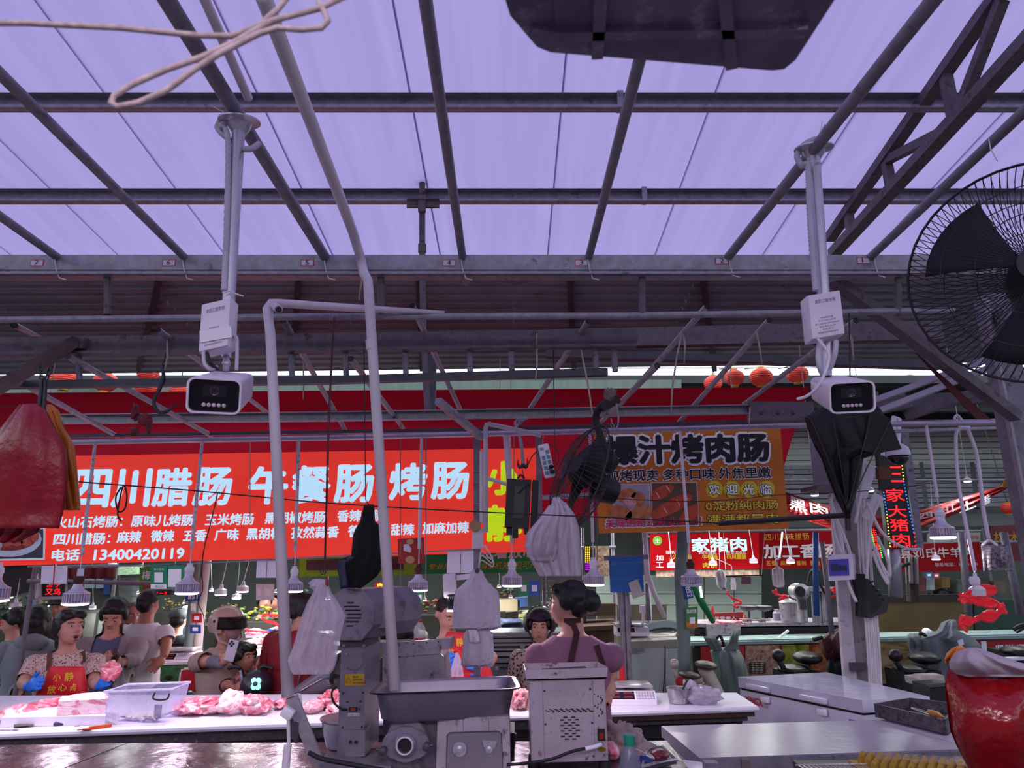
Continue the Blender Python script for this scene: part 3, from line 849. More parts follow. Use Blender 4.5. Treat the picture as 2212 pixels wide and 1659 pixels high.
SGR = M('red_sign_board', '#b00a16', 0.8, 0, 0.05, 2, em=0.1, spec=.1)
s1 = signboard('sign', [(1405, 1154), (1640, 1150), (1640, 1228), (1405, 1232)], 8.0, SGR, 'bright red pork stall sign with pale blue characters and yellow lines')
T('家猪肉', 1494, 1161, 1614, 1192, 8.0, INKL, s1, 2, 0.03)
T('加', 1417, 1199, 1433, 1211, 8.0, WHITEINK, s1, 0, 0.02)
T('工', 1417, 1214, 1433, 1226, 8.0, WHITEINK, s1, 0, 0.02)
for s, x0, x1, y in (('现杀现卖', 1438, 1478, 1193), ('自然生长', 1510, 1548, 1193), ('养足300天', 1568, 1612, 1193)):
 T(s, x0, y - 4, x1, y + 4, 8.0, WHITEINK, s1, 0, 0.01)
for s, x0, x1, y in (('火腿肠', 1452, 1494, 1203), ('午餐肠', 1517, 1550, 1203), ('四川腊肠', 1570, 1612, 1202), ('肉丸', 1452, 1490, 1220), ('肉饼', 1518, 1550, 1221)):
 T(s, x0, y - 6, x1, y + 6, 8.0, YELLOWINK, s1, 0, 0.02)
flat('round_badge', ell(1420, 1168, 10, 10), 8.0, M('badge_green', '#7ab83a', 0.5), s1, 0.004)
T('土', 1414, 1163, 1426, 1173, 8.0, WHITEINK, s1, 0, .01, .008)
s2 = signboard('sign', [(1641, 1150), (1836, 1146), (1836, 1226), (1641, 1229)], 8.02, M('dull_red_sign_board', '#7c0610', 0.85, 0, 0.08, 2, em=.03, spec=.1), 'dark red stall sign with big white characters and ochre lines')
T('四川风味腊肠', 1652, 1152, 1748, 1167, 8.02, M('ochre_ink', '#c88a1e', 0.6), s2, 2, 0.0)
T('加工香肠', 1650, 1175, 1806, 1206, 8.02, M('grey_white_ink', '#c0b8c0', 0.6), s2, 2, 0.03)
for s, x0, x1 in (('五香', 1655, 1677), ('麻辣', 1686, 1708), ('香辣', 1720, 1742), ('微辣', 1750, 1772)):
 T(s, x0, 1211, x1, 1222, 8.02, M('ochre_ink', '#c88a1e', 0.6), s2, 0, 0.01)
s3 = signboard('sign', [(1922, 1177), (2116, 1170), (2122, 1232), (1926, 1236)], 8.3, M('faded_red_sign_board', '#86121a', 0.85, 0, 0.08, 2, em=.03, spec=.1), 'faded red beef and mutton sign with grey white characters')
T('县刘氏牛羊肉', 1945, 1183, 2104, 1205, 8.3, M('grey_white_ink', '#c0b8c0', 0.6), s3, 4, 0.015)
T('联系电话：15171 800', 2020, 1215, 2112, 1223, 8.3, M('grey_white_ink', '#c0b8c0', 0.6), s3, 2, 0.0)
T('鲜牛', 1934, 1216, 1952, 1224, 8.3, M('grey_white_ink', '#c0b8c0', 0.6), s3, 0, 0.0)
s4 = signboard('sign', [(2140, 1136), (2300, 1130), (2300, 1212), (2140, 1212)], 8.6, M('maroon_sign_board', '#5a1420', 0.6, 0, 0.1, 3), 'maroon sign with ochre characters at the right edge')
T('桃木烤鸭', 2148, 1148, 2268, 1174, 8.6, M('ochre_ink2', '#a06a1e', 0.6), s4, 2, 0.015)
s5 = signboard('sign', [(2005, 1152), (2118, 1150), (2118, 1172), (2005, 1174)], 8.8, M('pale_sign_board', '#9aa0a0', 0.6, 0, 0.06, 3), 'pale narrow fascia above the beef and mutton sign')
T('招牌卤味', 2076, 1156, 2114, 1164, 8.8, REDINK, s5, 0, 0)
for x0, x1, y0, y1, Y, lb in ((1286, 1316, 1180, 1245, 7.6, 'pale food poster left of the blue board'), (1418, 1640, 1232, 1246, 8.03, 'strip of food pictures under the bright red pork sign')):
 signboard('poster', [(x0, y0), (x1, y0 - 1), (x1, y1), (x0, y1)], Y, M('food_poster_print', '#b59a88', 0.6, 0, 0.5, 26, dirt='#8a5a48', dd=0.5, ds=30), lb, 'poster')
def sagy(u, top):
 px = 1697 + u * 478
 a = 1062 + 55 * math.sin(min(u * 1.0, .5) * math.pi) - max(0, u - .5) * 2 * 70
 return px, (a if top else a + 47 - 38 * u ** 3)
sb = thing('banner', P(1930, 1140, 6.9), 'crumpled red cloth banner sagging behind the dotted vertical sign', 'banner')
CLR = M('crumpled_red_cloth', '#9a121c', 0.7, 0, 0.25, 5, st=(0.4, 1, 6), bs=7, bd=0.05)
def sagf(u, v):
 a, b_ = sagy(u, True), sagy(u, False)
 return P(a[0], a[1] + (b_[1] - a[1]) * v, 6.9 + 0.03 * math.sin(v * 14 + u * 9))
mk('cloth', MB().sheet(sagf, 40, 8, 0.004), CLR, sb, smooth=True)
mk('corner_strap', MB().bar(P(2168, 1052, 6.88), P(2192, 1002, 6.6), 0.04, 0.01), M('ochre_strap', '#a8823a', 0.7), sb)
for s, x0, x1, y0, y1, tl in (('黑', 1706, 1744, 1076, 1106, -14), ('肉', 1750, 1790, 1088, 1114, -14), ('四', 1985, 2014, 1107, 1120, 6), ('川', 2030, 2060, 1093, 1110, 10), ('土', 2072, 2108, 1082, 1102, 14), ('香', 2118, 2142, 1072, 1090, 14)):
 T(s, x0, y0, x1, y1, 6.84, M('grey_white_ink', '#c0b8c0', 0.6), sb, tl, 0.02)
LEDR = E('red_led', '#ff1a20', 2.2)
LEDY = E('yellow_led', '#ffd040', 2.0)
LEDB = E('blue_led', '#3a7aff', 2.2)
LEDW = E('white_led', '#dfe8ff', 2.5)
LEDG = E('green_led', '#30e050', 2.0)
LDY = 5.75
ls_ = thing('led_sign', P(1945, 1185, LDY), 'tall black dotted sign with red glowing characters and dotted border', 'sign')
mk('sign_face', board([(1893, 955), (1944, 955), (1980, 1184), (1920, 1186)], (LDY,) * 4, 0.05), BLACK, ls_)
mk('casing', board([(1945, 925), (1962, 925), (1996, 1184), (1981, 1184)], (LDY + .02,) * 4, 0.1), GALVD, ls_)
for s, x0, y0, x1, y1 in (('三', 1925, 1008, 1950, 1041), ('家', 1915, 1056, 1954, 1083), ('大', 1919, 1092, 1958, 1117), ('猪', 1924, 1121, 1963, 1147), ('肉', 1930, 1153, 1966, 1179)):
 T(s, x0, y0, x1, y1, LDY, LEDR, ls_, 0, -0.005, 0.006, 'glowing_character')
def dots(name, pts, Y, r, mat, par, kind='stuff'):
 mb = MB()
 for a, b_ in pts:
  mb.lathe([(r, 0), (r * .6, 0.003)], P(a, b_, Y) + V((0, -.006, 0)), rot('X', 90), 6)
 return mk(name, mb, mat, par, kind=kind)
ln = lambda a, b_, n_: [(a[0] + (b_[0] - a[0]) * i / (n_ - 1), a[1] + (b_[1] - a[1]) * i / (n_ - 1)) for i in range(n_)]
dots('led_dots', ln((1951, 1040), (1973, 1150), 16) + ln((1908, 1064), (1914, 1105), 7), LDY, 0.006, LEDB, ls_)
dots('led_dots', ln((1946, 985), (1951, 1035), 8) + ln((1915, 1112), (1922, 1180), 11), LDY, 0.006, LEDY, ls_)
dots('led_dots', ln((1924, 1181), (1976, 1180), 10) + ln((1974, 1152), (1977, 1178), 4), LDY, 0.006, LEDR, ls_)
l2 = thing('led_sign', P(1893, 1205, 5.6), 'small narrow red dotted sign behind the pillar cables', 'sign')
mk('sign_face', board([(1878, 1138), (1894, 1138), (1907, 1206), (1892, 1207)], (5.6,) * 4, 0.04), BLACK, l2)
for k in range(4):
 T('生鲜猪肉'[k], 1882 + k * 3, 1142 + k * 16, 1894 + k * 3, 1156 + k * 16, 5.6, LEDR, l2, 0, 0.01, 0.006, 'glowing_character')
dots('led_dots', ln((1880, 1140), (1893, 1204), 16) + ln((1896, 1160), (1905, 1204), 10), 5.6, 0.006, LEDG, l2)
l3 = thing('led_sign', P(116, 1291, 5.6), 'black box sign with two red glowing characters hung at left', 'sign')
mk('sign_face', board([(88, 1258), (143, 1258), (141, 1291), (90, 1292)], (5.6,) * 4, 0.05), BLACK, l3)
mk('sign_frame', MB().bar(P(87, 1292, 5.58), P(142, 1291, 5.58), 0.008, 0.02).bar(P(87, 1292, 5.58), P(87, 1258, 5.58), 0.008, 0.02).bar(P(142, 1291, 5.58), P(144, 1258, 5.58), 0.008, 0.02), GALV, l3)
T('又鸟', 98, 1271, 131, 1285, 5.6, LEDR, l3, 0, 0.0, 0.006, 'glowing_character')
T('占了', 102, 1262, 131, 1268, 5.6, LEDR, l3, 0, 0.0, 0.006, 'glowing_character')
l4 = thing('led_sign', P(350, 1286, 6.6), 'dim red dotted sign under the green payment cards', 'sign')
mk('sign_face', board([(333, 1276), (367, 1275), (367, 1285), (333, 1286)], (6.6,) * 4, 0.04), BLACK, l4)
T('1~3', 339, 1278, 361, 1284, 6.6, LEDR, l4, 0, 0, 0.006, 'glowing_character')
l5 = thing('led_sign', P(1268, 1236, 6.4), 'narrow yellow and purple glowing strip sign', 'sign')
mk('sign_face', board([(1262, 1180), (1276, 1180), (1277, 1236), (1264, 1236)], (6.4,) * 4, 0.04), BLACK, l5)
dots('led_dots', [(1265 + (k % 3) * 4, 1182 + (k // 3) * 4) for k in range(27)], 6.4, 0.006, LEDY, l5)
dots('led_dots', [(1266 + (k % 3) * 4, 1218 + (k // 3) * 4) for k in range(12)], 6.4, 0.006, E('violet_led', '#c030ff', 2), l5)
l6 = thing('led_sign', P(822, 1268, 7.0), 'oval red and yellow meat sign beside the mixer head', 'sign')
flat('sign_face', ell(821, 1264, 13, 6), 7.0, E('red_glow_panel', '#e02018', .5), l6, 0, 0.02)
T('肉', 815, 1260, 827, 1268, 7.0, LEDY, l6, 0, .02)
gb = signboard('banner', [(903, 1150), (1166, 1146), (1166, 1236), (903, 1240)], 6.6, M('green_banner', '#0c8a54', 0.6, 0, 0.08, 2, em=.06), 'green banner with white and yellow writing under the lit red banner', 'banner', th=0.01)
T('您吃着放心', 1005, 1178, 1160, 1207, 6.6, WHITEINK, gb, 3, 0.03)
T('专业批发', 926, 1217, 992, 1230, 6.6, YELLOWINK, gb, 2, 0.0, shear=0.3)
T('食堂机关单位可开', 1040, 1212, 1160, 1229, 6.6, YELLOWINK, gb, 2, 0.0, shear=0.3)
lb_ = signboard('banner', [(646, 1190), (902, 1180), (902, 1242), (646, 1246)], 6.62, M('lime_leafy_banner', '#86b82e', 0.6, 0, 0.2, 12, em=.06), 'lime green banner with a blank dark panel, left of the green one', 'banner', th=0.01)
flat('dark_panel', [(662, 1210), (872, 1202), (872, 1231), (662, 1232)], 6.6, M('print_dusk', '#5c4a5c', 0.6), lb_, 0.004)
def papers(x0, x1, y0, y1, Y, label, n_=2, mat=PAPER, cat='paper'):
 t_ = thing('hanging_paper', P((x0 + x1) / 2, y0, Y), label, cat)
 for k in range(n_):
  a, c = x0 + (x1 - x0) * k / n_, x0 + (x1 - x0) * (k + 1) / n_ - 1.5
  mk('sheet', board([(a + 1, y0), (c + 1, y0), (c - 1, y1), (a - 1, y1)], (Y + k * .004,) * 4, 0.003), mat, t_)
 return t_
p1 = papers(89, 146, 1222, 1261, 4.86, 'two lavender sheets hung above the black red-lettered box sign')
mk('red_string', MB().tube([P(118, 1222, 4.84), P(115, 1262, 4.84)], 0.004, 6), REDINK, p1)
papers(554, 600, 1211, 1248, 5.0, 'two blank sheets hung left of the standpipe')
papers(966, 1025, 1188, 1238, 5.0, 'two blank pale sheets hung in front of the green banner')
def paycard(x0, x1, y0, y1, Y, col, label, split=None):
 o_ = signboard('payment_card', [(x0, y0), (x1, y0), (x1, y1), (x0, y1)], Y, M('card_' + col[1:], col, 0.4), label, 'card', 'payment cards', 0.004)
 w, h = x1 - x0, y1 - y0
 flat('blank_code', [(x0 + w * .25, y0 + h * .28), (x1 - w * .25, y0 + h * .28), (x1 - w * .25, y0 + h * .7), (x0 + w * .25, y0 + h * .7)], Y, WHITEINK, o_, 0.003)
 return o_
g1 = paycard(325, 361, 1222, 1273, 4.95, '#0e8a58', 'green payment card with a blank white square, left of its pair')
flat('white_foot', [(326, 1262), (360, 1262), (360, 1272), (326, 1272)], 4.95, WHITEINK, g1, 0.003)
T('微信支付', 336, 1264, 354, 1270, 4.95, M('grey_ink', '#5a6a68', .6), g1, 0, 0)
T('推荐使用', 333, 1228, 354, 1232, 4.95, WHITEINK, g1, 0, 0)
g2 = paycard(361.5, 396, 1222, 1271, 4.96, '#0f8f5c', 'white-faced payment card with green edge, right of its pair')
flat('white_face', [(364, 1230), (392, 1229), (391, 1268), (363, 1268)], 4.96, WHITEINK, g2, 0.0035)
for x0, x1, y0, y1, Y, c, lb in ((553, 567, 1262, 1296, 5.6, '#d8dce4', 'white payment sheet left half, by the standpipe'), (567, 592, 1262, 1296, 5.61, '#dfe3e6', 'white payment sheet with a round speaker, by the standpipe'),
  (870, 880, 1270, 1302, 4.6, '#d9dde2', 'narrow blank white card left of the blue payment card'), (880, 901, 1276, 1303, 4.58, '#1a4aa0', 'blue payment card below the lamp with the red envelopes'), (901, 914, 1278, 1302, 4.59, '#1a8a50', 'small green payment card beside the blue one'),
  (1120, 1143, 1255, 1287, 5.5, '#1a8a5a', 'green payment card below the lamp by the white bags'), (1143, 1166, 1255, 1287, 5.52, '#2a5ab8', 'blue payment card right of the green one by the bags'),
  (414, 436, 1325, 1345, 6.7, '#b81c20', 'red payment card strapped to the left concrete pillar'), (410, 434, 1350, 1368, 6.7, '#1c4a9a', 'blue payment card low on the left concrete pillar'), (412, 422, 1303, 1320, 6.71, '#e0e8e2', 'small white card on the left concrete pillar'),
  (2000, 2014, 1237, 1248, 8.0, '#3a6aa0', 'tiny blue payment card under the beef sign, left'), (2016, 2030, 1238, 1249, 8.0, '#a04048', 'tiny red payment card under the beef sign, right')):
 paycard(x0, x1, y0, y1, Y, c, lb)
n1 = signboard('number_plate', [(400, 1283), (432, 1281), (432, 1297), (400, 1299)], 6.68, M('plate_blue', '#14489a', 0.4), 'blue stall plate numbered 851 on the left pillar', 'plate', th=0.006)
T('851', 406, 1285, 427, 1294, 6.68, WHITEINK, n1, 1, 0.02)
n2 = signboard('number_plate', [(1474, 1266), (1492, 1264), (1498, 1291), (1480, 1295)], 5.5, M('plate_blue', '#14489a', 0.4), 'blue stall plate numbered 852 hanging sideways on the pole', 'plate', th=0.006)
a_ = P(1479, 1268, 5.49)
e_ = P(1485, 1290, 5.49) - a_
text('lettering', '852', a_ + V((-.0, -0.004, 0)), e_, V((0.95, 0, 0.1)), e_.length, 11 * S(1280, 5.5), WHITEINK, n2, 0.02)
g3 = signboard('poster', [(1480, 1313), (1507, 1310), (1507, 1356), (1482, 1358)], 5.48, M('poster_green', '#3c8a3e', 0.5), 'small green and orange poster on the grey pole below plate 852', 'poster', th=0.004)
flat('orange_foot', [(1482, 1343), (1506, 1341), (1506, 1355), (1483, 1357)], 5.48, M('print_orange', '#c86a24', 0.5, 0, .4, 40), g3, .003)
flat('blank_code', [(1489, 1334), (1501, 1333), (1501, 1347), (1490, 1348)], 5.48, WHITEINK, g3, .005)
T('满减优惠', 1483, 1316, 1504, 1325, 5.48, WHITEINK, g3, 1, 0.02)
bb = signboard('notice_board', [(1316, 1204), (1388, 1201), (1391, 1279), (1319, 1280)], 5.2, M('blue_notice_board', '#0f529a', 0.45, 0, 0.06, 3, em=.02), 'plain blue notice board on poles right of the woman in pink', 'board', th=0.02)
T('192', 1319, 1217, 1329, 1221, 5.2, M('dim_white_ink', '#7a9ac0', .6), bb, 0, 0)
for y in (1215, 1252):
 flat('fold_line', [(1317, y), (1390, y - 1), (1390, y), (1317, y + 1)], 5.2, M('print_light_blue', '#2f78bd', .5), bb, .002)
pp = signboard('hanging_card', [(1357, 1259), (1378, 1251), (1390, 1286), (1368, 1294)], 5.19, M('dusty_white_card', '#aaa6a2', 0.6, 0, 0.06), 'dusty white card hanging crooked on the blue board', 'card', th=0.006)
for x in (1337, 1344, 1356):
 pass
ENV = M('red_envelope', '#a80f1c', 0.45, 0, 0.05, 10)
GOLDI = M('gold_ink', '#c89a6a', 0.5)
e1 = signboard('red_envelope', [(859, 1164), (889, 1162), (889, 1218), (860, 1217)], 4.26, ENV, 'red paper packet with a gold ring, left of the lamp tube', 'packet', 'red packets hung behind the lamp', 0.004)
e2 = signboard('red_envelope', [(889, 1163), (917, 1161), (917, 1217), (890, 1218)], 4.27, ENV, 'red paper packet with a white hand print, right of the lamp tube', 'packet', 'red packets hung behind the lamp', 0.004)
flat('gold_ring', ell(886, 1209, 10, 8), 4.26, GOLDI, e1, .003)
flat('gold_ring', ell(886, 1170, 8, 6), 4.26, GOLDI, e1, .003)
flat('printed_cup', [(872, 1176), (882, 1175), (889, 1186), (887, 1194), (880, 1192), (872, 1190)], 4.26, PAPER, e1, .004)
T('新年红包', 863, 1174, 866, 1204, 4.26, GOLDI, e1, 0, 0)
T('恭喜发财', 908, 1168, 913, 1196, 4.27, GOLDI, e2, 0, 0)
# ================================================================ cameras, fans and what hangs from the racks
CAMW = M('camera_white_shell', '#ddd3e2', 0.35, 0, 0.03, 5)
FLEX = M('grey_flexible_conduit', '#c2bccb', 0.5)
SILV = M('satin_silver_pole', '#c3bfca', 0.32, 0.5, 0.05, 12)
def flex(pts, r, turns=90):
 pts = [V(p) for p in pts]
 out = []
 n_ = len(pts) - 1
 for i in range(turns * 2 + 1):
  f = i / (turns * 2) * n_
  k = min(int(f), n_ - 1)
  u = f - k
  p0, p1, p2, p3 = pts[max(k - 1, 0)], pts[k], pts[k + 1], pts[min(k + 2, n_)]
  out.append(0.5 * ((2 * p1) + (p2 - p0) * u + (2 * p0 - 5 * p1 + 4 * p2 - p3) * u * u + (3 * p1 - p0 - 3 * p2 + p3) * u ** 3))
 return MB().tube(out, [r * (1.0 if i % 2 else 0.8) for i in range(len(out))], 8)
def smooth(pts, n_=6):
 pts = [V(p) for p in pts]
 out = []
 for k in range(len(pts) - 1):
  p0, p1, p2, p3 = pts[max(k - 1, 0)], pts[k], pts[k + 1], pts[min(k + 2, len(pts) - 1)]
  for i in range(n_):
   u = i / n_
   out.append(0.5 * ((2 * p1) + (p2 - p0) * u + (2 * p0 - 5 * p1 + 4 * p2 - p3) * u * u + (3 * p1 - p0 - 3 * p2 + p3) * u ** 3))
 return out + [pts[-1]]
def rrect(w, h, r, n_=4):
 out = []
 for cx_, cy_, a0 in ((w / 2 - r, h / 2 - r, 0), (-w / 2 + r, h / 2 - r, 90), (-w / 2 + r, -h / 2 + r, 180), (w / 2 - r, -h / 2 + r, 270)):
  out += [(cx_ + r * math.cos(R(a0 + 90 * i / n_)), cy_ + r * math.sin(R(a0 + 90 * i / n_))) for i in range(n_ + 1)]
 return out
def loft(secs):
 """skin a list of closed rings with equal counts"""
 mb = MB()
 n_ = len(secs[0])
 vs = [p for s_ in secs for p in s_]
 fs = [(i * n_ + j, i * n_ + (j + 1) % n_, (i + 1) * n_ + (j + 1) % n_, (i + 1) * n_ + j) for i in range(len(secs) - 1) for j in range(n_)]
 fs += [tuple(range(n_))[::-1], tuple(range((len(secs) - 1) * n_, len(secs) * n_))]
 return mb.add(vs, fs)
def bullet(F, B, w, h, label, roll=0.0):
 F, B = V(F), V(B)
 d = (B - F).normalized()
 x = V((0, 0, 1)).cross(d).normalized() * -1
 z = x.cross(d) * 1
 if z.z < 0:
  z = -z
 q = Matrix.Rotation(R(roll), 3, d)
 x, z = q @ x, q @ z
 c = thing('security_camera', F, label, 'camera')
 def ring(o_, sw, sh, low=0.0):
  return [o_ + x * a * sw + z * (b_ * sh) for a, b_ in rrect(w, h, h * 0.2)]
 body = loft([ring(F + d * 0.012, 1.0, 1.0), ring(F + d * 0.02, 1.02, 1.02), ring(F + d * 0.12, 1.0, 1.0), ring(B - d * 0.02, 0.96, 0.92), ring(B, 0.86, 0.82)])
 mk('shell', body, CAMW, c, smooth=40)
 hood = MB()
 o1 = [F - d * 0.006 + x * a + z * b_ for a, b_ in rrect(w * 1.03, h * 1.03, h * .2)]
 i1 = [F - d * 0.006 + x * a + z * b_ for a, b_ in rrect(w * .95, h * .93, h * .17)]
 o2 = [p + d * 0.03 for p in o1]
 i2 = [p + d * 0.022 for p in i1]
 n_ = len(o1)
 vs = o1 + i1 + o2 + i2
 fs = []
 for j in range(n_):
  k = (j + 1) % n_
  fs += [(j, k, n_ + k, n_ + j), (j, 2 * n_ + j, 2 * n_ + k, k), (n_ + j, n_ + k, 3 * n_ + k, 3 * n_ + j)]
 hood.add(vs, fs)
 mk('hood_rim', hood, CAMW, c, smooth=40)
 g = mk('front_glass', MB().prism([F + d * 0.004 + x * a + z * b_ for a, b_ in rrect(w * .95, h * .93, h * .17)], d * 0.012), BLACKG, c)
 mk('lens_window', MB().prism([F + d * .003 + x * a + z * (b_ + h * .14) for a, b_ in rrect(w * .46, h * .33, h * .03)], d * 0.006), M('lens_window_black', '#1d1a24', 0.3), g)
 mt = frame((0, 0, 0), x, z, x.cross(z))
 lens = MB()
 for r_, off in ((h * .13, .002), (h * .1, .0015), (h * .05, .001)):
  lens.tube([F + z * h * .14 + x * r_ * math.cos(t) + z * r_ * math.sin(t) + d * off for t in (2 * math.pi * i / 16 for i in range(16))], 0.0012, 5, closed=True)
 mk('lens', lens, M('lens_ring', '#3c3546', 0.3), g)
 for k in range(5):
  p = F + x * (k - 2) * w * .095 - z * h * .27 + d * .002
  mk('led', MB().lathe([(w * .04, 0), (w * .04, .003), (w * .02, .004)], p, frame((0, 0, 0), x, z, x.cross(z)) if x.cross(z).dot(d) < 0 else frame((0, 0, 0), z, x, z.cross(x)), 10), M('infrared_led', '#b8a8b4', 0.25), g)
 return c, x, z, d
def jbox(c4, Y, label, lines):
 """junction box from photo corners"""
 q = [P(a, b_, Y) for a, b_ in c4]
 cen = sum(q, V((0, 0, 0))) / 4
 x = ((q[1] - q[0]) + (q[2] - q[3])).normalized()
 z = ((q[0] - q[3]) + (q[1] - q[2])).normalized()
 w, h = (q[1] - q[0]).length, (q[0] - q[3]).length
 y = z.cross(x)
 t_ = thing('junction_box', cen, label, 'box')
 mt = frame((0, 0, 0), x, y, z)
 mk('case', MB().rbox(cen + y * .02, (w, .05, h), .006, mt), CAMW, t_, smooth=35)
 mk('lid', MB().rbox(cen - y * .008, (w * .97, .008, h * .97), .004, mt), CAMW, t_, smooth=35)
 G = M('grey_print', '#6a6272', .6)
 def tx(s, u0, u1, v0, v1):
  o_ = cen - y * .0125 + x * (u0 - .5) * w + z * (v0 - .5) * h
  text('lettering', s, o_, x, z, (u1 - u0) * w, (v1 - v0) * h, G, t_, .0, .0005)
 tx('安防工程专用', .2, .8, .76, .85)
 for k, (s, a, b_) in enumerate(lines):
  tx(s, a, b_, .42 - k * .065, .46 - k * .065)
 return t_
LN = [('多功能防水盒', .32, .68), ('尺寸: 190*135*70', .24, .76), ('输入: AC100V-240V 50/60HZ', .14, .86), ('输出: DC12V-2A', .26, .74), ('本 防 雨 水', .34, .66), ('使用前请阅读说明书', .2, .8)]
pYl = 1.775
Lp = thing('camera_pole', P(515, 260, pYl), 'silver pole with white ribbed hose hung from the thick dark pipe, left', 'pole')
mk('pole', MB().tube([P(516, 268, pYl), P(495, 640, pYl), P(489, 770, pYl)], [.018, .0165, .0125], 14), SILV, Lp, smooth=40)
c = P(517, 268, pYl)
mk('mount_plate', MB().lathe([(.018, -.03), (.03, -.012), (.034, 0), (.058, .006), (.058, .01), (.02, .012)], c, rot('X', 12), 20), SILV, Lp, smooth=35)
mk('flexible_hose', flex([P(560, 310, pYl), P(540, 322, pYl - .03), P(515, 318, pYl + .03), P(488, 296, pYl - .01), P(470, 275, pYl), P(482, 258, pYl), P(500, 262, pYl), P(478, 272, pYl - .02), P(492, 300, pYl - .02), P(490, 480, pYl - .02), P(484, 628, pYl - .02)], .0088, 120), FLEX, Lp, smooth=True)
mk('cable_tie', MB().tube([P(480, 632, pYl - .03), P(500, 628, pYl - .025), P(508, 634, pYl - .02), P(526, 640, pYl - .02)], .002, 6), WIREW, Lp)
mk('wire_tail', MB().tube([P(455, 228, pYl), P(480, 240, pYl), P(495, 252, pYl)], .0012, 5), WIREW, Lp)
mk('swivel', MB().tube([P(489, 765, pYl), P(488, 800, pYl)], .008, 10).blob(P(489, 785, pYl), (.011,) * 3, 0, 1, 0, 2), SILV, Lp, smooth=True)
Lj = jbox([(438, 660), (503, 648), (501, 745), (427, 766)], 1.71, 'white junction box on the left camera pole', LN)
mk('label_band', MB().bar(P(432, 728, 1.695), P(500, 716, 1.695), .002, .03, (0, 0, 1)), CAMW, Lj)
Lc, *_ = bullet(P(463, 855, 1.56), P(502, 832, 1.83), .112, .078, 'white bullet security camera on the left pole, facing us')
mk('cable', MB().tube(smooth([P(440, 760, 1.7), P(442, 785, 1.69), P(455, 797, 1.7), P(468, 792, 1.74)]), .0048, 8), FLEX, Lc, smooth=True)
mk('cable', MB().tube(smooth([P(447, 762, 1.7), P(455, 785, 1.69), P(470, 798, 1.74)]), .0045, 8), RUBBER, Lc, smooth=True)
mk('cable', MB().tube(smooth([P(504, 725, 1.73), P(512, 735, 1.72), P(511, 800, 1.74)]), .0045, 8), FLEX, Lc, smooth=True)
pYr = 1.96
Rp = thing('camera_pole', P(1757, 330, pYr), 'silver pole with white ribbed hose hung from the pipe to card 2, right', 'pole')
mk('pole', MB().tube([P(1757, 330, pYr), P(1779, 640, pYr), P(1786, 812, pYr)], [.019, .0175, .014], 14), SILV, Rp, smooth=40)
mk('mount_plate', MB().lathe([(.018, -.03), (.03, -.012), (.034, 0), (.058, .006), (.058, .01), (.02, .012)], P(1758, 326, pYr), rot('X', 12), 20), SILV, Rp, smooth=35)
mk('flexible_hose', flex([P(1762, 300, pYr + .04), P(1738, 312, pYr + .02), P(1722, 335, pYr), P(1732, 358, pYr - .02), P(1745, 362, pYr - .03), P(1750, 480, pYr - .03), P(1762, 628, pYr - .03)], .0095, 110), FLEX, Rp, smooth=True)
mk('cable_tie', MB().tube([P(1738, 353, pYr - .04), P(1760, 348, pYr - .03), P(1774, 352, pYr - .02)], .002, 6).tube([P(1782, 268, 1.85), P(1772, 288, 1.88), P(1776, 264, 1.88)], .0016, 5), WIREW, Rp)
Rj = jbox([(1740, 640), (1812, 628), (1823, 724), (1750, 737)], 1.9, 'pinkish white junction box on the right camera pole', LN)
Rc, *_ = bullet(P(1840, 858, 1.74), P(1789, 838, 2.02), .104, .077, 'white bullet security camera on the right pole, facing us')
mk('flexible_hose', flex([P(1772, 735, 1.9), P(1768, 775, 1.88), P(1776, 805, 1.9), P(1790, 800, 1.93), P(1803, 765, 1.9), P(1806, 735, 1.9)], .0085, 60), FLEX, Rc, smooth=True)
mk('cable', MB().tube(smooth([P(1765, 730, 1.88), P(1790, 765, 1.85), P(1782, 805, 1.84), P(1765, 838, 1.86), P(1742, 856, 1.88), P(1722, 862, 1.9)]), .0042, 8), WIREW, Rc, smooth=True)
dc = thing('security_camera', P(1943, 985, 5.2), 'dark dome camera under the rack right of the black umbrella', 'camera')
mk('housing', MB().lathe([(.02, .1), (.075, .06), (.085, .02), (.085, 0)], P(1940, 985, 5.2), None, 18), CAMW, dc, smooth=35)
mk('dome', MB().lathe([(.072, 0), (.066, -.03), (.045, -.058), (.002, -.07)], P(1940, 985, 5.2), None, 18), M('smoked_dome', '#191226', .1), dc, smooth=True)
mk('arm', MB().tube([P(1940, 962, 5.2), P(1942, 905, 5.25)], .018, 8), CAMW, dc)
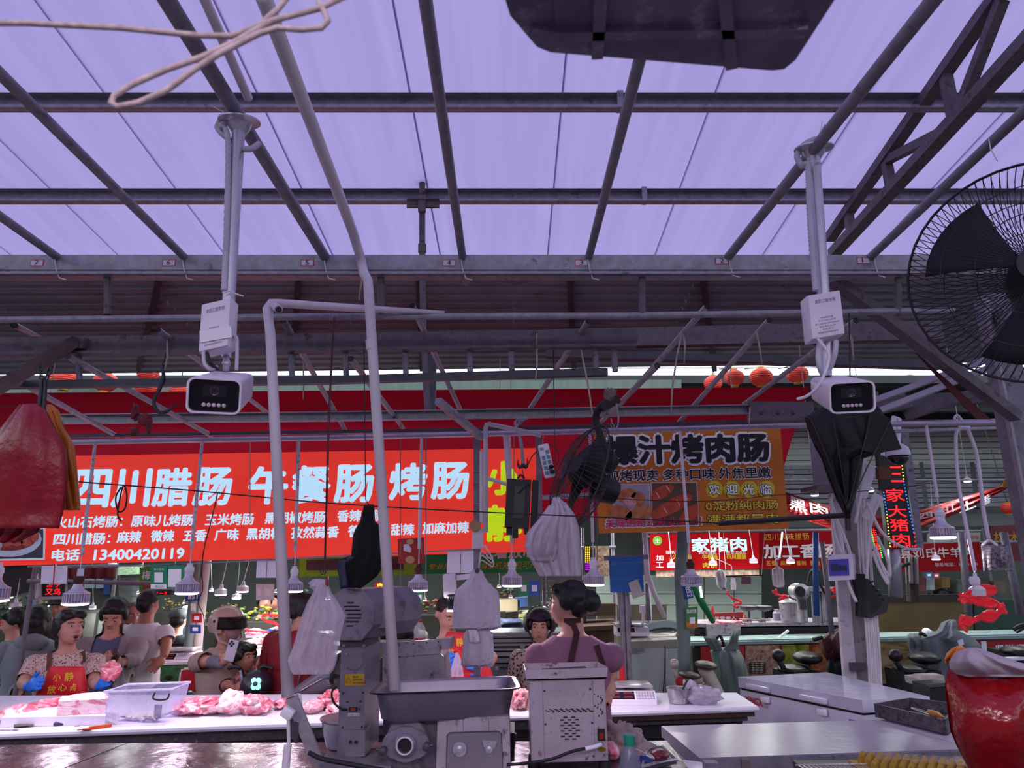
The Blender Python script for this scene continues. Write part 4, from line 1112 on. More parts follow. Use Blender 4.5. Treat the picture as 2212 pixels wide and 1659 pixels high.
def fan(name, c, axis, r, depth, nw, wr, label, blades=True, motor=True, front=True, mat=BLACK):
 t_ = thing(name, c, label, 'fan')
 x, y, d = basis(axis)
 def pt(a, rr, h):
  return c + x * math.cos(a) * rr + y * math.sin(a) * rr + d * h
 for nm, sg in ((('front_guard', 1),) if front else ()) + (('rear_guard', -1),):
  mb = MB()
  for k in range(nw):
   a = 2 * math.pi * k / nw
   mb.tube([pt(a + .25 * (1 - f), r * (.14 + .86 * f), sg * depth * math.cos(f * f * math.pi / 2)) for f in (0, .25, .5, .75, .9, 1)], wr, 4, caps=False)
  for f in (.14, .45, .72):
   mb.tube([pt(2 * math.pi * i / 32, r * f, sg * depth * math.cos(((f - .14) / .86) ** 2 * math.pi / 2)) for i in range(32)], wr * 1.3, 4, closed=True)
  mk(nm, mb, mat, t_, kind='stuff')
 mk('rim_ring', MB().tube([pt(2 * math.pi * i / 40, r * 1.005, 0) for i in range(40)], wr * 3, 6, closed=True), mat, t_, smooth=True)
 if front:
  mk('centre_badge', MB().lathe([(r * .15, 0), (r * .15, .006)], c + d * depth * 1.0, frame((0, 0, 0), x, y, d), 18), M('fan_badge', '#2b2233', .4), t_)
 mk('hub', MB().lathe([(r * .13, -depth * .5), (r * .13, depth * .5), (r * .06, depth * .7)], c, frame((0, 0, 0), x, y, d), 16), BLACK, t_, smooth=35)
 if blades:
  for k in range(3):
   a0 = 2 * math.pi * k / 3 + .4
   def bl(u, v):
    a = a0 + (u - .5) * (.85 + .2 * v)
    return pt(a, r * (.13 + .72 * v), (u - .5) * depth * .8)
   mk('blade', MB().sheet(bl, 6, 5, .002), M('dark_fan_blade', '#17161c', .6, .0), t_, smooth=True)
 if motor:
  mk('motor', MB().lathe([(.001, -depth * 2.3), (r * .2, -depth * 2.2), (r * .24, -depth * 1.6), (r * .22, -depth * .9), (r * .1, -depth * .7)], c, frame((0, 0, 0), x, y, d), 18), BLACK, t_, smooth=35)
 return t_, x, y, d
cB = P(2238, 585, 1.98)
bf, *_ = fan('wall_fan', cB, V((-.55, -.8, -.1)), .335, .11, 92, .0014, 'large black industrial fan in a wire cage, cut by the right edge')
mk('bracket_arm', MB().tube([cB + V((.16, .22, 0)), cB + V((.3, .5, -.05)), P(2160, 680, 3.25)], .03, 10), BLACK, bf, smooth=True)
mk('tie_wire', MB().tube([P(2155, 348, 1.85), P(2140, 322, 1.86), P(2136, 300, 1.87)], .0016, 5), WIREW, bf)
cS = P(1254, 1034, 3.35)
sf, *_ = fan('wall_fan', cS, V((-.93, -.27, .36)), .272, .085, 60, .0013, 'small black caged fan drooping in front of the orange banner', mat=M('dusty_fan_wire', '#3a3236', .7, 0, .2, 30))
mk('neck_arm', MB().tube(smooth([P(1312, 985, 3.42), P(1298, 945, 3.42), P(1287, 905, 3.42), P(1296, 880, 3.4), P(1322, 866, 3.4)]), .018, 10), BLACK, sf, smooth=True)
mk('motor_cover', MB().blob(P(1312, 996, 3.42), (.052, .06, .06), .08, 2, 3, 3), BLACK, sf, smooth=True)
mk('mount_stub', MB().bar(P(1298, 882, 3.4), P(1336, 862, 3.4), .04, .04), BLACK, sf)
mk('dusty_rag', MB().blob(P(1318, 855, 3.4), (.03, .03, .04), .5, 3, 5, 3), M('dusty_rag', '#8a7670', .9, 0, .3, 30), sf, smooth=True)
IRON = M('iron_hook', '#3a3840', .45, .5, .2, 30)
def hook(pts, Y, r, label, mat=IRON, chain=None):
 t_ = thing('meat_hook', P(*pts[0], Y), label, 'hook')
 q = smooth([P(*p, Y) for p in pts])
 k = len(q)
 mk('hook_bend', MB().tube(q, [r * min(1, (k - 1 - i) / (k * .25) + .15) for i in range(k)], 8), mat, t_, smooth=True)
 if chain:
  for i, (a, b_) in enumerate(zip(chain[:-1], chain[1:])):
   A_, B_ = P(*a, Y), P(*b_, Y)
   d = (B_ - A_)
   s_ = V((1, 0, 0)) if i % 2 else V((0, 1, 0))
   mk('chain_link', MB().tube([A_ + d * .5 + d * .58 * math.cos(t) + s_ * .007 * math.sin(t) for t in (2 * math.pi * j / 12 for j in range(12))], .0022, 5, closed=True), mat, t_, smooth=True)
 return t_
hook([(352, 795), (353, 815), (345, 840), (332, 868), (342, 889), (362, 888), (383, 868)], 2.97, .0085, 'big iron meat hook tied by wire under the rack at left', chain=[(362, 752), (361, 762), (359, 772), (357, 780), (353, 790), (351, 800)])
hook([(90, 818), (88, 850), (84, 880), (76, 892), (68, 880)], 2.25, .006, 'iron hook on a chain holding the red bags', chain=[(85, 785), (88, 794), (86, 803), (90, 812), (90, 822)])
hook([(98, 822), (97, 850), (95, 880), (100, 890)], 2.25, .006, 'second iron hook beside the first, on its own chain', chain=[(112, 790), (106, 800), (104, 810), (99, 822)])
th_ = thing('meat_hook', P(1125, 948, 3.7), 'treble iron hook holding the black box above the counter', 'hook')
mk('top_bend', MB().tube(smooth([P(*q, 3.7) for q in ((1140, 905), (1125, 905), (1113, 912), (1118, 930), (1124, 948))]), .007, 8), GALV, th_, smooth=True)
mk('shank', MB().tube([P(1124, 948, 3.7), P(1127, 968, 3.7), P(1130, 1002, 3.7)], .009, 8), GALV, th_, smooth=40)
for px, py in ((1119, 990), (1139, 988), (1129, 985)):
 e_ = P(px, py, 3.7 + (0.03 if px == 1129 else 0))
 mk('prong', MB().tube(smooth([P(1130, 1000, 3.7), P(1130 + (px - 1130) * .6, 1010, 3.7), P(px, 1003, 3.7), e_]), [.007] * 12 + [.005, .004, .003, .003, .002, .001, .001][:7], 8), IRON, th_, smooth=True)
hook([(1332, 872), (1336, 905), (1332, 925), (1322, 935), (1314, 928)], 3.3, .004, 'thin wire hook hanging beside the drooping fan arm', GALV, chain=[(1320, 905), (1322, 915), (1324, 925), (1326, 936)])
bb_ = thing('device_box', P(1128, 1148, 3.7), 'black plastic device case hanging from the treble hook', 'box')
q = [P(a, b_, 3.66) for a, b_ in ((1095, 1034), (1148, 1036), (1143, 1141), (1090, 1137))]
mk('case', MB().prism(q, (0.0, .16, 0)), BLACK, bb_)
q = [P(a, b_, 3.68) for a, b_ in ((1151, 1036), (1164, 1038), (1160, 1146), (1146, 1143))]
mk('side_block', MB().prism(q, (0, .14, 0)), BLACK, bb_)
mk('foot', MB().box(P(1100, 1147, 3.72), (.03, .05, .04)).box(P(1113, 1152, 3.7), (.03, .05, .05)).box(P(1137, 1147, 3.7), (.025, .05, .035)), BLACK, bb_, kind='stuff')
mk('handle', MB().tube(smooth([P(1118, 1034, 3.7), P(1125, 1026, 3.7), P(1133, 1034, 3.7)]), .006, 6).tube([P(1128, 1012, 3.7), P(1132, 1030, 3.7)], .002, 5), BLACK, bb_, smooth=True)
mk('lid_line', MB().prism([P(a, b_, 3.655) for a, b_ in ((1112, 1050), (1135, 1051), (1132, 1120), (1108, 1119))], (0, .004, 0)), M('case_panel', '#1e1c24', .35), bb_)
mk('cord', MB().tube(smooth([P(1120, 1065, 3.64), P(1130, 1055, 3.62), P(1143, 1045, 3.64)]), .003, 6), RUBBER, bb_, smooth=True)
ps = thing('power_strip', P(1180, 996, 3.6), 'white power strip with blue sockets hanging beside the treble hook', 'power strip')
A_, B_ = P(1173, 962, 3.6), P(1188, 1030, 3.6)
d = (A_ - B_).normalized()
x = V((0, 1, 0)).cross(d).normalized() * 1
if x.x < 0: x = -x
mt = frame((0, 0, 0), x, d.cross(x) * 1, d)
L_ = (A_ - B_).length
cen = (A_ + B_) / 2
mk('body', MB().rbox(cen, (.055, .03, L_ * 1.05), .008, mt), WHITEP, ps, smooth=35)
for k in range(5):
 for j in (-1, 1):
  if k == 0 and j == -1: continue
  mk('socket', MB().box(cen + x * j * .0125 + d * (L_ * (.26 - k * .16)) + V((0, -.0158, 0)), (.018, .003, .02), mt), M('blue_socket', '#5a86a8', .4, 0, .15, 60), ps)
mk('switch', MB().box(cen - x * .012 + d * L_ * .38 + V((0, -.0165, 0)), (.02, .005, .014), mt), M('clear_switch', '#9a9aa0', .3), ps)
for k in (3, 4):
 mk('plug', MB().blob(cen + x * .014 + d * (L_ * (.26 - k * .16)) + V((0, -.03, 0)), (.014, .018, .011), .05, 1, 1, 2), BLACK, ps, smooth=True)
mk('cable', MB().tube(smooth([P(1183, 1015, 3.57), P(1205, 1000, 3.56), P(1205, 975, 3.57), P(1185, 958, 3.59)]), .0025, 6).tube(smooth([P(1160, 975, 3.58), P(1150, 985, 3.6), P(1140, 1005, 3.64)]), .0025, 6), RUBBER, ps, smooth=True)
mk('hanging_wire', MB().tube([P(1172, 960, 3.6), P(1174, 935, 4.0)], .002, 5), GALV, ps)
def rows(rws, Y, nu=14, wave=.012, freq=5, th=.0, puff=0.0, seed=0, ny=4):
 """cloth or film hung by its top: rows of (photo y, left x, right x), with folds"""
 ys = [r_[0] for r_ in rws]
 def f(u, v):
  k = v * (len(rws) - 1)
  i = min(int(k), len(rws) - 2)
  t = k - i
  a, b_ = rws[i], rws[i + 1]
  py = a[0] + (b_[0] - a[0]) * t
  xl = a[1] + (b_[1] - a[1]) * t
  xr = a[2] + (b_[2] - a[2]) * t
  e = 4 * u * (1 - u)
  dy = -puff * e ** .6 * math.sin(min(1, v * 1.1 + .05) * math.pi * .9) + wave * min(1, v * 2 + .2) * (math.sin(u * freq * 6.28 + seed + 1.2 * math.sin(v * 3 + seed)) + .5 * math.sin(u * freq * 15 + seed * 2 + v * 5))
  return P(xl + (xr - xl) * u, py, Y + dy)
 return MB().sheet(f, nu, (len(rws) - 1) * ny, th)
def hollow(rws, Y, puff, wave, seed, nu=16, th=0.0, freq=3):
 a = rows(rws, Y, nu, wave, freq, th, puff, seed)
 b_ = rows(rws, Y + .01, nu, wave, freq, th, -puff, seed + 2)
 a.add(b_.v, [f[::-1] for f in b_.f])
 return a
REDBAG = M('crimson_plastic_bag', '#930a20', .38, 0, .12, 6, bs=9, bd=.02)
ORBAG = M('orange_plastic_bag', '#c0690e', .35, 0, .15, 6, bs=14, bd=.02)
t_ = thing('plastic_bag', P(60, 885, 2.3), 'stack of crimson plastic bags hanging at the left edge', 'bag')
mk('front_bag', rows([(874, 52, 78), (888, 42, 98), (905, 30, 106), (935, 8, 122), (968, -14, 141), (1010, -24, 145), (1060, -30, 143), (1110, -30, 135), (1141, -30, 127)], 2.22, 24, .005, 1.3, .004, .05, 1), REDBAG, t_, smooth=True)
mk('back_bag', rows([(874, 45, 70), (930, 0, 110), (1000, -30, 130), (1100, -30, 112), (1150, -30, 82), (1172, -30, 40)], 2.3, 16, .012, 3, .004, .02, 3), REDBAG, t_, smooth=True)
t_ = thing('plastic_bag', P(115, 885, 2.36), 'orange-yellow plastic bags hanging behind the crimson ones', 'bag')
mk('bag_sheet', rows([(876, 100, 112), (890, 101, 127), (925, 104, 134), (960, 108, 156), (1000, 115, 161), (1050, 125, 166), (1090, 132, 170), (1102, 134, 170)], 2.36, 12, .014, 3, .006, .02, 2), ORBAG, t_, smooth=True)
mk('under_sheet', rows([(890, 110, 126), (955, 115, 153), (1040, 128, 160), (1098, 135, 165)], 2.4, 10, .012, 4, .006, 0, 5), M('darker_orange_bag', '#94500c', .4, 0, .15, 6), t_, smooth=True)
WB_ = film('white_bag_film', '#ece0ec', .95, .4)
t_ = thing('plastic_bag', P(1200, 1085, 3.45), 'fluffy bundle of white plastic bags hanging by a black string', 'bag')
mk('front_layer', rows([(1080, 1196, 1212), (1092, 1190, 1226), (1110, 1180, 1240), (1140, 1152, 1250), (1160, 1142, 1252), (1200, 1140, 1254), (1235, 1160, 1254), (1245, 1166, 1254)], 3.06, 30, .014, 4, .002, .05, 1), WB_, t_, smooth=True)
mk('side_layer', rows([(1092, 1186, 1210), (1120, 1166, 1215), (1150, 1140, 1210), (1180, 1134, 1205), (1200, 1140, 1200), (1212, 1152, 1195)], 3.03, 18, .012, 3, .002, .05, 4), WB_, t_, smooth=True)
mk('back_layer', rows([(1085, 1194, 1222), (1115, 1185, 1240), (1170, 1170, 1252), (1244, 1178, 1252)], 3.12, 20, .012, 5, .002, 0, 7), WB_, t_, smooth=True)
mk('gathered_top', MB().blob(P(1203, 1086, 3.06), (.022, .02, .025), .35, 3, 4, 3), WB_, t_, smooth=True)
mk('string', MB().tube([P(1203, 1088, 3.05), P(1199, 1000, 3.05), P(1197, 900, 3.04), P(1195, 748, 3.0)], .0022, 5), RUBBER, t_)
MILK = film('milky_bag_film', '#f0e6f2', .93, .45)
MILKE = M('bag_edge_white', '#dfd6e6', .5, 0, .03)
for rws, Y, lb in (([(1231, 1020, 1040), (1245, 1018, 1046), (1262, 1000, 1058), (1276, 984, 1074), (1300, 981, 1077), (1340, 979, 1078), (1352, 979, 1080), (1357, 979, 1060)], 3.2, 'stack of milky flat carrier bags pinned to the grey post, upper'),
    ([(1353, 1012, 1052), (1366, 1004, 1062), (1392, 1001, 1064), (1420, 999, 1064), (1432, 997, 1062), (1437, 1004, 1050)], 3.24, 'smaller milky bag stack hanging under the upper one')):
 t_ = thing('plastic_bag', P((rws[0][1] + rws[0][2]) / 2, rws[0][0], Y), lb, 'bag')
 for k in range(3):
  rr = [(a + k * 1.5, l - k * 1.2 + 1, r_ + k * 1.6 - 1) for a, l, r_ in rws]
  mk('bag_sheet', rows(rr, Y + k * .012, 20, .004, 2, .003, .01, k * 2 + 1), MILK if k == 0 else MILKE, t_, smooth=True)
mk('pin_nail', MB().lathe([(.01, 0), (.01, .04)], P(1031, 1233, 3.19), rot('X', -90), 10), DARKST, t_)
mk('post_hook', MB().tube([P(1031, 1236, 3.2), P(1031, 1228, 4.12)], .005, 6), DARKST, t_)
mk('folded_flap', rows([(1358, 1010, 1030), (1372, 1012, 1034), (1388, 1016, 1036)], 3.22, 8, .006, 2, .002, .01, 4), MILKE, t_, smooth=True)
CLRB = film('clear_bag_film', '#eadeec', .68, .22, 22)
t_ = thing('plastic_bag', P(690, 1258, 2.45), 'clear plastic bags hanging in front of the machine head', 'bag')
rws = [(1257, 674, 702), (1268, 680, 712), (1280, 676, 716), (1300, 664, 730), (1330, 652, 746), (1365, 642, 738), (1400, 632, 730), (1425, 622, 728), (1445, 626, 722), (1457, 634, 712)]
mk('front_film', rows(rws, 2.45, 24, .012, 3, 0, .05, 1), CLRB, t_, smooth=True)
mk('back_film', rows([(a - 2, l + 4, r_ - 3) for a, l, r_ in rws], 2.5, 20, .01, 3, 0, -.02, 5), CLRB, t_, smooth=True)
mk('gathered_top', MB().blob(P(688, 1262, 2.45), (.03, .02, .018), .5, 3, 6, 3), CLRB, t_, smooth=True)
mk('red_tag', MB().blob(P(706, 1262, 2.44), (.006, .006, .022), .3, 3, 2, 2), M('dark_red_tag', '#7a1022', .5), t_, smooth=True)
mk('cord', MB().tube([P(698, 1236, 2.45), P(703, 1210, 2.48), P(712, 900, 2.6), P(722, 685, 2.75)], .0022, 5).tube([P(701, 1210, 2.48), P(709, 900, 2.62), P(719, 720, 2.75)], .002, 5), M('red_black_cord', '#4a1218', .7), t_)
mk('cord_ring', MB().tube([P(698, 1234, 2.45) + V((.008 * math.cos(a), 0, .01 * math.sin(a))) for a in (2 * math.pi * i / 14 for i in range(14))], .0022, 5, closed=True), IRON, t_)
t_ = thing('sheath', P(798, 1092, 2.6), 'black cloth pouch with a dark blue flap hanging over the machine', 'pouch')
mk('pouch', hollow([(1090, 788, 807), (1108, 784, 808), (1128, 779, 809), (1145, 768, 832), (1156, 764, 841), (1178, 762, 842), (1200, 760, 836), (1225, 745, 826), (1245, 740, 812), (1258, 740, 795), (1270, 742, 778)], 2.78, .03, .004, 1, th=.003), M('matt_black_cloth', '#07070a', .9), t_, smooth=True)
mk('blue_flap', rows([(1202, 752, 766), (1212, 734, 750), (1240, 733, 746), (1271, 736, 748)], 2.74, 6, .003, 1, .012, 0), M('navy_flap', '#0d1e40', .5), t_, smooth=True)
mk('string', MB().tube([P(798, 1092, 2.78), P(790, 1080, 2.79), P(786, 740, 2.96)], .002, 5), RUBBER, t_)
mk('dried_scrap', MB().blob(P(292, 890, 3.6), (.018, .02, .045), .6, 2.5, 3, 3).blob(P(312, 907, 3.6), (.035, .02, .03), .7, 2.5, 8, 3).blob(P(290, 932, 3.6), (.02, .02, .025), .6, 3, 5, 3).blob(P(322, 918, 3.6), (.015, .02, .04), .6, 3, 9, 3), M('dried_red_scrap', '#8a3a40', .8, 0, .5, 25), smooth=True, label='shrivelled red scrap caught on a wire below the slanting pipe', cat='scrap')
BLKC = M('black_umbrella_cloth', '#09080c', .7, 0, .2, 8, bs=12, bd=.02)
um = thing('umbrella', P(1831, 1113, 2.35), 'half-folded black umbrella hanging point down behind the right camera', 'umbrella')
mk('canopy', hollow([(868, 1796, 1884), (885, 1765, 1902), (902, 1738, 1912), (925, 1745, 1922), (950, 1754, 1932), (968, 1762, 1938), (978, 1768, 1900), (990, 1775, 1864), (1030, 1788, 1857), (1075, 1806, 1846), (1113, 1826, 1836)], 2.42, .06, .012, 2, 22, .002, 3), BLKC, um, smooth=True)
mk('wing_tip', MB().prism([P(a, b_, 2.36) for a, b_ in ((1880, 885), (1920, 902), (1948, 970), (1896, 978), (1862, 974))], (0, .012, 0)), BLKC, um)
mk('hanging_cord', MB().tube([P(1838, 885, 2.42), P(1836, 800, 2.55), P(1834, 674, 2.76)], .003, 5), RUBBER, um)
mk('shaft', MB().tube([P(1831, 1108, 2.42), P(1832, 1146, 2.42)], .009, 8), BLACK, um)
for px in (1752, 1800, 1880, 1925):
 mk('rib', MB().tube([P(1831, 1100, 2.36), P((px + 1831) / 2, 1000, 2.34), P(px, 905, 2.34)], .002, 5), BLACK, um)
mk('rod', MB().tube([P(1553, 1131, 2.6), P(1700, 1121, 2.5), P(1838, 1112, 2.4)], .009, 8), BLACK, smooth=40, label='long thin black rod sticking out left from the umbrella tip', cat='rod')
for pts, Y, r_, lb in (([(-20, 1024), (145, 1039), (420, 1060), (700, 1086), (1000, 1104), (1380, 1121), (1560, 1131)], 2.62, .0026, 'long thin black line sagging across the lit banner'),
     ([(1240, 1072), (1500, 1083), (1700, 1068), (1850, 1062), (1990, 1048)], 3.6, .002, 'thin dark wire strung from the fan to the dotted sign'),
     ([(470, 1065), (455, 1130), (440, 1190), (435, 1245)], 2.62, .0022, 'thin black cord dangling from the long line at left'),
     ([(262, 1052), (250, 1075), (256, 1105), (270, 1098), (274, 1068), (266, 1050), (254, 1108), (262, 1125)], 2.62, .0028, 'loop of black wire hanging on the long line'),
     ([(436, 1240), (438, 1275), (428, 1300), (440, 1330), (442, 1360)], 6.68, .004, 'black cable running down the left concrete pillar')):
 mk('wire', MB().tube(smooth([P(*q, Y) for q in pts], 5), r_, 6), RUBBER, smooth=True, label=lb, cat='wire')
ad = thing('adapter_box', P(1032, 1160, 4.05), 'small white adapter box with a tape roll on the grey post', 'box')
mk('box', MB().rbox(P(1032, 1163, 4.05), (.062, .04, .11), .006), CAMW, ad, smooth=35)
c = P(1026, 1136, 4.02)
mk('tape_roll', MB().lathe([(.018, 0), (.03, 0), (.03, .03), (.018, .03)], c, rot('X', 90), 18), M('tan_tape', '#a8845a', .5), ad, smooth=35)
for k in range(3):
 mk('cable', MB().tube(smooth([P(1042 + k * 3, 1178, 4.0), P(1056 + k * 4, 1190 + k * 8, 4.0), P(1060 + k * 2, 1208 + k * 8, 4.02), P(1040, 1190 + k * 10, 4.03), P(1034, 1228, 4.05)]), .0035, 6), WIREW, ad, smooth=True)
# ================================================================ counters, machines, meat
MZ = 1.03
HDPE = M('white_cutting_board', '#dcd8e6', .45, 0, .05, 3, dirt='#b8aab8', dd=.68, ds=9)
mc = thing('meat_counter', (-.5, 4.3, 0), 'long white-topped pork counter with a dark grimy front', 'counter')
fl, fr_, bl_, br_ = PZ(-120, 1588, MZ), PZ(1637, 1526, MZ), PZ(-120, 1503, MZ), PZ(1590, 1496, MZ)
sp = 0.56
fm, bm_ = fl + (fr_ - fl) * sp, bl_ + (br_ - bl_) * sp
for a, b_, c, d in ((fl, fm, bm_, bl_), (fm + V((.004, 0, 0)), fr_, br_, bm_ + V((.004, 0, 0)))):
 mk('board_top', MB().prism([a, b_, c, d], (0, 0, -.028)), HDPE, mc)
mk('rounded_lip', MB().tube([fl + V((0, 0, -.014)), fr_ + V((0, 0, -.014))], .0155, 8), HDPE, mc, smooth=40)
ins = V((0, .07, 0))
mk('frame_rail', MB().bar(fl + ins + V((0, 0, -.06)), fr_ + ins + V((-.05, 0, -.06)), .03, .06, (0, 0, 1)), M('speckled_grimy_steel', '#4a444c', .6, .2, .3, 30, dirt='#b0a4b0', dd=.6, ds=40), mc)
mk('wood_edge', MB().bar(fl + (fr_ - fl) * .78 + V((0, .02, -.045)), fr_ + V((-.02, .02, -.045)), .02, .022, (0, 0, 1)), M('dark_brown_wood', '#4a2a22', .6, 0, .25, 12, st=(1, 8, 8)), mc)
mk('cabinet', MB().prism([fl + ins * 1.6, fr_ + ins * 1.6 + V((-.1, 0, 0)), br_ + V((-.1, -.06, 0)), bl_ + V((0, -.06, 0))], (0, 0, -.9)).v and MB().prism([p + V((0, 0, -.09)) for p in (fl + ins * 1.6, fr_ + ins * 1.6 + V((-.1, 0, 0)), br_ + V((-.1, -.06, 0)), bl_ + V((0, -.06, 0)))], (0, 0, -.94)), M('black_cabinet', '#1d1a20', .6), mc)
cb = MB().prism([PZ(0, 1571, MZ + .001), PZ(226, 1566, MZ + .001), PZ(230, 1540, MZ + .001), PZ(20, 1548, MZ + .001)], (0, 0, .045))
mk('cutting_board', cb, HDPE, label='thick white cutting board under the pork slab', cat='cutting board')
SZ = 1.15
m, t, b, o_ = nt('wavy_wet_stainless')
vec = coords(t)
n1_ = nz(t, vec, 5, 3, .5, .4)
n2_ = nz(t, coords(t, 'Object', (1, 3, 1)), 40, 3, .6)
t.links.new(ramp(t, nz(t, vec, 3, 4), [(.35, '#66606e'), (.65, '#8c8694')]), b.inputs['Base Color'])
b.inputs['Metallic'].default_value = .9
t.links.new(ramp(t, n2_, [(.4, (.16, .16, .16)), (.7, (.3, .3, .3))]), b.inputs['Roughness'])
ad_ = t.nodes.new('ShaderNodeMath')
ad_.operation = 'MULTIPLY_ADD'
t.links.new(n2_, ad_.inputs[0])
ad_.inputs[1].default_value = .12
t.links.new(n1_, ad_.inputs[2])
bump(t, b, ad_.outputs[0], .35, .03)
WAVY = m
wt_ = thing('steel_worktop', (-.4, 2.6, 0), 'wavy wet stainless steel worktop nearest to us', 'worktop')
j0, j1 = PZ(274, 1605, SZ), PZ(130, 1659, SZ)
j2 = j1 + (j1 - j0) * 1.2
a0, a1 = PZ(-140, 1612, SZ), PZ(1440, 1600, SZ)
e0, e1 = V((a0.x, 2.0, SZ)), V((a1.x - .02, 2.0, SZ))
mk('steel_sheet', MB().prism([e0, V((j2.x, 2.0, SZ)), j0, a0], (0, 0, -.03)), WAVY, wt_)
g_ = V((.006, 0, 0))
mk('steel_sheet', MB().prism([V((j2.x, 2.0, SZ)) + g_, e1, a1, j0 + g_], (0, 0, -.03)), WAVY, wt_)
for x in (-2.4, -1.0, .3, .75):
 for y in (2.1, 2.95):
  mk('leg', MB().box((x, y, .56), (.05, .05, 1.12)), GALVD, wt_)
MXY = 2.86
CAST = M('grey_cast_machine', '#837c8a', .36, .25, .12, 8, bs=50, bd=.001, dirt='#5b545e', dd=.57, ds=12)
mx = thing('meat_mixer', P(765, 1640, MXY), 'grey standing meat mixer with a slotted round head', 'mixer')
dv = V((.0, .3, 0))
def pl(pts, Y): return [P(a, b_, Y) for a, b_ in pts]
col4 = pl(((737, 1395), (790, 1390), (785, 1628), (728, 1631)), MXY)
mk('column', loft([[p for p in col4], [p + V((.02, .2, 0)) for p in col4]]), CAST, mx)
mk('column_flare', MB().prism(pl(((733, 1577), (789, 1577), (788, 1634), (726, 1636)), MXY - .012), (0, .14, 0)), CAST, mx)
oct_ = pl(((719, 1289), (745, 1271), (781, 1273), (808, 1301), (808, 1349), (782, 1381), (735, 1381), (714, 1352), (712, 1310)), MXY - .03)
mk('head_barrel', loft([oct_, [p + V((.14, .30, .0)) for p in oct_]]), CAST, mx, smooth=30)
cen = sum(oct_, V((0, 0, 0))) / 9
fp = mk('front_plate', MB().prism([cen + (p - cen) * 1.02 + V((0, -.012, 0)) for p in oct_], (0, .012, 0)), CAST, mx)
for x0, x1, y in ((749, 765, 1302), (742, 777, 1310), (745, 781, 1318), (749, 782, 1327), (748, 781, 1335), (746, 776, 1343), (748, 764, 1352)):
 p0, p1 = P(x0 + 1, y, MXY - .043), P(x1 - 1, y, MXY - .043)
 mk('vent_slot', MB().tube([p0 + V((0, .0, 0)), p1], .0028, 8), BLACK, fp)
def bolt(p, r, par, mat=None):
 mk('bolt', MB().lathe([(r, 0), (r, .004), (r * .55, .006), (r * .5, .003)], p, rot('X', 90), 10), mat or GALV, par)
for a, b_ in ((757, 1279), (802, 1325), (755, 1376)):
 bolt(P(a, b_, MXY - .042), .005, fp)
mk('side_box', MB().box(P(828, 1328, MXY + .1), (.09, .16, .085)), CAST, mx)
mk('collar', MB().prism(pl(((733, 1383), (795, 1381), (794, 1396), (734, 1398)), MXY - .01), (.01, .17, 0)), DARKST, mx)
for a in (743, 786):
 bolt(P(a, 1395, MXY - .012), .006, mx)
rp = mk('round_cover', disc(P(766, 1426, MXY - .001), 19 * S(1426, MXY), V((0, -1, 0)), .005, 24), CAST, mx, smooth=35)
for a, b_ in ((749, 1413), (776, 1413), (749, 1440), (776, 1440)):
 bolt(P(a, b_, MXY - .006), .005, rp)
wl = mk('warning_label', MB().prism(pl(((745, 1457), (787, 1455), (787, 1480), (745, 1482)), MXY - .002), (0, .002, 0)), M('warning_yellow', '#c09a18', .5), mx)
mk('warning_triangle', MB().tube(pl(((747, 1474), (753, 1463), (759, 1474)), MXY - .003), .0012, 5, closed=True), REDINK, wl)
for k, s in enumerate(('警告', '运转时切勿将手', '伸入搅拌桶内')):
 T(s, 762, 1460 + k * 6.5, 775 + k * 5 + (5 if k else 0), 1464 + k * 6.5, MXY - .002, BLACKINK, wl, 0, 0, .002)
lc = mk('lower_cover', MB().prism(pl(((737, 1491), (788, 1490), (786, 1575), (734, 1576)), MXY - .004), (0, .004, 0)), CAST, mx)
for a, b_ in ((741, 1497), (784, 1496), (740, 1571), (782, 1570), (751, 1516), (779, 1515), (777, 1531)):
 bolt(P(a, b_, MXY - .005), .0035, lc, DARKST)
sw = mk('switch', MB().box(P(763, 1532, MXY - .008), (.03, .01, .014)), BLACK, mx)
mk('rocker', MB().box(P(763, 1532, MXY - .014), (.018, .006, .009)), M('amber_rocker', '#8a3a14', .4), sw)
tg = mk('name_strip', MB().box(P(764, 1544, MXY - .005), (.042, .001, .01)), PAPER, mx)
T('正转停止反转', 753, 1542, 775, 1547, MXY - .005, BLACKINK, tg, 0, 0, .002)
mk('power_cable', MB().tube(smooth([P(726, 1484, MXY), P(717, 1495, MXY - .02), P(720, 1515, MXY - .02), P(735, 1530, MXY - .02), P(750, 1533, MXY - .012)]), .004, 8), RUBBER, mx, smooth=True)
mk('pulley_disc', MB().lathe([(.055, 0), (.06, .008), (.055, .016)], P(731, 1445, MXY + .07), rot('Y', -78), 22), DARKST, mx, smooth=35)
mk('pulley_shaft', MB().tube([P(700, 1463, MXY + .07), P(735, 1462, MXY + .07)], .008, 8), GALV, mx)
mk('mixing_bowl', MB().lathe([(.03, -.11), (.07, -.09), (.086, -.04), (.092, 0), (.1, .006), (.1, .012), (.088, .012)], P(748, 1556, MXY + .13), None, 24), STEEL, mx, smooth=35)
mk('base_plate', MB().prism([P(690, 1645, MXY - .14), P(845, 1655, MXY - .14), P(855, 1612, MXY + .25), P(722, 1606, MXY + .25)], (0, 0, -.028)), CAST, mx)
for a in (757, 769):
 mk('base_hole', disc(P(a, 1603, MXY - .024), .006, V((0, -1, 0)), .002, 12), M('rust_hole', '#3a2024', .8), mx)
hp = thing('slicer_hood', P(895, 1465, 3.2), 'plain stainless hood of a slicer behind the steel tray', 'slicer')
mk('hood_plate', MB().prism(pl(((827, 1391), (953, 1381), (952, 1412), (958, 1418), (966, 1475), (826, 1480)), 3.2), (0, .012, 0)), STEEL, hp)
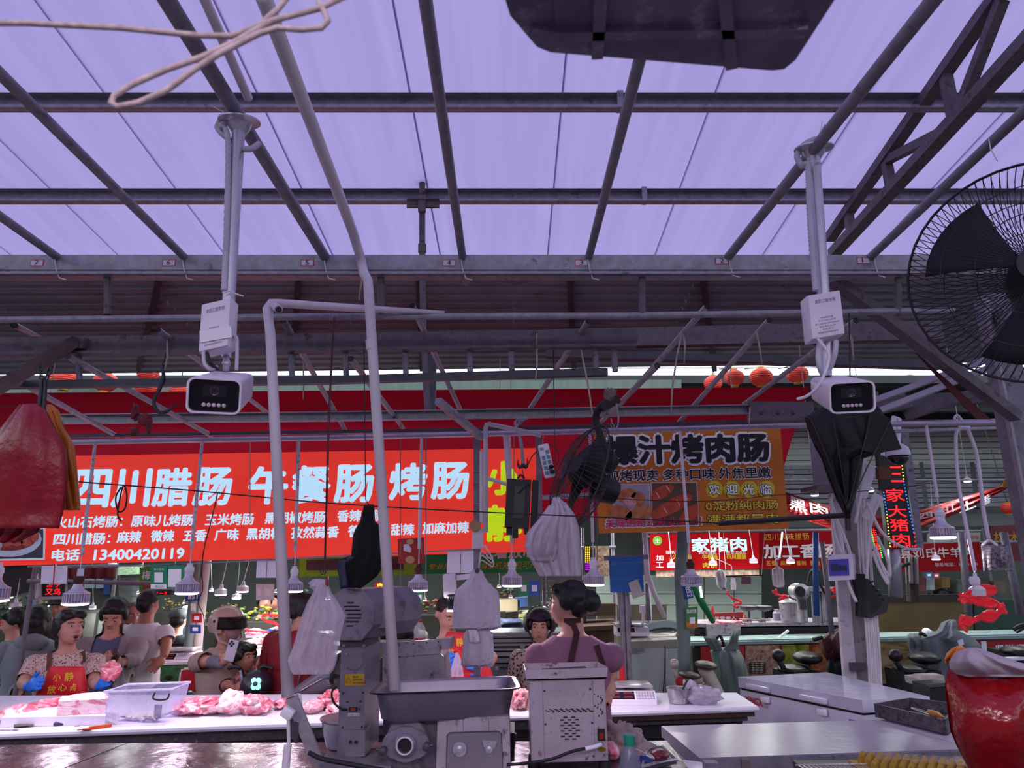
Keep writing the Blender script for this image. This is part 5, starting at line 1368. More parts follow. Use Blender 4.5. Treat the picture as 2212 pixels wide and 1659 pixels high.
mk('top_band', MB().prism(pl(((825, 1390), (968, 1379), (966, 1402), (952, 1404), (952, 1412), (828, 1421)), 3.19), (0, .01, 0)), STEEL, hp)
mk('side_flange', MB().prism(pl(((953, 1380), (974, 1379), (972, 1401), (955, 1403)), 3.17), (.01, .1, 0)), STEEL, hp)
mk('body', MB().prism(pl(((829, 1420), (960, 1416), (966, 1480), (828, 1484)), 3.22), (0, .22, 0)), GRIME, hp)
mk('foot', MB().box((P(840, 1500, 3.3).x, 3.32, 1.19), (.04, .04, .1)).box((P(950, 1500, 3.3).x, 3.32, 1.19), (.04, .04, .1)), DARKST, hp, kind='stuff')
for a, b_ in ((840, 1395), (863, 1393), (893, 1391), (922, 1388), (947, 1386), (863, 1419), (893, 1417)):
 bolt(P(a, b_, 3.185), .003, hp, DARKST)
ty = thing('tray', P(960, 1553, 2.8), 'deep rectangular stainless tray sitting on the meat grinder', 'tray')
rim = [PZ(793, 1499, 1.412), PZ(1127, 1487, 1.412), PZ(1112, 1459, 1.412), PZ(826, 1470, 1.412)]
def rr4(q, ins, r, z, n_=5):
 c = sum(q, V((0, 0, 0))) / 4
 out = []
 q = [p + (c - p) * ins for p in q]
 for i in range(4):
  p, a, b_ = q[i], q[i - 1], q[(i + 1) % 4]
  u, w = (a - p).normalized() * r, (b_ - p).normalized() * r
  for k in range(n_ + 1):
   f = k / n_
   out.append(p + u * (1 - f) ** 2 + w * f ** 2 + V((0, 0, z)))
 return out
secs = [rr4(rim, 0, .05, -.004), rr4(rim, 0, .05, 0), rr4(rim, .06, .05, 0), rr4(rim, .10, .05, -.01), rr4(rim, .16, .05, -.085), rr4(rim, .20, .05, -.096)]
tm = loft(secs[1:])
tm.add([p - V((0, 0, .003)) for p in []], [])
outer = loft([rr4(rim, .0, .05, -.004), rr4(rim, .07, .05, -.006), rr4(rim, .09, .05, -.012), rr4(rim, .15, .05, -.09), rr4(rim, .2, .05, -.1)])
tm.f = tm.f[:-2] + [tuple(range((len(secs) - 2) * 24, (len(secs) - 1) * 24))]
tm.m = tm.m[:len(tm.f)]
outer.f = [f[::-1] for f in outer.f[:-2]] + [tuple(range(96, 120))[::-1]]
outer.m = outer.m[:len(outer.f)]
tm.add(outer.v, outer.f)
mk('pan', tm, M('scratched_tray_steel', '#8f8790', .34, .8, .12, 6, dirt='#7d747f', dd=.62, ds=14), ty, smooth=40)
GRY = 2.72
gr = thing('meat_grinder', P(960, 1655, GRY), 'stainless meat grinder with a round mouth and a recessed panel', 'grinder')
mk('motor_case', MB().prism(pl(((945, 1552), (1100, 1547), (1103, 1662), (942, 1662)), GRY), (0, .3, 0)), GRIME, gr)
rec = pl(((966, 1588), (972, 1583), (1076, 1580), (1083, 1585), (1086, 1661), (964, 1661)), GRY - .004)
rp = mk('recessed_panel', MB().prism(rec, (0, .004, 0)), M('brushed_panel', '#8c838d', .35, .6, .1, 10), gr)
mk('panel_rim', MB().tube(rec, .0022, 6, closed=True), DARKST, gr)
for cx_, tri in ((993, 0), (1057, 1)):
 c = P(cx_, 1618, GRY - .006)
 if tri:
  mk('handle_plate', MB().prism(pl(((1041, 1600), (1074, 1602), (1062, 1634), (1053, 1634)), GRY - .012), (0, .008, 0)), GALV, rp)
 kb = mk('knob', MB().lathe([(.026 if not tri else .014, 0), (.024 if not tri else .012, .006), (.012, .007), (.012, .016), (.004, .018), (.003, .012)], c, rot('X', 90), 20), STEEL, rp, smooth=35)
for x in (1000, 1055):
 mk('panel_seam', MB().bar(P(x, 1550, GRY - .001), P(x + 1, 1580, GRY - .001), .0012, .0012), DARKST, gr)
mk('gear_case', MB().prism(pl(((842, 1562), (944, 1556), (943, 1659), (833, 1659)), GRY + .03), (0, .25, 0)), M('dark_stained_steel', '#6d636e', .45, .5, .2, 8, dirt='#3d343d', dd=.55, ds=10), gr)
c = P(876, 1608, GRY - .03)
px = S(1608, GRY)
mk('barrel', MB().lathe([(44 * px, 0), (44 * px, .07), (42 * px, .08)], c + V((0, .1, .012)), rot('X', 90), 28), CAST, gr, smooth=35)
fg = []
for k in range(40):
 a = 2 * math.pi * k / 40
 r_ = 38 * px + 12 * px * max(0, abs(math.cos(a)) - .6) / .4
 fg.append(c + V((math.cos(a) * r_, 0, math.sin(a) * r_ * .92)))
mk('flange', MB().prism(fg, (0, .02, 0)), CAST, gr)
mk('mouth_ring', MB().lathe([(22 * px, 0), (23 * px, .018), (19 * px, .024), (15 * px, .024), (14 * px, -.03)], c, rot('X', 90), 28, caps=False), CAST, gr, smooth=35)
mk('inner_ring', MB().tube([c + V((17 * px * math.cos(t), -.022, 17 * px * math.sin(t))) for t in (2 * math.pi * i / 28 for i in range(28))], .004, 6, closed=True), M('worn_bright_ring', '#cfc6cc', .35, .4, .2, 60), gr, smooth=True)
mk('mouth_bore', disc(c + V((0, .0, 0)), 14 * px, V((0, -1, 0)), .004, 20), BLACK, gr)
for sx, sz in ((-46, -10), (46, -2)):
 mk('wing_bolt', MB().lathe([(8 * px, 0), (8 * px, .03), (3 * px, .035)], c + V((sx * px, -.0, sz * px)), rot('X', 90), 12).tube([c + V((sx * px, -.02, sz * px)), c + V((sx * px * 1.3, -.02, sz * px + .006))], .006, 8), DARKST, gr, smooth=35)
SLY = 2.74
sl_ = thing('slicer', P(1230, 1645, SLY), 'boxy stained stainless slicer with slotted vents and a red switch', 'slicer')
OLD = M('rust_stained_stainless', '#b8a8b2', .38, .3, .14, 6, bs=60, bd=.0006, dirt='#5c4a48', dd=.58, ds=26)
mk('body', loft([pl(((1144, 1470), (1306, 1466), (1314, 1643), (1148, 1648)), SLY), [p + V((.0, .3, 0)) for p in pl(((1144, 1470), (1306, 1466), (1314, 1643), (1148, 1648)), SLY)]]), OLD, sl_)
for p4 in (((1145, 1473), (1171, 1472), (1176, 1645), (1149, 1646)), ((1172.5, 1472), (1279, 1469), (1285, 1643), (1177.5, 1645)), ((1280.5, 1469), (1305, 1468), (1313, 1641), (1286.5, 1643))):
 mk('front_panel', MB().prism(pl(p4, SLY - .003), (0, .003, 0)), OLD, sl_)
q = pl(((1134, 1448), (1313, 1442), (1311, 1465), (1138, 1470)), SLY - .015)
hopper = MB()
top = [P(1134, 1448, SLY - .015), P(1313, 1442, SLY - .015), P(1290, 1429, SLY + .3), P(1130, 1433, SLY + .3)]
bot = [P(1138, 1470, SLY - .015), P(1311, 1465, SLY - .015), P(1288, 1452, SLY + .3), P(1134, 1455, SLY + .3)]
for i in range(4):
 j = (i + 1) % 4
 n_ = (top[j] - top[i]).cross(bot[i] - top[i]).normalized() * .004
 hopper.prism([top[i], top[j], bot[j], bot[i]], n_)
mk('hopper_tray', hopper, OLD, sl_)
mk('hopper_floor', MB().prism(bot, (0, 0, .004)), GRIME, sl_)
mk('feed_slot', MB().prism([bot[0] + V((.06, .12, .006)), bot[1] + V((-.06, .12, .006)), bot[1] + V((-.06, .17, .006)), bot[0] + V((.06, .17, .006))], (0, 0, .012)), DARKST, sl_)
for k in range(9):
 n_ = 2 if k % 2 == 0 else 3
 for j in range(n_):
  px_ = 1231 + (j - (n_ - 1) / 2) * 16.3 + k * .3 - 1
  y = 1549 + k * 5.9 - (j - 1) * .4
  mk('vent_slot', MB().tube([P(px_ - 4.2, y, SLY - .0035), P(px_ + 4.2, y, SLY - .0035)], .0024, 6), BLACK, sl_)
for a, b_ in ((1176, 1492), (1275, 1488), (1178, 1564), (1279, 1561), (1282, 1633)):
 bolt(P(a, b_, SLY - .004), .0035, sl_, DARKST)
rs = MB()
for k in range(26):
 f = k / 25
 rs.blob(P(1180 + 98 * f, 1535 + 3 * math.sin(k * 2.1) - f * 1, SLY - .003), (.004 + .003 * abs(math.sin(k * 1.7)), .0012, .0022 + .002 * abs(math.sin(k * 3.1))), .5, 2, k, 1)
for k in range(14):
 rs.blob(P(1284 + 18 * abs(math.sin(k * 2.7)), 1500 + k * 3.6, SLY - .003), (.003, .001, .003 + .002 * abs(math.sin(k))), .5, 2, k + 40, 1)
mk('rust_marks', rs, M('brown_rust', '#40281e', .9, 0, .3, 60), sl_, kind='stuff')
sw = mk('switch_plate', MB().box(P(1299, 1587, SLY - .006), (.026, .008, .038)), BLACK, sl_)
mk('rocker', MB().box(P(1299, 1590, SLY - .012), (.015, .008, .02)), M('dark_red_rocker', '#7a1a12', .35, em=.15), sw)
mk('oval_badge', MB().lathe([(.0145, 0), (.0145, .002)], P(1300, 1619, SLY - .003), rot('X', 90), 18, sy=.55), M('worn_gold_badge', '#8a6a2c', .4, .4), sl_)
mk('power_cable', MB().tube(smooth([P(1300, 1607, SLY - .01), P(1285, 1613, SLY - .04), P(1240, 1622, SLY - .06), P(1190, 1640, SLY - .06), P(1140, 1648, SLY - .05), P(1095, 1652, SLY - .04)]), .0055, 8), RUBBER, sl_, smooth=True)
mk('cable_sleeve', MB().tube(smooth([P(1298, 1608, SLY - .016), P(1285, 1613, SLY - .041), P(1264, 1618, SLY - .052)]), .0075, 8), WHITEP, sl_, smooth=True)
for x in (1153, 1306):
 mk('foot', MB().lathe([(.022, 0), (.018, .045)], P(x, 1658, SLY + .03), None, 10), RUBBER, sl_)
ar = thing('leaning_bar', P(660, 1640, 2.62), 'scuffed grey steel arm leaning at the foot of the standpipe', 'arm')
mk('angle_bar', MB().bar(P(630, 1506, 2.58), P(688, 1650, 2.66), .04, .012, (0, 1, 0)), M('scuffed_grey_paint', '#a39ca6', .5, .1, .2, 30, dirt='#4f474f', dd=.62, ds=40), ar)
mk('clamp', MB().rbox(P(622, 1540, 2.56), (.04, .03, .035), .006, rot('Y', 30)), WHITEP, ar, smooth=35)
mk('bracket', MB().prism(pl(((625, 1550), (645, 1562), (640, 1606), (624, 1590)), 2.6), (0, .03, 0)), DARKST, ar)
mk('clamp_hook', MB().tube(smooth([P(640, 1520, 2.6), P(640, 1502, 2.6), P(649, 1503, 2.6), P(651, 1525, 2.6)]), .004, 8), WHITEP, ar, smooth=True)
mk('thin_pole', MB().tube([P(622, 1530, 2.56), P(624, 1608, 2.56), P(613, 1700, 2.56)], [.006, .006, .0105], 10).tube([P(622, 1608, 2.56), P(612, 1710, 2.56)], .0135, 10), PVC, ar, smooth=40)
mk('black_cable', MB().tube(smooth([P(668, 1626, 2.6), P(700, 1640, 2.58), P(780, 1655, 2.56), P(850, 1668, 2.56)]), .008, 8), RUBBER, ar, smooth=True)
PINKM = meatmat('fresh_pork', '#cf5672', '#f6dade')
PALEM = meatmat('pale_pork_fat', '#d9788e', '#f8e4e8', 6, .42)
DARKM = meatmat('lean_pork', '#b83a52', '#eec4ca', 12, .56)
def meat(px, py0, py1, w, Yc, label, mat, amp=.35, fr=1.6, seed=0, depth=.09, cat='pork', z=MZ, mt=None):
 s_ = S(py1, Yc)
 rx, rz = w * s_ / 2, (py1 - py0) * s_ / 2
 c = PZ(px, py1, z)
 mb = MB().blob(V((c.x, c.y + depth * .8, z + rz * .86)), (rx, depth, rz), amp, fr, seed, 4, mt)
 mb.v = [V((q.x, q.y, max(q.z, z + .001))) for q in mb.v]
 return mk('pork_piece', mb, mat, smooth=True, label=label, cat=cat, group='cuts of pork on the counter')
meat(16, 1527, 1562, 66, 4.0, 'thick pink pork block at the far left end of the counter', PINKM, .2, 1.2, 1, z=MZ + .001)
meat(90, 1515, 1547, 76, 4.3, 'folded lean pork cut left of the pale slab', DARKM, .5, 2, 2, z=MZ + .0005)
sb_ = thing('pork_piece', PZ(178, 1545, MZ + .046), 'large pale pork slab with rib marks on the cutting board', 'pork', 'cuts of pork on the counter')
pq = [PZ(122, 1546, MZ + .047), PZ(229, 1541, MZ + .047), PZ(232, 1528, MZ + .047), PZ(130, 1533, MZ + .047)]
def slab(u, v):
 a = pq[0] + (pq[1] - pq[0]) * u
 b_ = pq[3] + (pq[2] - pq[3]) * u
 lift = math.sin(min(1, v * 1.6) * math.pi / 2) * .075 * (1 - .25 * (1 - u) ** 3)
 rib = .004 * math.sin(u * 55 + v * 6) * (1 if u > .45 else 0)
 return a + (b_ - a) * (v + .3 * v * v) + V((0, -rib - .012 * math.sin(v * 3.14), lift))
mb = MB().sheet(slab, 40, 10)
mb.prism(pq, (0, 0, .07))
mk('slab_face', mb, PALEM, sb_, smooth=40)
meat(410, 1513, 1548, 100, 4.2, 'ragged pork cut just right of the clear bin', PINKM, .45, 2, 5)
meat(440, 1525, 1546, 44, 4.25, 'small flap of pork right of the ragged cut', PALEM, .3, 2, 6)
meat(487, 1497, 1548, 62, 4.2, 'tall rolled pork shoulder left half of the middle heap', PALEM, .3, 1.6, 7, .1)
meat(540, 1507, 1546, 70, 4.22, 'knobbly pork shoulder right half of the middle heap', PINKM, .45, 2, 8, .1)
meat(603, 1512, 1534, 36, 4.5, 'small pork piece just left of the leaning steel arm', DARKM, .35, 2, 9)
mm = meat(668, 1518, 1544, 46, 4.3, 'bagged minced pork right of the leaning steel arm', meatmat('minced_pork', '#c98a96', '#f0dce0', 40, .5), .15, 6, 10)
meat(706, 1497, 1534, 50, 4.4, 'red folded pork piece behind the mixer bowl', DARKM, .5, 2, 11)
meat(712, 1528, 1548, 30, 4.25, 'small pork scrap tucked beside the mixer', PALEM, .4, 2, 12)
meat(1124, 1492, 1536, 40, 4.5, 'brownish pork offcuts between tray and boxy slicer', meatmat('dull_pork', '#9a5058', '#d8b4ae', 14), .5, 3, 13)
BIN = film('clear_bin_plastic', '#c4c6ee', .36, .15, 3)
bn_ = thing('bin', PZ(295, 1566, MZ), 'clear plastic bin with banknotes on the pork counter', 'bin')
bt = [PZ(228, 1567, MZ + .002), PZ(356, 1561, MZ + .002)]
wv = bt[1] - bt[0]
bt += [bt[1] + V((.0, .2, 0)), bt[0] + V((0, .2, 0))]
def binring(k, z):
 c = sum(bt, V((0, 0, 0))) / 4
 return [c + (p - c) * k + V((0, 0, z)) for p in bt]
r0, r1 = binring(1, .0), binring(1.12, .165)
mb = MB()
for i in range(4):
 j = (i + 1) % 4
 mb.add([r0[i], r0[j], r1[j], r1[i]], [(0, 1, 2, 3)])
mb.add(r0, [(0, 1, 2, 3)])
mk('bin_walls', mb, BIN, bn_)
mk('bin_rim', MB().tube(binring(1.14, .165), .007, 6, closed=True), film('bin_rim_plastic', '#e2e2f8', .8, .2), bn_)
c = r1[1] + (r1[0] - r1[1]) * .12 + V((0, -.012, -.035))
mk('handle', MB().tube(smooth([c + V((-.035, 0, .022)), c + V((-.04, -.006, -.004)), c + V((-.01, -.01, -.012)), c + V((.035, -.008, -.008)), c + V((.04, 0, .018))]), .0045, 8), BLACK, bn_, smooth=True)
stk = mk('sticker', MB().prism([c + V((-.028, -.006, -.035)), c + V((.012, -.006, -.035)), c + V((.008, .003, -.1)), c + V((-.03, .003, -.1))], (0, .001, 0)), film('faint_sticker', '#8d8aa6', .5), bn_)
for k in range(16):
 f = (k * .618) % 1
 p = r0[0] + (r0[1] - r0[0]) * (.06 + .86 * f) + V((0, .03 + .13 * ((k * .37) % 1), .006 + .022 * ((k * .23) % 1)))
 mk('banknote', MB().box(p, (.07, .035, .002 + .012 * (k % 3 == 0)), rot('Z', k * 47) @ rot('X', 25 * math.sin(k * 3)) @ rot('Y', 20 * math.cos(k * 2))), M(('note_grey', 'note_green', 'note_rose')[k % 3], ('#b0aba6', '#a8b4a6', '#c0a8ac')[k % 3], .7, 0, .3, 60), label='banknote lying in the clear bin', cat='banknote', group='banknotes in the clear bin')
kn = thing('sharpening_steel', PZ(100, 1571, MZ), 'worn sharpening steel with a dark blue handle and ring', 'knife steel')
z = V((0, 0, .008))
mk('rod', MB().tube([PZ(30, 1572, MZ) + z, PZ(75, 1569, MZ) + z, PZ(120, 1568, MZ) + z], [.008, .006, .005], 8), M('brownish_steel', '#6a645c', .4, .5), kn, smooth=True)
mk('blade_end', MB().prism([PZ(30, 1574, MZ) + z, PZ(72, 1571, MZ) + z, PZ(72, 1566, MZ) + z * 1.5, PZ(40, 1570, MZ) + z * 1.5], (0, 0, .004)), M('brownish_steel', '#6a645c', .4, .5), kn)
mk('handle', MB().tube([PZ(118, 1568, MZ) + z, PZ(122, 1568, MZ) + z, PZ(130, 1568, MZ) + z, PZ(163, 1566, MZ) + z], [.014, .018, .011, .009], 10), M('blue_handle', '#26304f', .4), kn, smooth=True)
mk('ring', MB().tube([PZ(167, 1570, MZ) + V((.012 * math.cos(a), .012 * math.sin(a), .004)) for a in (2 * math.pi * i / 14 for i in range(14))], .0018, 6, closed=True), GALV, kn)
k2 = thing('knife', PZ(200, 1575, MZ), 'orange handled knife near the edge of the pork counter', 'knife')
mk('handle', MB().bar(PZ(192, 1577, MZ) + z, PZ(240, 1570, MZ) + z, .02, .014), M('orange_handle', '#d8520f', .4), k2)
mk('blade', MB().prism([PZ(166, 1580, MZ) + z * .6, PZ(195, 1579, MZ) + z * .6, PZ(195, 1574, MZ) + z * .6], (0, 0, .003)), M('reddish_blade', '#b0402a', .35, .3), k2)
mk('loose_blade', MB().bar(PZ(-30, 1578, MZ) + z * .6, PZ(40, 1579, MZ) + z * .6, .012, .004), STEEL, label='plain narrow blade lying at the left edge of the counter', cat='knife')
def price_scale(c, w, label, rz=0, mat=WHITEP, group=None):
 t_ = thing('price_scale', c, label, 'scale', group)
 def L(x, y, z): return V(c) + V((x * w, y * w, z * w))
 mk('body', MB().prism([L(-.5, -.36, 0), L(-.5, -.36, .1), L(-.5, -.2, .25), L(-.5, .4, .25), L(-.5, .4, 0)], V((w, 0, 0))), mat, t_)
 n_ = V((0, -.68, .73))
 u = (L(0, -.2, .25) - L(0, -.36, .1)).normalized()
 def face(x0, x1, a, b_, mt_, nm, par, off=.002):
  return mk(nm, MB().prism([L(x0, -.36, .1) + u * a * w * .22 + n_ * off, L(x1, -.36, .1) + u * a * w * .22 + n_ * off, L(x1, -.36, .1) + u * b_ * w * .22 + n_ * off, L(x0, -.36, .1) + u * b_ * w * .22 + n_ * off], n_ * -.002), mt_, par)
 dp = face(-.46, .06, .08, .92, M('display_black', '#15131f', .25), 'display_panel', t_)
 for x0 in (-.42, -.16):
  for a in (.2, .6):
   face(x0, x0 + .18, a, a + .22, M('display_red_digits', '#6a1e28', .4, em=.08), 'digits', dp, .004)
 kp = face(.1, .47, .08, .92, M('keypad_grey', '#a49eaa', .5), 'keypad', t_)
 for i in range(6):
  for j in range(4):
   face(.12 + i * .057, .155 + i * .057, .14 + j * .2, .26 + j * .2, PAPER, 'key', kp, .004)
 mk('platter', MB().rbox(L(-.02, .1, .33), (w * .98, w * .66, w * .05), .006), STEEL, t_, smooth=35)
 mk('platter_post', MB().box(L(0, .1, .28), (w * .2, w * .2, w * .06)), DARKST, t_)
 return t_
price_scale(PZ(1366, 1524, MZ) + V((0, .1, .001)), .29, 'white price scale with red digits at the right end of the pork counter')
pt = thing('pot', PZ(1470, 1523, MZ) + V((0, .05, 0)), 'small stainless pot with a spoon handle on the counter', 'pot')
mk('bowl', MB().lathe([(.05, 0), (.056, .004), (.062, .05), (.065, .085), (.068, .088), (.06, .086), (.055, .01), (.001, .006)], PZ(1470, 1523, MZ) + V((0, .05, .001)), None, 24), STEEL, pt, smooth=35)
mk('spoon_handle', MB().tube([PZ(1470, 1523, MZ) + V((0.01, .04, .05)), PZ(1470, 1523, MZ) + V((.055, .03, .135))], .006, 8), BLACK, pt, smooth=40)
CRMP = film('crumpled_white_film', '#d8cde0', .8, .2, 25)
mk('plastic_bag', MB().blob(PZ(1528, 1526, MZ) + V((0, .09, .045)), (.105, .08, .055), .4, 2.2, 3, 4).blob(PZ(1500, 1522, MZ) + V((0, .1, .05)), (.05, .06, .07), .4, 2.4, 8, 4), CRMP, smooth=True, label='crumpled clear plastic bags heaped right of the small pot', cat='bag')
mk('cloth_heap', MB().blob(P(1345, 1605, 2.95), (.075, .07, .075), .4, 2.2, 3, 4).blob(P(1380, 1630, 2.95), (.06, .06, .06), .4, 2.5, 6, 3).blob(P(1332, 1635, 2.95), (.05, .06, .06), .5, 2, 9, 3), M('dirty_beige_cloth', '#a08c8a', .85, 0, .25, 8, bs=20, bd=.01, dirt='#6d5658', dd=.6), smooth=True, label='crumpled dirty beige cloth beside the boxy slicer', cat='cloth')
meat(1326, 1608, 1645, 34, 2.8, 'pink pork strip lying at the foot of the boxy slicer', PINKM, .2, 1.5, 21, .05, z=SZ)
bo = thing('bottle', P(1362, 1690, 2.55), 'clear plastic bottle with a green cap at the bottom edge', 'bottle')
c = P(1362, 1659, 2.5)
sB = S(1630, 2.5)
mk('bottle_body', MB().lathe([(26 * sB, -.05), (25 * sB, 0), (20 * sB, .03), (14 * sB, .055), (11 * sB, .068)], c, None, 20, caps=False), film('bottle_plastic', '#9aa0b8', .45, .1, 4), bo, smooth=True)
mk('cap', MB().lathe([(12 * sB, .066), (12.5 * sB, .07), (12.5 * sB, .096), (11 * sB, .099)], c, None, 18), M('green_cap', '#1f8a70', .4), bo, smooth=35)
bt_ = thing('serving_tray', P(1425, 1650, 2.85), 'dark tray with a spoon and packets beside the green-capped bottle', 'tray')
mk('tray_pan', MB().prism([P(1388, 1665, 2.7), P(1462, 1650, 2.72), P(1432, 1620, 2.95), P(1400, 1622, 2.95)], (0, 0, .012)), M('dull_dark_tray', '#4a444e', .35, .4), bt_)
mk('tray_rim', MB().tube([p + V((0, 0, .014)) for p in (P(1388, 1665, 2.7), P(1462, 1650, 2.72), P(1432, 1620, 2.95), P(1400, 1622, 2.95))], .006, 6, closed=True), STEEL, bt_)
mk('packet', MB().blob(P(1425, 1636, 2.8) + V((0, 0, .01)), (.03, .03, .014), .4, 2, 2, 3), M('dark_red_packet', '#7a2434', .4), label='dark red packet lying in the dark tray', cat='packet', smooth=True)
mk('packet', MB().blob(P(1398, 1650, 2.78) + V((0, 0, .012)), (.03, .03, .016), .4, 2, 4, 3), M('blue_packet', '#1c3a8a', .4), label='blue packet under the spoon beside the tray', cat='packet', smooth=True)
sp_ = thing('spoon', P(1392, 1628, 2.72), 'shiny spoon resting across the blue packet', 'spoon')
mk('spoon_bowl', MB().blob(P(1403, 1634, 2.72), (.022, .012, .007), .02, 1, 0, 3, rot('Y', 25)), STEEL, sp_, smooth=True)
mk('spoon_handle', MB().tube([P(1399, 1631, 2.72), P(1374, 1618, 2.72)], .0025, 6), STEEL, sp_)
bx_ = thing('open_box', P(1106, 1630, 3.0), 'open black plastic box behind the grinder', 'box')
mk('box_wall', MB().prism(pl(((1100, 1583), (1112, 1584), (1111, 1628), (1103, 1632)), 2.98), (0, .2, 0)), BLACK, bx_)
mk('box_lip', MB().bar(P(1101, 1583, 2.97), P(1112, 1584, 3.18), .014, .006), WHITEP, bx_)
FRZ = M('white_freezer_shell', '#d3cfe2', .3, 0, .04, 2)
FRZT = M('glossy_freezer_lid', '#c4c0d6', .1, 0, .05, 2, bs=9, bd=.006, dirt='#8f8a9c', dd=.68, ds=10)
nf = thing('chest_freezer', (1.6, 3.9, 0), 'near chest freezer with a wet grey lid in two halves', 'freezer')
FZ = 1.0
nl = [PZ(1428, 1568, FZ), PZ(1511, 1637, FZ)]
dx = (PZ(2049, 1551, FZ) - nl[0])
rt = [nl[0] + dx * 1.05, nl[1] + dx * 1.05]
s0, s1 = nl[0] + dx * .72, nl[1] + dx * .80
for a, b_, c, d in ((nl[1], s1, s0, nl[0]), (s1 + V((.006, 0, 0)), rt[1], rt[0], s0 + V((.006, 0, 0)))):
 mk('lid', MB().prism([a, b_, c, d], (0, 0, -.055)), M('wet_freezer_lid', '#8e899c', .3, 0, .06, 2, bs=9, bd=.006, dirt='#8a8498', dd=.62, ds=10), nf)
mk('body', MB().prism([p + V((dx_, dy, -.07)) for p, dx_, dy in ((nl[1], .012, .015), (rt[1], -.012, .015), (rt[0], -.012, -.015), (nl[0], .012, -.015))], (0, 0, -.9)), FRZ, nf)
mk('gasket', MB().prism([p + V((dx_, dy, -.053)) for p, dx_, dy in ((nl[1], .02, .02), (rt[1], -.02, .02), (rt[0], -.02, -.02), (nl[0], .02, -.02))], (0, 0, -.02)), BLACK, nf)
mk('lid_latch', MB().rbox(nl[1] + (rt[1] - nl[1]) * .12 + V((0, -.01, -.03)), (.04, .02, .05), .004), M('rusty_latch', '#7a6d68', .5, .3), nf)
mk('front_trim', MB().bar(nl[1] + V((0, -.004, -.03)), rt[1] + V((0, -.004, -.03)), .006, .05, (0, 0, 1)), M('dirty_lid_edge', '#85808c', .45, .2, .2, 12, dirt='#574c50', dd=.56, ds=20), nf)
ff = thing('chest_freezer', (2.2, 5.7, 0), 'white chest freezer lettered in red, standing askew further back', 'freezer')
FZ2 = 1.05
q = [PZ(1594, 1462, FZ2), PZ(1862, 1513, FZ2), PZ(2008, 1505, FZ2), PZ(1786, 1452, FZ2)]
mk('lid', MB().prism(q, (0, 0, -.07)), FRZT, ff)
cen = sum(q, V((0, 0, 0))) / 4
mk('body', MB().prism([p + (cen - p) * .012 + V((0, 0, -.085)) for p in q], (0, 0, -.86)), FRZ, ff)
mk('gasket', MB().prism([p + (cen - p) * .03 + V((0, 0, -.068)) for p in q], (0, 0, -.02)), BLACK, ff)
x = (q[1] - q[0]).normalized()
n_ = x.cross(V((0, 0, 1)))
if n_.y > 0: n_ = -n_
L_ = (q[1] - q[0]).length
for f in (.2, .66):
 hb = q[0] + x * L_ * f + n_ * .018
 mt = frame((0, 0, 0), x, n_, x.cross(n_))
 mk('lid_handle', MB().rbox(hb + V((0, 0, -.045)), (.2, .035, .035), .008, mt), FRZ, ff, smooth=35)
 mk('lock', MB().rbox(hb + x * .06 + V((0, 0, -.11)), (.06, .03, .04), .006, mt), WHITEP, ff, smooth=35)
text('lettering', 'XINGX', q[0] + x * L_ * .06 + n_ * .004 + V((0, 0, -.165)), x, (0, 0, 1), .16, .05, REDINK, ff, .03)
text('lettering', '星', q[0] + x * L_ * .06 + x * .17 + n_ * .004 + V((0, 0, -.165)), x, (0, 0, 1), .04, .05, M('pale_red_ink', '#c98a96', .6), ff, .0)
es = mk('energy_label', MB().prism([q[0] + x * L_ * a + n_ * .006 + V((0, 0, z)) for a, z in ((.9, -.12), (.965, -.12), (.965, -.25), (.9, -.25))], n_ * -.002), PAPER, ff)
mk('label_band', MB().prism([q[0] + x * L_ * a + n_ * .007 + V((0, 0, z)) for a, z in ((.9, -.12), (.965, -.12), (.965, -.17), (.9, -.17))], n_ * -.002), M('label_blue', '#2a62b8', .5), es)
dk = thing('grill_box', P(1960, 1540, 4.6), 'speckled dark metal box with tongs between the two freezers', 'box')
SPK = M('speckled_dark_steel', '#57505c', .45, .3, .3, 30, dirt='#2c2730', dd=.5, ds=50)
gq = [PZ(1890, 1522, 1.07), PZ(2040, 1556, 1.07), PZ(2075, 1522, 1.07), PZ(1965, 1509, 1.07)]
for i in range(4):
 a, b_ = gq[i], gq[(i + 1) % 4]
 mk('box_side', MB().bar(a + V((0, 0, -.03)), b_ + V((0, 0, -.03)), .012, .07, (0, 0, 1)), SPK, dk)
mk('box_floor', MB().prism(gq, (0, 0, -.01)).v and MB().prism([p + V((0, 0, -.05)) for p in gq], (0, 0, -.015)), BLACK, dk)
tg_ = thing('tongs', P(2010, 1540, 4.3), 'steel tongs with a wooden grip lying in the speckled box', 'tongs')
mk('tong_arm', MB().bar(P(1968, 1528, 4.15), P(2040, 1548, 4.05), .008, .004).bar(P(1968, 1530, 4.12), P(2036, 1553, 4.02), .008, .004), STEEL, tg_)
mk('grip', MB().blob(P(2022, 1544, 4.0), (.045, .02, .018), .2, 2, 1, 3, rot('Y', 25)), M('tan_wood_grip', '#a8743a', .6, 0, .2, 20), tg_, smooth=True)
ct = thing('carton', P(2020, 1480, 5.0), 'small open white carton beside the far freezer', 'carton')
mk('carton_body', MB().prism(pl(((1988, 1468), (2040, 1464), (2042, 1480), (1992, 1484)), 5.0), (0, .2, 0)), M('worn_carton', '#aaa29a', .8, 0, .15, 20), ct)
mk('carton_flap', MB().prism(pl(((1986, 1467), (2042, 1462), (2036, 1458), (1992, 1460)), 5.02), (0, .1, 0)), M('worn_carton', '#aaa29a', .8, 0, .15, 20), ct)
mk('carton_stand', MB().box((P(2015, 1480, 5.1).x, 5.1, .43), (.2, .2, .86)), BLACK, ct)
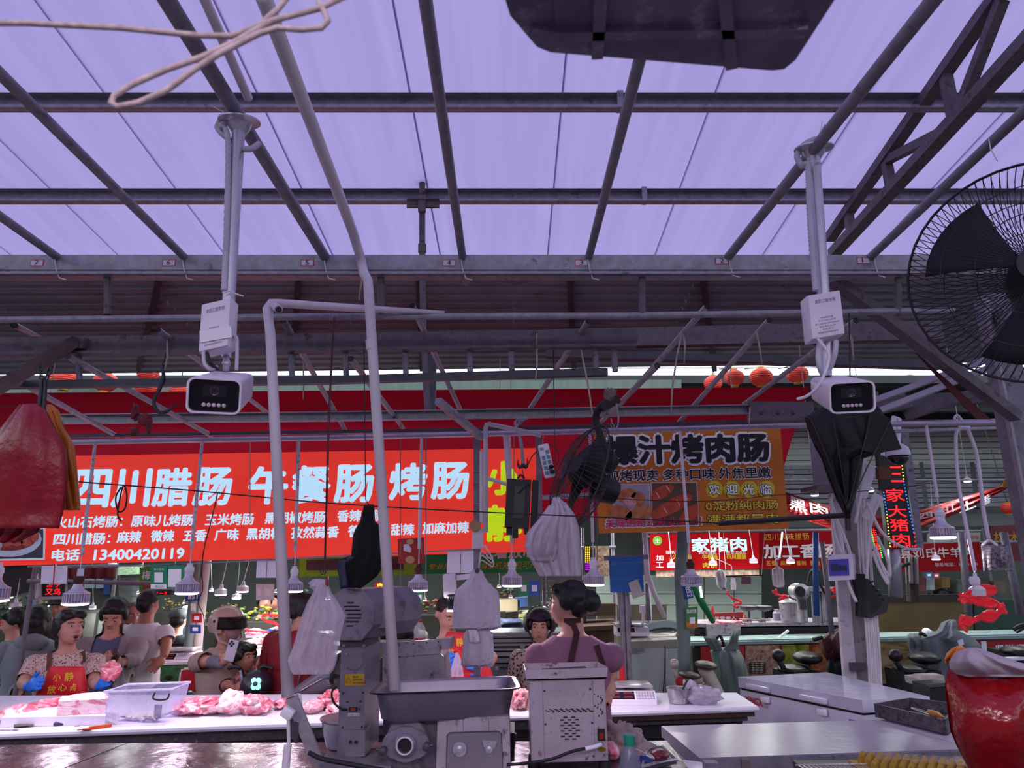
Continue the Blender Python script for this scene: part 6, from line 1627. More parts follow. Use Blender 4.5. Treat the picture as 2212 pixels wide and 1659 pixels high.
bk = thing('bucket', P(2030, 1530, 4.75), 'tall black box standing behind the speckled box', 'box')
mk('bucket_wall', MB().prism(pl(((2008, 1482), (2062, 1478), (2062, 1535), (2012, 1525)), 4.75), (0, .2, 0)), BLACK, bk)
mk('bucket_base', MB().box(V((P(2036, 1530, 4.86).x, 4.86, .45)), (.13, .18, .9)), BLACK, bk)
mk('rim_band', MB().bar(P(2007, 1481, 4.74), P(2063, 1477, 4.74), .012, .02, (0, 0, 1)), DARKST, bk)
et = thing('egg_tray', PZ(1980, 1650, 1.06), 'yellow pulp egg trays under clear film at the bottom edge', 'egg tray')
YP = M('yellow_pulp', '#b08a28', .8, 0, .12, 20)
o0 = PZ(1862, 1640, 1.06)
o1 = PZ(2118, 1662, 1.06)
ux = (o1 - o0) / 13
uy = V((-.004, -.034, 0))
for i in range(14):
 for j in range(-1, 5):
  p = o0 + ux * (i + .5 * (j % 2)) + uy * j
  mk('cup', MB().lathe([(.019, -.02), (.017, .0), (.012, .018), (.006, .024)], p, None, 6), YP, et, smooth=50)
mk('tray_sheet', MB().prism([o0 - ux - uy * 2, o1 + ux - uy * 2, o1 + ux + uy * 6, o0 - ux + uy * 6], (0, 0, -.02)).v and MB().prism([p + V((0, 0, -.02)) for p in (o0 - ux - uy * 2, o1 + ux - uy * 2, o1 + ux + uy * 6, o0 - ux + uy * 6)], (0, 0, -.01)), YP, et)
ft_ = thing('table', (1.75, 2.7, 0), 'dark table carrying the egg trays and the red sack at the bottom right', 'table')
tl0 = PZ(1712, 1642, 1.03)
mk('table_top', MB().prism([V((tl0.x - .02, 1.7, 1.03)), V((2.6, 1.7, 1.03)), V((2.6, tl0.y, 1.03)), tl0], (0, 0, -.04)), M('dark_table_top', '#2c2830', .5), ft_)
for x in (tl0.x + .06, 2.5):
 for y in (1.78, tl0.y - .1):
  mk('leg', MB().box((x, y, .495), (.05, .05, .99)), GALVD, ft_)
def wrap(u, v):
 p = o0 + ux * (1 + 11 * u) + uy * (-1.5 + 4 * v)
 return p + V((0, 0, .026 + .012 * noise.noise(V((u * 6, v * 4, 1)))))
mk('film_wrap', MB().sheet(wrap, 20, 10), film('egg_film', '#e8dccc', .22, .08, 20), et, smooth=True)
wr = MB()
for k in range(30):
 p = PZ(1722 + k * 5, 1652 + (k % 2) * 3, 1.1)
 wr.tube([p, p + V((.012, -.1, 0))], .0016, 4)
wr.tube([PZ(1718, 1653, 1.1), PZ(1872, 1651, 1.1)], .003, 6)
mk('wire_rack', wr, STEEL, label='strip of a wire rack at the bottom edge left of the egg trays', cat='rack')
mk('pale_lid', MB().lathe([(.14, -.02), (.15, 0), (.13, .012), (.001, .02)], PZ(1480, 1668, 1.06), None, 28), FRZ, label='pale round lid just showing at the bottom edge', cat='lid', smooth=35)
rb_ = thing('sack', P(2140, 1640, 2.1), 'big glossy red plastic sack at the right bottom corner', 'sack')
RS = M('glossy_red_sack', '#8f0c16', .22, 0, .12, 5, bs=7, bd=.03)
mk('sack_skin', hollow([(1436, 2052, 2300), (1455, 2046, 2330), (1480, 2041, 2340), (1510, 2044, 2345), (1545, 2048, 2345), (1580, 2053, 2340), (1610, 2066, 2335), (1640, 2082, 2330), (1680, 2100, 2320), (1760, 2110, 2310), (1850, 2120, 2300)], 2.25, .14, .011, 3, 26, 0, 1.2), RS, rb_, smooth=True)
mk('white_cloth', hollow([(1399, 2090, 2112), (1406, 2070, 2132), (1416, 2058, 2160), (1430, 2050, 2200), (1445, 2052, 2260), (1456, 2066, 2300), (1462, 2090, 2290)], 2.18, .08, .012, 6, 22, 0, 2), M('white_cloth', '#b3a4b0', .8, 0, .06, 6), label='white cloth bundle lying on top of the red sack', cat='cloth', smooth=True)
mk('orange_bag', hollow([(1394, 2072, 2078), (1400, 2056, 2086), (1412, 2042, 2084), (1424, 2038, 2074), (1434, 2042, 2062)], 2.35, .05, .012, 9, 14, 0, 3), M('orange_net_bag', '#d07a1e', .4, 0, .35, 30, bs=30, bd=.01), label='small knotted orange bag behind the white cloth', cat='bag', smooth=True)
# ================================================================ people
from mathutils.bvhtree import BVHTree
def fuse(mb, voxel, smooth_it=3):
 """one continuous surface from overlapping shapes"""
 me = bpy.data.meshes.new('t')
 me.from_pydata([tuple(q) for q in mb.v], [], mb.f)
 ob = bpy.data.objects.new('t', me)
 COL.objects.link(ob)
 r_ = ob.modifiers.new('r', 'REMESH')
 r_.mode = 'VOXEL'
 r_.voxel_size = voxel
 s_ = ob.modifiers.new('s', 'SMOOTH')
 s_.factor = 0.5
 s_.iterations = smooth_it
 out = bpy.data.meshes.new_from_object(ob.evaluated_get(bpy.context.evaluated_depsgraph_get()))
 vs = [q.co.copy() for q in out.vertices]
 ns = [q.normal.copy() for q in out.vertices]
 fs = [tuple(f.vertices) for f in out.polygons]
 bpy.data.objects.remove(ob)
 bpy.data.meshes.remove(me)
 bpy.data.meshes.remove(out)
 return vs, ns, fs
SKIN = M('skin', '#c98f7e', .5, 0, .06, 12)
SKIN2 = M('tan_skin', '#a86f5c', .5, 0, .06, 12)
HAIR = M('black_hair', '#110d12', .45, 0, .3, 60, st=(1, 1, .15))
LIPS = M('lips', '#a04a4c', .45)
EYEW = M('eye_white', '#cfc6c2', .3)
EYEB = M('iris', '#1a100e', .2)
GLOVE = M('blue_rubber_glove', '#1f6fd8', .4, 0, .08, 10)
def segd(p, a, b_):
 d = b_ - a
 t = max(0, min(1, (p - a).dot(d) / max(1e-9, d.length_squared)))
 return (p - a - d * t).length, t
def person(px, py, Y, yaw, label, H=None, hs=1.0, hyaw=None, hpitch=0, la=None, ra=None, shirt=None, sleeve=.55, pants=None, skin=SKIN, hair='short', hairm=HAIR, glove='', voxel=.009, sit=0, base=None, lean=(0, 0), wide=1.0, face=True, mouth=0, longs=None, fingers=True, sh_drop=0):
 """la / ra: elbow, wrist, finger-end as photo points with depth, for the arm at the person's left / right"""
 hc = P(px, py, Y)
 H = H or hc.z / .925
 if base is not None:
  H = (hc.z - base) / .925
 yw = R(yaw)
 F = V((math.sin(yw), -math.cos(yw), 0))
 L = V((math.cos(yw), math.sin(yw), 0))            # person's left
 up = V((0, 0, 1))
 s_ = .066 * 1.62 * hs
 nb = hc - up * (s_ * 1.42) - F * (.012 * H) - V((lean[0], lean[1], 0)) * .3
 pel = V((hc.x - lean[0], hc.y - lean[1], hc.z - .415 * H if not sit else sit))
 if sit:
  pel = V((hc.x - lean[0], hc.y - lean[1], sit))
 root = thing('person', V((pel.x, pel.y, max(0, hc.z - .925 * H))), label, 'person')
 mb = MB()
 segs = []
 def ring(c, rx, ry, tl=0):
  return [c + L * rx * math.cos(t) + F * ry * math.sin(t) for t in (2 * math.pi * i / 16 for i in range(16))]
 secs = []
 tv = nb - pel
 tl_ = tv.length
 for f, rx, ry in ((-.12, .05, .05), (-.05, .09, .072), (.04, .098, .076), (.2, .088, .066), (.38, .086, .064), (.6, .1, .068), (.78, .108, .064), (.9, .098, .054), (.97, .06, .045), (1.02, .036, .036)):
  secs.append(ring(pel + tv * f, rx * H * wide * .97, ry * H * wide))
 m_ = loft(secs)
 mb.add(m_.v, m_.f)
 segs.append((pel, pel + tv * .9, .09 * H * wide, 'torso'))
 mb.tube([nb - up * .03, nb + up * s_ * .5 + F * .01 * H, hc - up * s_ * .4 - F * (-.1 * s_)], [.04 * H, .034 * H, .034 * H], 12)
 segs.append((nb + up * .015, hc - up * s_ * .5, .03 * H, 'neck'))
 hy = R(hyaw if hyaw is not None else yaw)
 hm = Matrix.Rotation(hy, 3, 'Z') @ Matrix.Rotation(R(-hpitch), 3, 'X')
 def hp(x, y, z): return hc + hm @ (V((x, y, z)) * s_)
 hm4 = hm.to_4x4()
 def he(x, y, z, a, b_, c, amp=0): mb.blob(hp(x, y, z), (a * s_, b_ * s_, c * s_), amp, 2, 0, 3, hm4)
 he(0, .14, .16, .74, .84, .84)
 he(0, -.28, -.3, .58, .56, .68)
 he(0, -.5, -.78, .22, .22, .2)
 he(-.28, -.5, -.3, .26, .25, .3)
 he(.28, -.5, -.3, .26, .25, .3)
 he(0, -.62, .3, .5, .14, .16)
 mb.tube([hp(0, -.74, .16), hp(0, -.86, -.05), hp(0, -.96, -.24)], [.08 * s_, .1 * s_, .14 * s_], 8)
 he(-.1, -.86, -.27, .1, .1, .08)
 he(.1, -.86, -.27, .1, .1, .08)
 he(0, -.79, -.5, .24, .1, .06)
 he(0, -.77, -.62 - mouth * .1, .2, .1, .07)
 for sx in (-1, 1):
  he(sx * .74, .08, -.05, .07, .16, .24)
 segs.append((hc + V((0, 0, s_ * .3)), hc - V((0, 0, s_ * .35)), .6 * s_, 'head'))
 for nm, arm, sg in (('l', la, 1), ('r', ra, -1)):
  sh = pel + tv * .835 + L * sg * .112 * H * wide - up * sh_drop
  if arm is None:
   el = sh + L * sg * .03 * H - up * .17 * H - F * .01 * H
   wr = el - up * .15 * H + F * .03 * H
   fe = wr - up * .1 * H + F * .02 * H
  else:
   el, wr, fe = [P(*q) for q in arm]
  mb.tube([sh - L * sg * .03 * H, sh, sh + (el - sh) * .5, el, el + (wr - el) * .4, wr], [.034 * H, .034 * H, .03 * H, .0255 * H, .025 * H, .0165 * H], 10)
  mb.blob(sh, (.035 * H,) * 3, 0, 1, 0, 2)
  mb.blob(el, (.0265 * H,) * 3, 0, 1, 0, 2)
  segs.append((sh, el, .034 * H, nm + 'uarm'))
  segs.append((el, wr, .024 * H, nm + 'farm'))
  hd = (fe - wr)
  hl = .1 * H
  hd = hd.normalized()
  sd = hd.cross(F + up * .3)
  if sd.length < .1: sd = L.copy()
  sd.normalize()
  pn = sd.cross(hd).normalized()
  pc_ = wr + hd * hl * .3
  mb.blob(pc_, (hl * .26, hl * .15, hl * .34), 0, 1, 0, 2, frame((0, 0, 0), sd, pn, hd))
  if fingers:
   for k, ln_ in zip((-1.5, -.5, .5, 1.5), (.4, .48, .46, .36)):
    a = wr + hd * hl * .5 + sd * k * hl * .13
    kn = a + hd * hl * ln_ * .55 + sd * k * hl * .02
    mb.tube([a - hd * hl * .2, a, kn, kn + (hd * .7 + pn * -.55) * hl * ln_ * .5], [.0075, .0085, .0078, .0062], 7)
   a = wr + hd * hl * .22 + sd * -1.9 * hl * .1
   mb.tube([a, a + (hd * .5 - sd * .6) * hl * .3, a + (hd * .9 - sd * .55) * hl * .48], [.0105, .0095, .0072], 7)
  segs.append((wr + hd * .012, wr + hd * hl * 1.0, .022 * H, nm + 'hand'))
 for sg in (1, -1):
  hip = pel + L * sg * .055 * H
  if sit:
   kn = hip + F * .23 * H - up * .02 * H
   an = kn - up * .22 * H - F * .03 * H
   an.z = max(an.z, .1)
  else:
   z0_ = root.location.z
   kn = V((hip.x, hip.y, z0_ + (hip.z - z0_) * .52)) + F * .015 * H + L * sg * .005
   an = V((hip.x, hip.y, z0_ + .05 * H)) - F * .02 * H
  mb.tube([hip, hip + (kn - hip) * .5, kn, kn + (an - kn) * .35, an], [.06 * H, .052 * H, .036 * H, .036 * H, .022 * H], 10)
  mb.blob(an + F * .045 * H - up * .02 * H, (.03 * H, .075 * H, .025 * H), 0, 1, 0, 2, Matrix.Rotation(yw, 4, 'Z'))
  segs.append((hip, kn, .055 * H, 'thigh'))
  segs.append((kn, an, .033 * H, 'shin'))
 vs, ns, fs = fuse(mb, voxel)
 tags = []
 for q in vs:
  best, bt_ = 9, None
  for a, b_, r_, tg_ in segs:
   d, t = segd(q, a, b_)
   if d - r_ < best:
    best, bt_ = d - r_, (tg_, t)
  tags.append(bt_)
 o_ = MB().add(vs, fs)
 body = mk('body', o_, skin, root, smooth=True)
 def cloth(name, test, mat, off=.01, fold=.006, fr=9.0):
  keep = [i for i, f in enumerate(fs) if all(test(*tags[k], vs[k]) for k in f)]
  if not keep: return None
  ids = {}
  mv, mf = [], []
  for i in keep:
   ff_ = []
   for k in fs[i]:
    if k not in ids:
     ids[k] = len(mv)
     w = fold * noise.noise(V((vs[k].x * fr, vs[k].y * fr, vs[k].z * fr * .5)))
     mv.append(vs[k] + ns[k] * (off + w))
    ff_.append(ids[k])
   mf.append(tuple(ff_))
  return mk(name, MB().add(mv, mf), mat, root, smooth=True)
 P_ = dict(root=root, hc=hc, hp=hp, hm=hm, s=s_, nb=nb, pel=pel, F=F, L=L, H=H, vs=vs, fs=fs, cloth=cloth)
 neckz = nb.z + .01
 if shirt:
  m1, off = shirt if isinstance(shirt, tuple) else (shirt, .012)
  P_['shirt'] = cloth('shirt', lambda t, u, q: (t in ('torso', 'neck') and q.z > pel.z - .06 * H and (q.z < nb.z - .045 * H or (q.z < nb.z + .02 and ((q - nb).xy.length > .052 * H or ((q - nb).dot(F) < -.02 and q.z < nb.z - .01))))) or (t[1:] == 'uarm' and u < sleeve * 1.0) or (sleeve > 1 and t[1:] == 'farm' and u < sleeve - 1), m1, off)
 for g in ('l', 'r') if longs else ():
  cloth('sleeve', lambda t, u, q, g=g: t == g + 'farm' and u > .05, longs, .006, .004)
 if pants:
  cloth('trousers', lambda t, u, q: (t == 'torso' and q.z < pel.z + .02 * H) or t == 'thigh' or (t == 'shin' and u < .9), pants, .011)
 for g in glove:
  cloth('glove', lambda t, u, q, g=g: t == g + 'hand' or (t == g + 'farm' and u > .9), GLOVE, .004, .002)
 if face:
  for sx in (-1, 1):
   e_ = mk('eye', MB().blob(hp(sx * .29, -.76, .04), (.105 * s_, .05 * s_, .052 * s_), 0, 1, 0, 2, hm4), EYEW, root, smooth=True)
   mk('iris', MB().blob(hp(sx * .29, -.81, .04), (.05 * s_, .02 * s_, .05 * s_), 0, 1, 0, 2, hm4), EYEB, e_, smooth=True)
   mk('eyebrow', MB().tube([hp(sx * .14, -.8, .2), hp(sx * .3, -.8, .25), hp(sx * .47, -.7, .2)], [.018 * s_, .026 * s_, .012 * s_], 6), HAIR, root)
  mk('lips', MB().blob(hp(0, -.885, -.5), (.2 * s_, .04 * s_, .035 * s_), 0, 1, 0, 2, hm4).blob(hp(0, -.86, -.6 - mouth * .12), (.16 * s_, .04 * s_, .04 * s_), 0, 1, 0, 2, hm4), LIPS, root, smooth=True, kind='stuff')
  if mouth:
   mk('mouth', MB().blob(hp(0, -.87, -.55 - mouth * .05), (.13 * s_, .03 * s_, .06 * s_ * mouth), 0, 1, 0, 2, hm4), M('mouth_dark', '#2a0c0e', .6), root, smooth=True)
 hb = MB()
 def hx(x, y, z, a, b_, c, amp=.06, fr=3): hb.blob(hp(x, y, z), (a * s_, b_ * s_, c * s_), amp, fr, x + y, 3, hm4)
 if hair in ('short', 'bob', 'crop', 'bun', 'long', 'bowl', 'pony'):
  k = 1.0 if hair != 'crop' else .96
  hx(0, .2, .3, .8 * k, .84 * k, .8 * k)
  hx(0, .48, -.1, .66 * k, .56 * k, .62 * k)
  if hair != 'crop':
   hx(-.3, -.42, .62, .42, .3, .28, .12)
   hx(.3, -.42, .62, .42, .3, .28, .12)
   for sx in (-1, 1):
    hx(sx * .68, .12, .1, .16, .4, .42)
 if hair == 'bob':
  for sx in (-1, 1):
   hx(sx * .74, .12, -.1, .2, .46, .5, .12)
  hx(0, .62, -.2, .66, .38, .6, .1)
  hx(.1, .1, .62, .8, .8, .5, .15)
 if hair == 'long':
  hx(0, .55, -.5, .72, .42, 1.0, .08)
  hx(0, .62, -1.3, .66, .34, .9, .12)
  for sx in (-1, 1):
   hx(sx * .66, .1, -.5, .24, .4, .8)
 if hair == 'bun':
  hx(0, 1.12, .05, .5, .46, .55, .15)
  hx(0, .78, .1, .42, .4, .42, .1)
 if hair == 'pony':
  hx(0, .95, -.1, .3, .3, .34)
  hx(0, 1.0, -.75, .24, .22, .55, .15)
  for sx in (-1, 1):
   hx(sx * .7, .2, -.15, .14, .3, .4)
 if hair == 'bowl':
  hx(0, -.3, .5, .66, .5, .35)
  for sx in (-1, 1):
   hx(sx * .66, -.1, .15, .2, .5, .4)
 if hb.v:
  hv, hn, hf = fuse(hb, max(.006, voxel * .8), 1)
  mk('hair', MB().add(hv, hf), hairm, root, smooth=True)
 return P_
def surf(Pp, px, py, off=.02):
 """point on the front of the person along a line of sight"""
 if 'bvh' not in Pp:
  sh = Pp.get('shirt')
  vs_ = [q.co + Pp['root'].location for q in sh.data.vertices]
  fs_ = [tuple(f.vertices) for f in sh.data.polygons]
  k_ = len(vs_)
  Pp['bvh'] = BVHTree.FromPolygons(vs_ + Pp['vs'], fs_ + [tuple(i + k_ for i in f) for f in Pp['fs']])
 t_ = Pp['bvh']
 o_, d = V((0, 0, CAM_Z)), ray(px, py).normalized()
 h, n_, i, ds = t_.ray_cast(o_, d)
 return (h + n_ * off) if h is not None else None
def ribbon(name, Pp, pts, w, mat, off=.016):
 q = [surf(Pp, *p, off) for p in pts]
 q = [p for p in q if p is not None]
 if len(q) < 2:
  return None
 mb = MB()
 vs = []
 for i, p in enumerate(q):
  d = (q[min(i + 1, len(q) - 1)] - q[max(i - 1, 0)]).normalized()
  sd = d.cross(V((0, 1, 0))).normalized() * w / 2
  vs += [p - sd, p + sd, p + sd + V((0, -.004, 0)), p - sd + V((0, -.004, 0))]
 n_ = len(q)
 fs = [(i * 4 + a, i * 4 + (a + 1) % 4, i * 4 + 4 + (a + 1) % 4, i * 4 + 4 + a) for i in range(n_ - 1) for a in range(4)]
 fs += [(3, 2, 1, 0), tuple(range(n_ * 4 - 4, n_ * 4))]
 return mk(name, mb.add(vs, fs), mat, Pp['root'])
def spotmat(name, ground, spot, scale=60, thr=.5, rnd=1.0, kind='F1'):
 if name in MATS: return MATS[name]
 m, t, b, o = nt(name)
 vec = coords(t)
 v = t.nodes.new('ShaderNodeTexVoronoi')
 v.inputs['Scale'].default_value = scale
 v.inputs['Randomness'].default_value = rnd
 t.links.new(vec, v.inputs['Vector'])
 c = ramp(t, v.outputs['Distance'], [(thr, spot), (thr + .08, ground)])
 t.links.new(c, b.inputs['Base Color'])
 b.inputs['Roughness'].default_value = .75
 MATS[name] = m
 return m
FLORAL = spotmat('pink_floral_blouse', '#c9a8a0', '#6a3038', 75, .3)
LEOP = spotmat('leopard_print', '#a8928c', '#241a1e', 42, .34)
STRIPE = None
m, t, b, o = nt('teal_striped_shirt')
wv_ = t.nodes.new('ShaderNodeTexWave')
wv_.bands_direction = 'Z'
wv_.inputs['Scale'].default_value = 8
t.links.new(coords(t), wv_.inputs['Vector'])
t.links.new(ramp(t, wv_.outputs[1], [(.72, '#6f8a84'), (.8, '#2c3a3c')]), b.inputs['Base Color'])
b.inputs['Roughness'].default_value = .8
STRIPE = m
PINKT = M('dusty_pink_tee', '#8d5f78', .8, 0, .08, 6)
APR = M('red_apron', '#c8061e', .55, 0, .06, 4)
APRS = M('brown_apron_strap', '#5a2e24', .7)
MAR = M('maroon_strap', '#3a0e16', .7)
GOLD = M('gold_embroidery', '#d8a31e', .6, 0, .1, 60)
DKP = M('dark_trousers', '#15141c', .8)
A = person(150, 1354, 5.22, 8, 'woman in a floral blouse and red apron lifting pork with blue gloves', hs=1.1, hyaw=58, hpitch=4, voxel=.0068, mouth=1.2, hair='pony', wide=1.15,
   ra=[(50, 1476, 5.1), (62, 1483, 4.95), (92, 1472, 4.88)], la=[(203, 1476, 5.1), (216, 1481, 4.95), (238, 1462, 4.86)], shirt=(FLORAL, .016), sleeve=.8, pants=DKP, glove='rl', lean=(.03, -.05))
for q in ([(112, 1392), (110, 1410), (109, 1430), (108, 1448)], [(174, 1392), (177, 1410), (179, 1432)]):
 ribbon('apron_strap', A, q, .035, APRS, .012)
ap = mk('apron', rows([(1440, 108, 182), (1450, 104, 184), (1470, 96, 187), (1495, 82, 190), (1512, 70, 190), (1526, 66, 186)], 5.0, 16, .006, 2, .003, .03, 1), APR, A['root'], smooth=True)
def onrow(s, x0, y0, x1, y1, Y, mat, par, tilt): T(s, x0, y0, x1, y1, Y, mat, par, tilt, .02, .03)
onrow('小', 119, 1454, 137, 1470, 4.995, GOLD, ap, 1)
onrow('静', 144, 1450, 164, 1470, 4.995, GOLD, ap, 1)
onrow('放', 107, 1479, 126, 1497, 4.995, GOLD, ap, 1)
onrow('心', 131, 1476, 150, 1491, 4.995, GOLD, ap, 1)
onrow('肉', 157, 1474, 169, 1491, 4.995, GOLD, ap, 1)
mk('pork_piece', MB().blob(P(239, 1450, 4.84), (.066, .035, .058), .25, 2, 31, 4, rot('Y', -25)), DARKM, smooth=True, label='slice of pork held up in the blue gloved hand', cat='pork')
mk('plastic_bag', rows([(1424, 262, 266), (1440, 260, 267), (1460, 257, 268), (1475, 250, 274), (1495, 238, 284), (1505, 234, 288)], 5.0, 16, .02, 6, 0, .06, 2), film('limp_bag_film', '#b6b0c2', .55, .2), smooth=True, label='thin clear bag hanging from the hand of the woman with the phone', cat='bag')
CARD = M('taupe_cardigan', '#84787c', .85, 0, .1, 10, bs=60, bd=.002)
B_ = person(246, 1326, 5.7, 6, 'woman with short dark hair in a taupe cardigan reading her phone', hs=1.04, hyaw=14, hpitch=-34, hair='bob', wide=1.1,
   la=[(290, 1425, 5.6), (262, 1432, 5.5), (244, 1424, 5.46)], ra=[(190, 1425, 5.6), (215, 1430, 5.5), (236, 1426, 5.46)], shirt=(M('slate_blue_shirt', '#565a7e', .8, 0, .06, 8), .008), sleeve=.5, pants=DKP)
B_['cloth']('cardigan', lambda t, u, q: (t == 'torso' and (abs((q - B_['pel']).dot(B_['L'])) > .085 or (q - B_['pel']).dot(B_['F']) < 0) and q.z > B_['pel'].z - .2) or t[1:] == 'uarm' or (t[1:] == 'farm' and u < .85), CARD, .02, .012)
ph = thing('phone', P(248, 1416, 5.43), 'dark phone held by the woman in the taupe cardigan', 'phone')
mk('phone_body', MB().rbox(P(249, 1416, 5.43), (.075, .012, .15), .005, rot('Y', 55) @ rot('X', 50)), M('dark_phone', '#20141c', .3), ph)
mk('camera_bump', MB().rbox(P(244, 1421, 5.41), (.02, .01, .02), .003), BLACK, ph)
person(321, 1303, 6.0, 172, 'man seen from behind in a white t-shirt and black shorts', hs=.98, hair='crop', face=False, skin=SKIN2, shirt=(M('white_tshirt', '#c9c4cc', .85, 0, .05, 6), .02), sleeve=.75, pants=DKP, wide=.98,
  la=[(272, 1392, 5.95), (272, 1430, 5.9), (276, 1450, 5.88)], ra=[(360, 1390, 5.92), (354, 1419, 5.86), (338, 1436, 5.82)])
D_ = person(82, 1340, 5.9, 200, 'woman with long black hair seen from behind in a pale grey hoodie', hs=1.05, hair='long', face=False, shirt=(M('pale_grey_hoodie', '#7d838a', .85, 0, .06, 6), .03), sleeve=1.9, pants=DKP, wide=1.15, la=[(40, 1440, 5.9), (38, 1480, 5.8), (40, 1500, 5.75)], ra=[(108, 1440, 5.95), (105, 1470, 5.9), (100, 1490, 5.9)])
mk('hood', MB().blob(D_['nb'] - D_['F'] * .08 + V((0, 0, .0)), (.13, .07, .07), .1, 2, 1, 3), M('pale_grey_hoodie', '#7d838a', .85), D_['root'], smooth=True)
ribbon('bag_strap', D_, [(72, 1376), (80, 1392), (88, 1405)], .02, BLACK, .012)
person(30, 1342, 6.3, -70, 'boy in a teal striped shirt at the far left, looking down', hs=.98, hpitch=-20, hair='short', shirt=(STRIPE, .016), sleeve=.7, pants=DKP, la=[(10, 1410, 6.2), (-8, 1405, 6.1), (-20, 1400, 6.1)])
F_ = person(126, 1312, 7.0, 10, 'person in a dark cap half hidden behind the red apron woman', hs=.95, hair='crop', skin=SKIN2, shirt=M('dark_shirt', '#2c2a30', .85), pants=DKP)
mk('cap', MB().blob(F_['hp'](0, .05, .5), (F_['s'] * .85, F_['s'] * .95, F_['s'] * .55), .02, 2, 0, 3).blob(F_['hp'](0, -.75, .4), (F_['s'] * .55, F_['s'] * .5, F_['s'] * .1), 0, 1, 0, 2), BLACK, F_['root'], smooth=True)
person(282, 1330, 6.5, 50, 'older person peering out behind the woman with the phone', hs=.98, hair='crop', hairm=M('greying_hair', '#4a3c3c', .7), skin=M('ruddy_skin', '#9a5550', .55), shirt=M('brown_shirt', '#4c3c3e', .85), pants=DKP)
G_ = person(386, 1338, 7.3, 185, 'person in a grey cap and navy jacket sitting with back to us', hs=.98, hair='crop', face=False, sit=.88, shirt=(M('navy_jacket', '#131526', .85), .02), sleeve=1.9, pants=DKP, wide=1.2)
mk('cap', MB().blob(G_['hp'](0, .05, .45), (G_['s'] * .9, G_['s'] * .98, G_['s'] * .62), .02, 2, 0, 3), M('grey_cap', '#565860', .8), G_['root'], smooth=True)
mk('seat', MB().box(G_['pel'] + V((0, 0, -.13)), (.4, .4, .06)).box(G_['pel'] + V((0, 0, -.5)), (.06, .06, .7)), DARKST, label='dark stool under the person in the grey cap', cat='stool')
GREYSL = M('grey_sun_sleeve', '#6e6a7a', .7)
Hm = person(492, 1352, 5.62, 50, 'scooter rider in a cream helmet and face mask holding up a phone', hs=1.05, hyaw=55, hair='none', sit=.74, shirt=(M('cream_tshirt', '#b09a92', .85, 0, .05, 6), .02), sleeve=.75, pants=DKP, longs=GREYSL, wide=1.12, lean=(.02, 0),
   ra=[(452, 1428, 5.35), (480, 1434, 5.2), (497, 1412, 5.18)], la=[(545, 1432, 5.75), (566, 1424, 5.55), (586, 1420, 5.4)])
hp, s_ = Hm['hp'], Hm['s']
hm4 = Hm['hm'].to_4x4()
HELM = M('cream_helmet_shell', '#b9a09a', .3, 0, .04, 4)
def helmet(Pp, mat, label_mat=None, visor=True, full=True):
 hp, s_, hm4 = Pp['hp'], Pp['s'], Pp['hm'].to_4x4()
 mb = MB()
 def hf(u, v):
  a = (u - .5) * 2 * math.pi * .72 + math.pi / 2
  top = 1.25
  lo = -.85 + .9 * max(0, 1 - abs(abs(u - .5) * 2 - 0) * 1.05) * 0
  ph_ = math.pi / 2 - v * (math.pi / 2 + .55)
  r_ = 1.12
  return hp(math.cos(a) * math.cos(ph_) * r_ * .94, .16 + math.sin(a) * math.cos(ph_) * r_ * 1.02, .2 + math.sin(ph_) * 1.02)
 mb.sheet(hf, 28, 14, .012)
 def hf2(u, v):
  a = u * 2 * math.pi
  ph_ = math.pi / 2 - v * (math.pi / 2 - .32)
  return hp(math.cos(a) * math.cos(ph_) * 1.05, .16 + math.sin(a) * math.cos(ph_) * 1.14, .2 + math.sin(ph_) * 1.02)
 mb.sheet(hf2, 28, 8, .012)
 h = mk('helmet', mb, mat, Pp['root'], smooth=60)
 if full:
  mk('jaw_guard', MB().tube([hp(-.95, -.1, -.3), hp(-.85, -.45, -.85), hp(-.3, -.62, -1.12), hp(.3, -.62, -1.12), hp(.85, -.45, -.85), hp(.95, -.1, -.3)], s_ * .09, 8), mat, h, smooth=True)
 if visor:
  def vf(u, v):
   a = -math.pi / 2 + (u - .5) * 2.3
   return hp(math.cos(a) * (1.1 + .1 * v), .1 + math.sin(a) * (1.2 + .25 * v), .62 - v * .75)
  mk('visor', MB().sheet(vf, 14, 4, .004), film('dark_visor', '#140c14', .85, .1), h, smooth=True)
  for sx in (-1, 1):
   mk('visor_pivot', MB().blob(hp(sx * 1.06, -.1, .35), (s_ * .12,) * 3, 0, 1, 0, 2), BLACK, h, smooth=True)
 return h
helmet(Hm, HELM)
mk('face_mask', MB().blob(hp(0, -.62, -.42), (s_ * .5, s_ * .42, s_ * .48), .04, 2, 0, 3, hm4), M('pink_face_mask', '#a0707e', .8), Hm['root'], smooth=True)
ph = thing('phone', P(497, 1402, 5.15), 'pale phone with three lenses held up by the helmeted rider', 'phone')
mt = rot('Y', 12)
mk('phone_body', MB().rbox(P(500, 1405, 5.14), (.07, .01, .14), .006, mt), M('pale_phone', '#a79cae', .3), ph, smooth=35)
for dx_, dz in ((-.012, .045), (.012, .045), (0, .03), (0, .058)):
 mk('lens', MB().lathe([(.008, 0), (.008, .006)], P(500, 1405, 5.14) + V((dx_, -.005, dz)), rot('X', 90), 10), BLACK, ph)
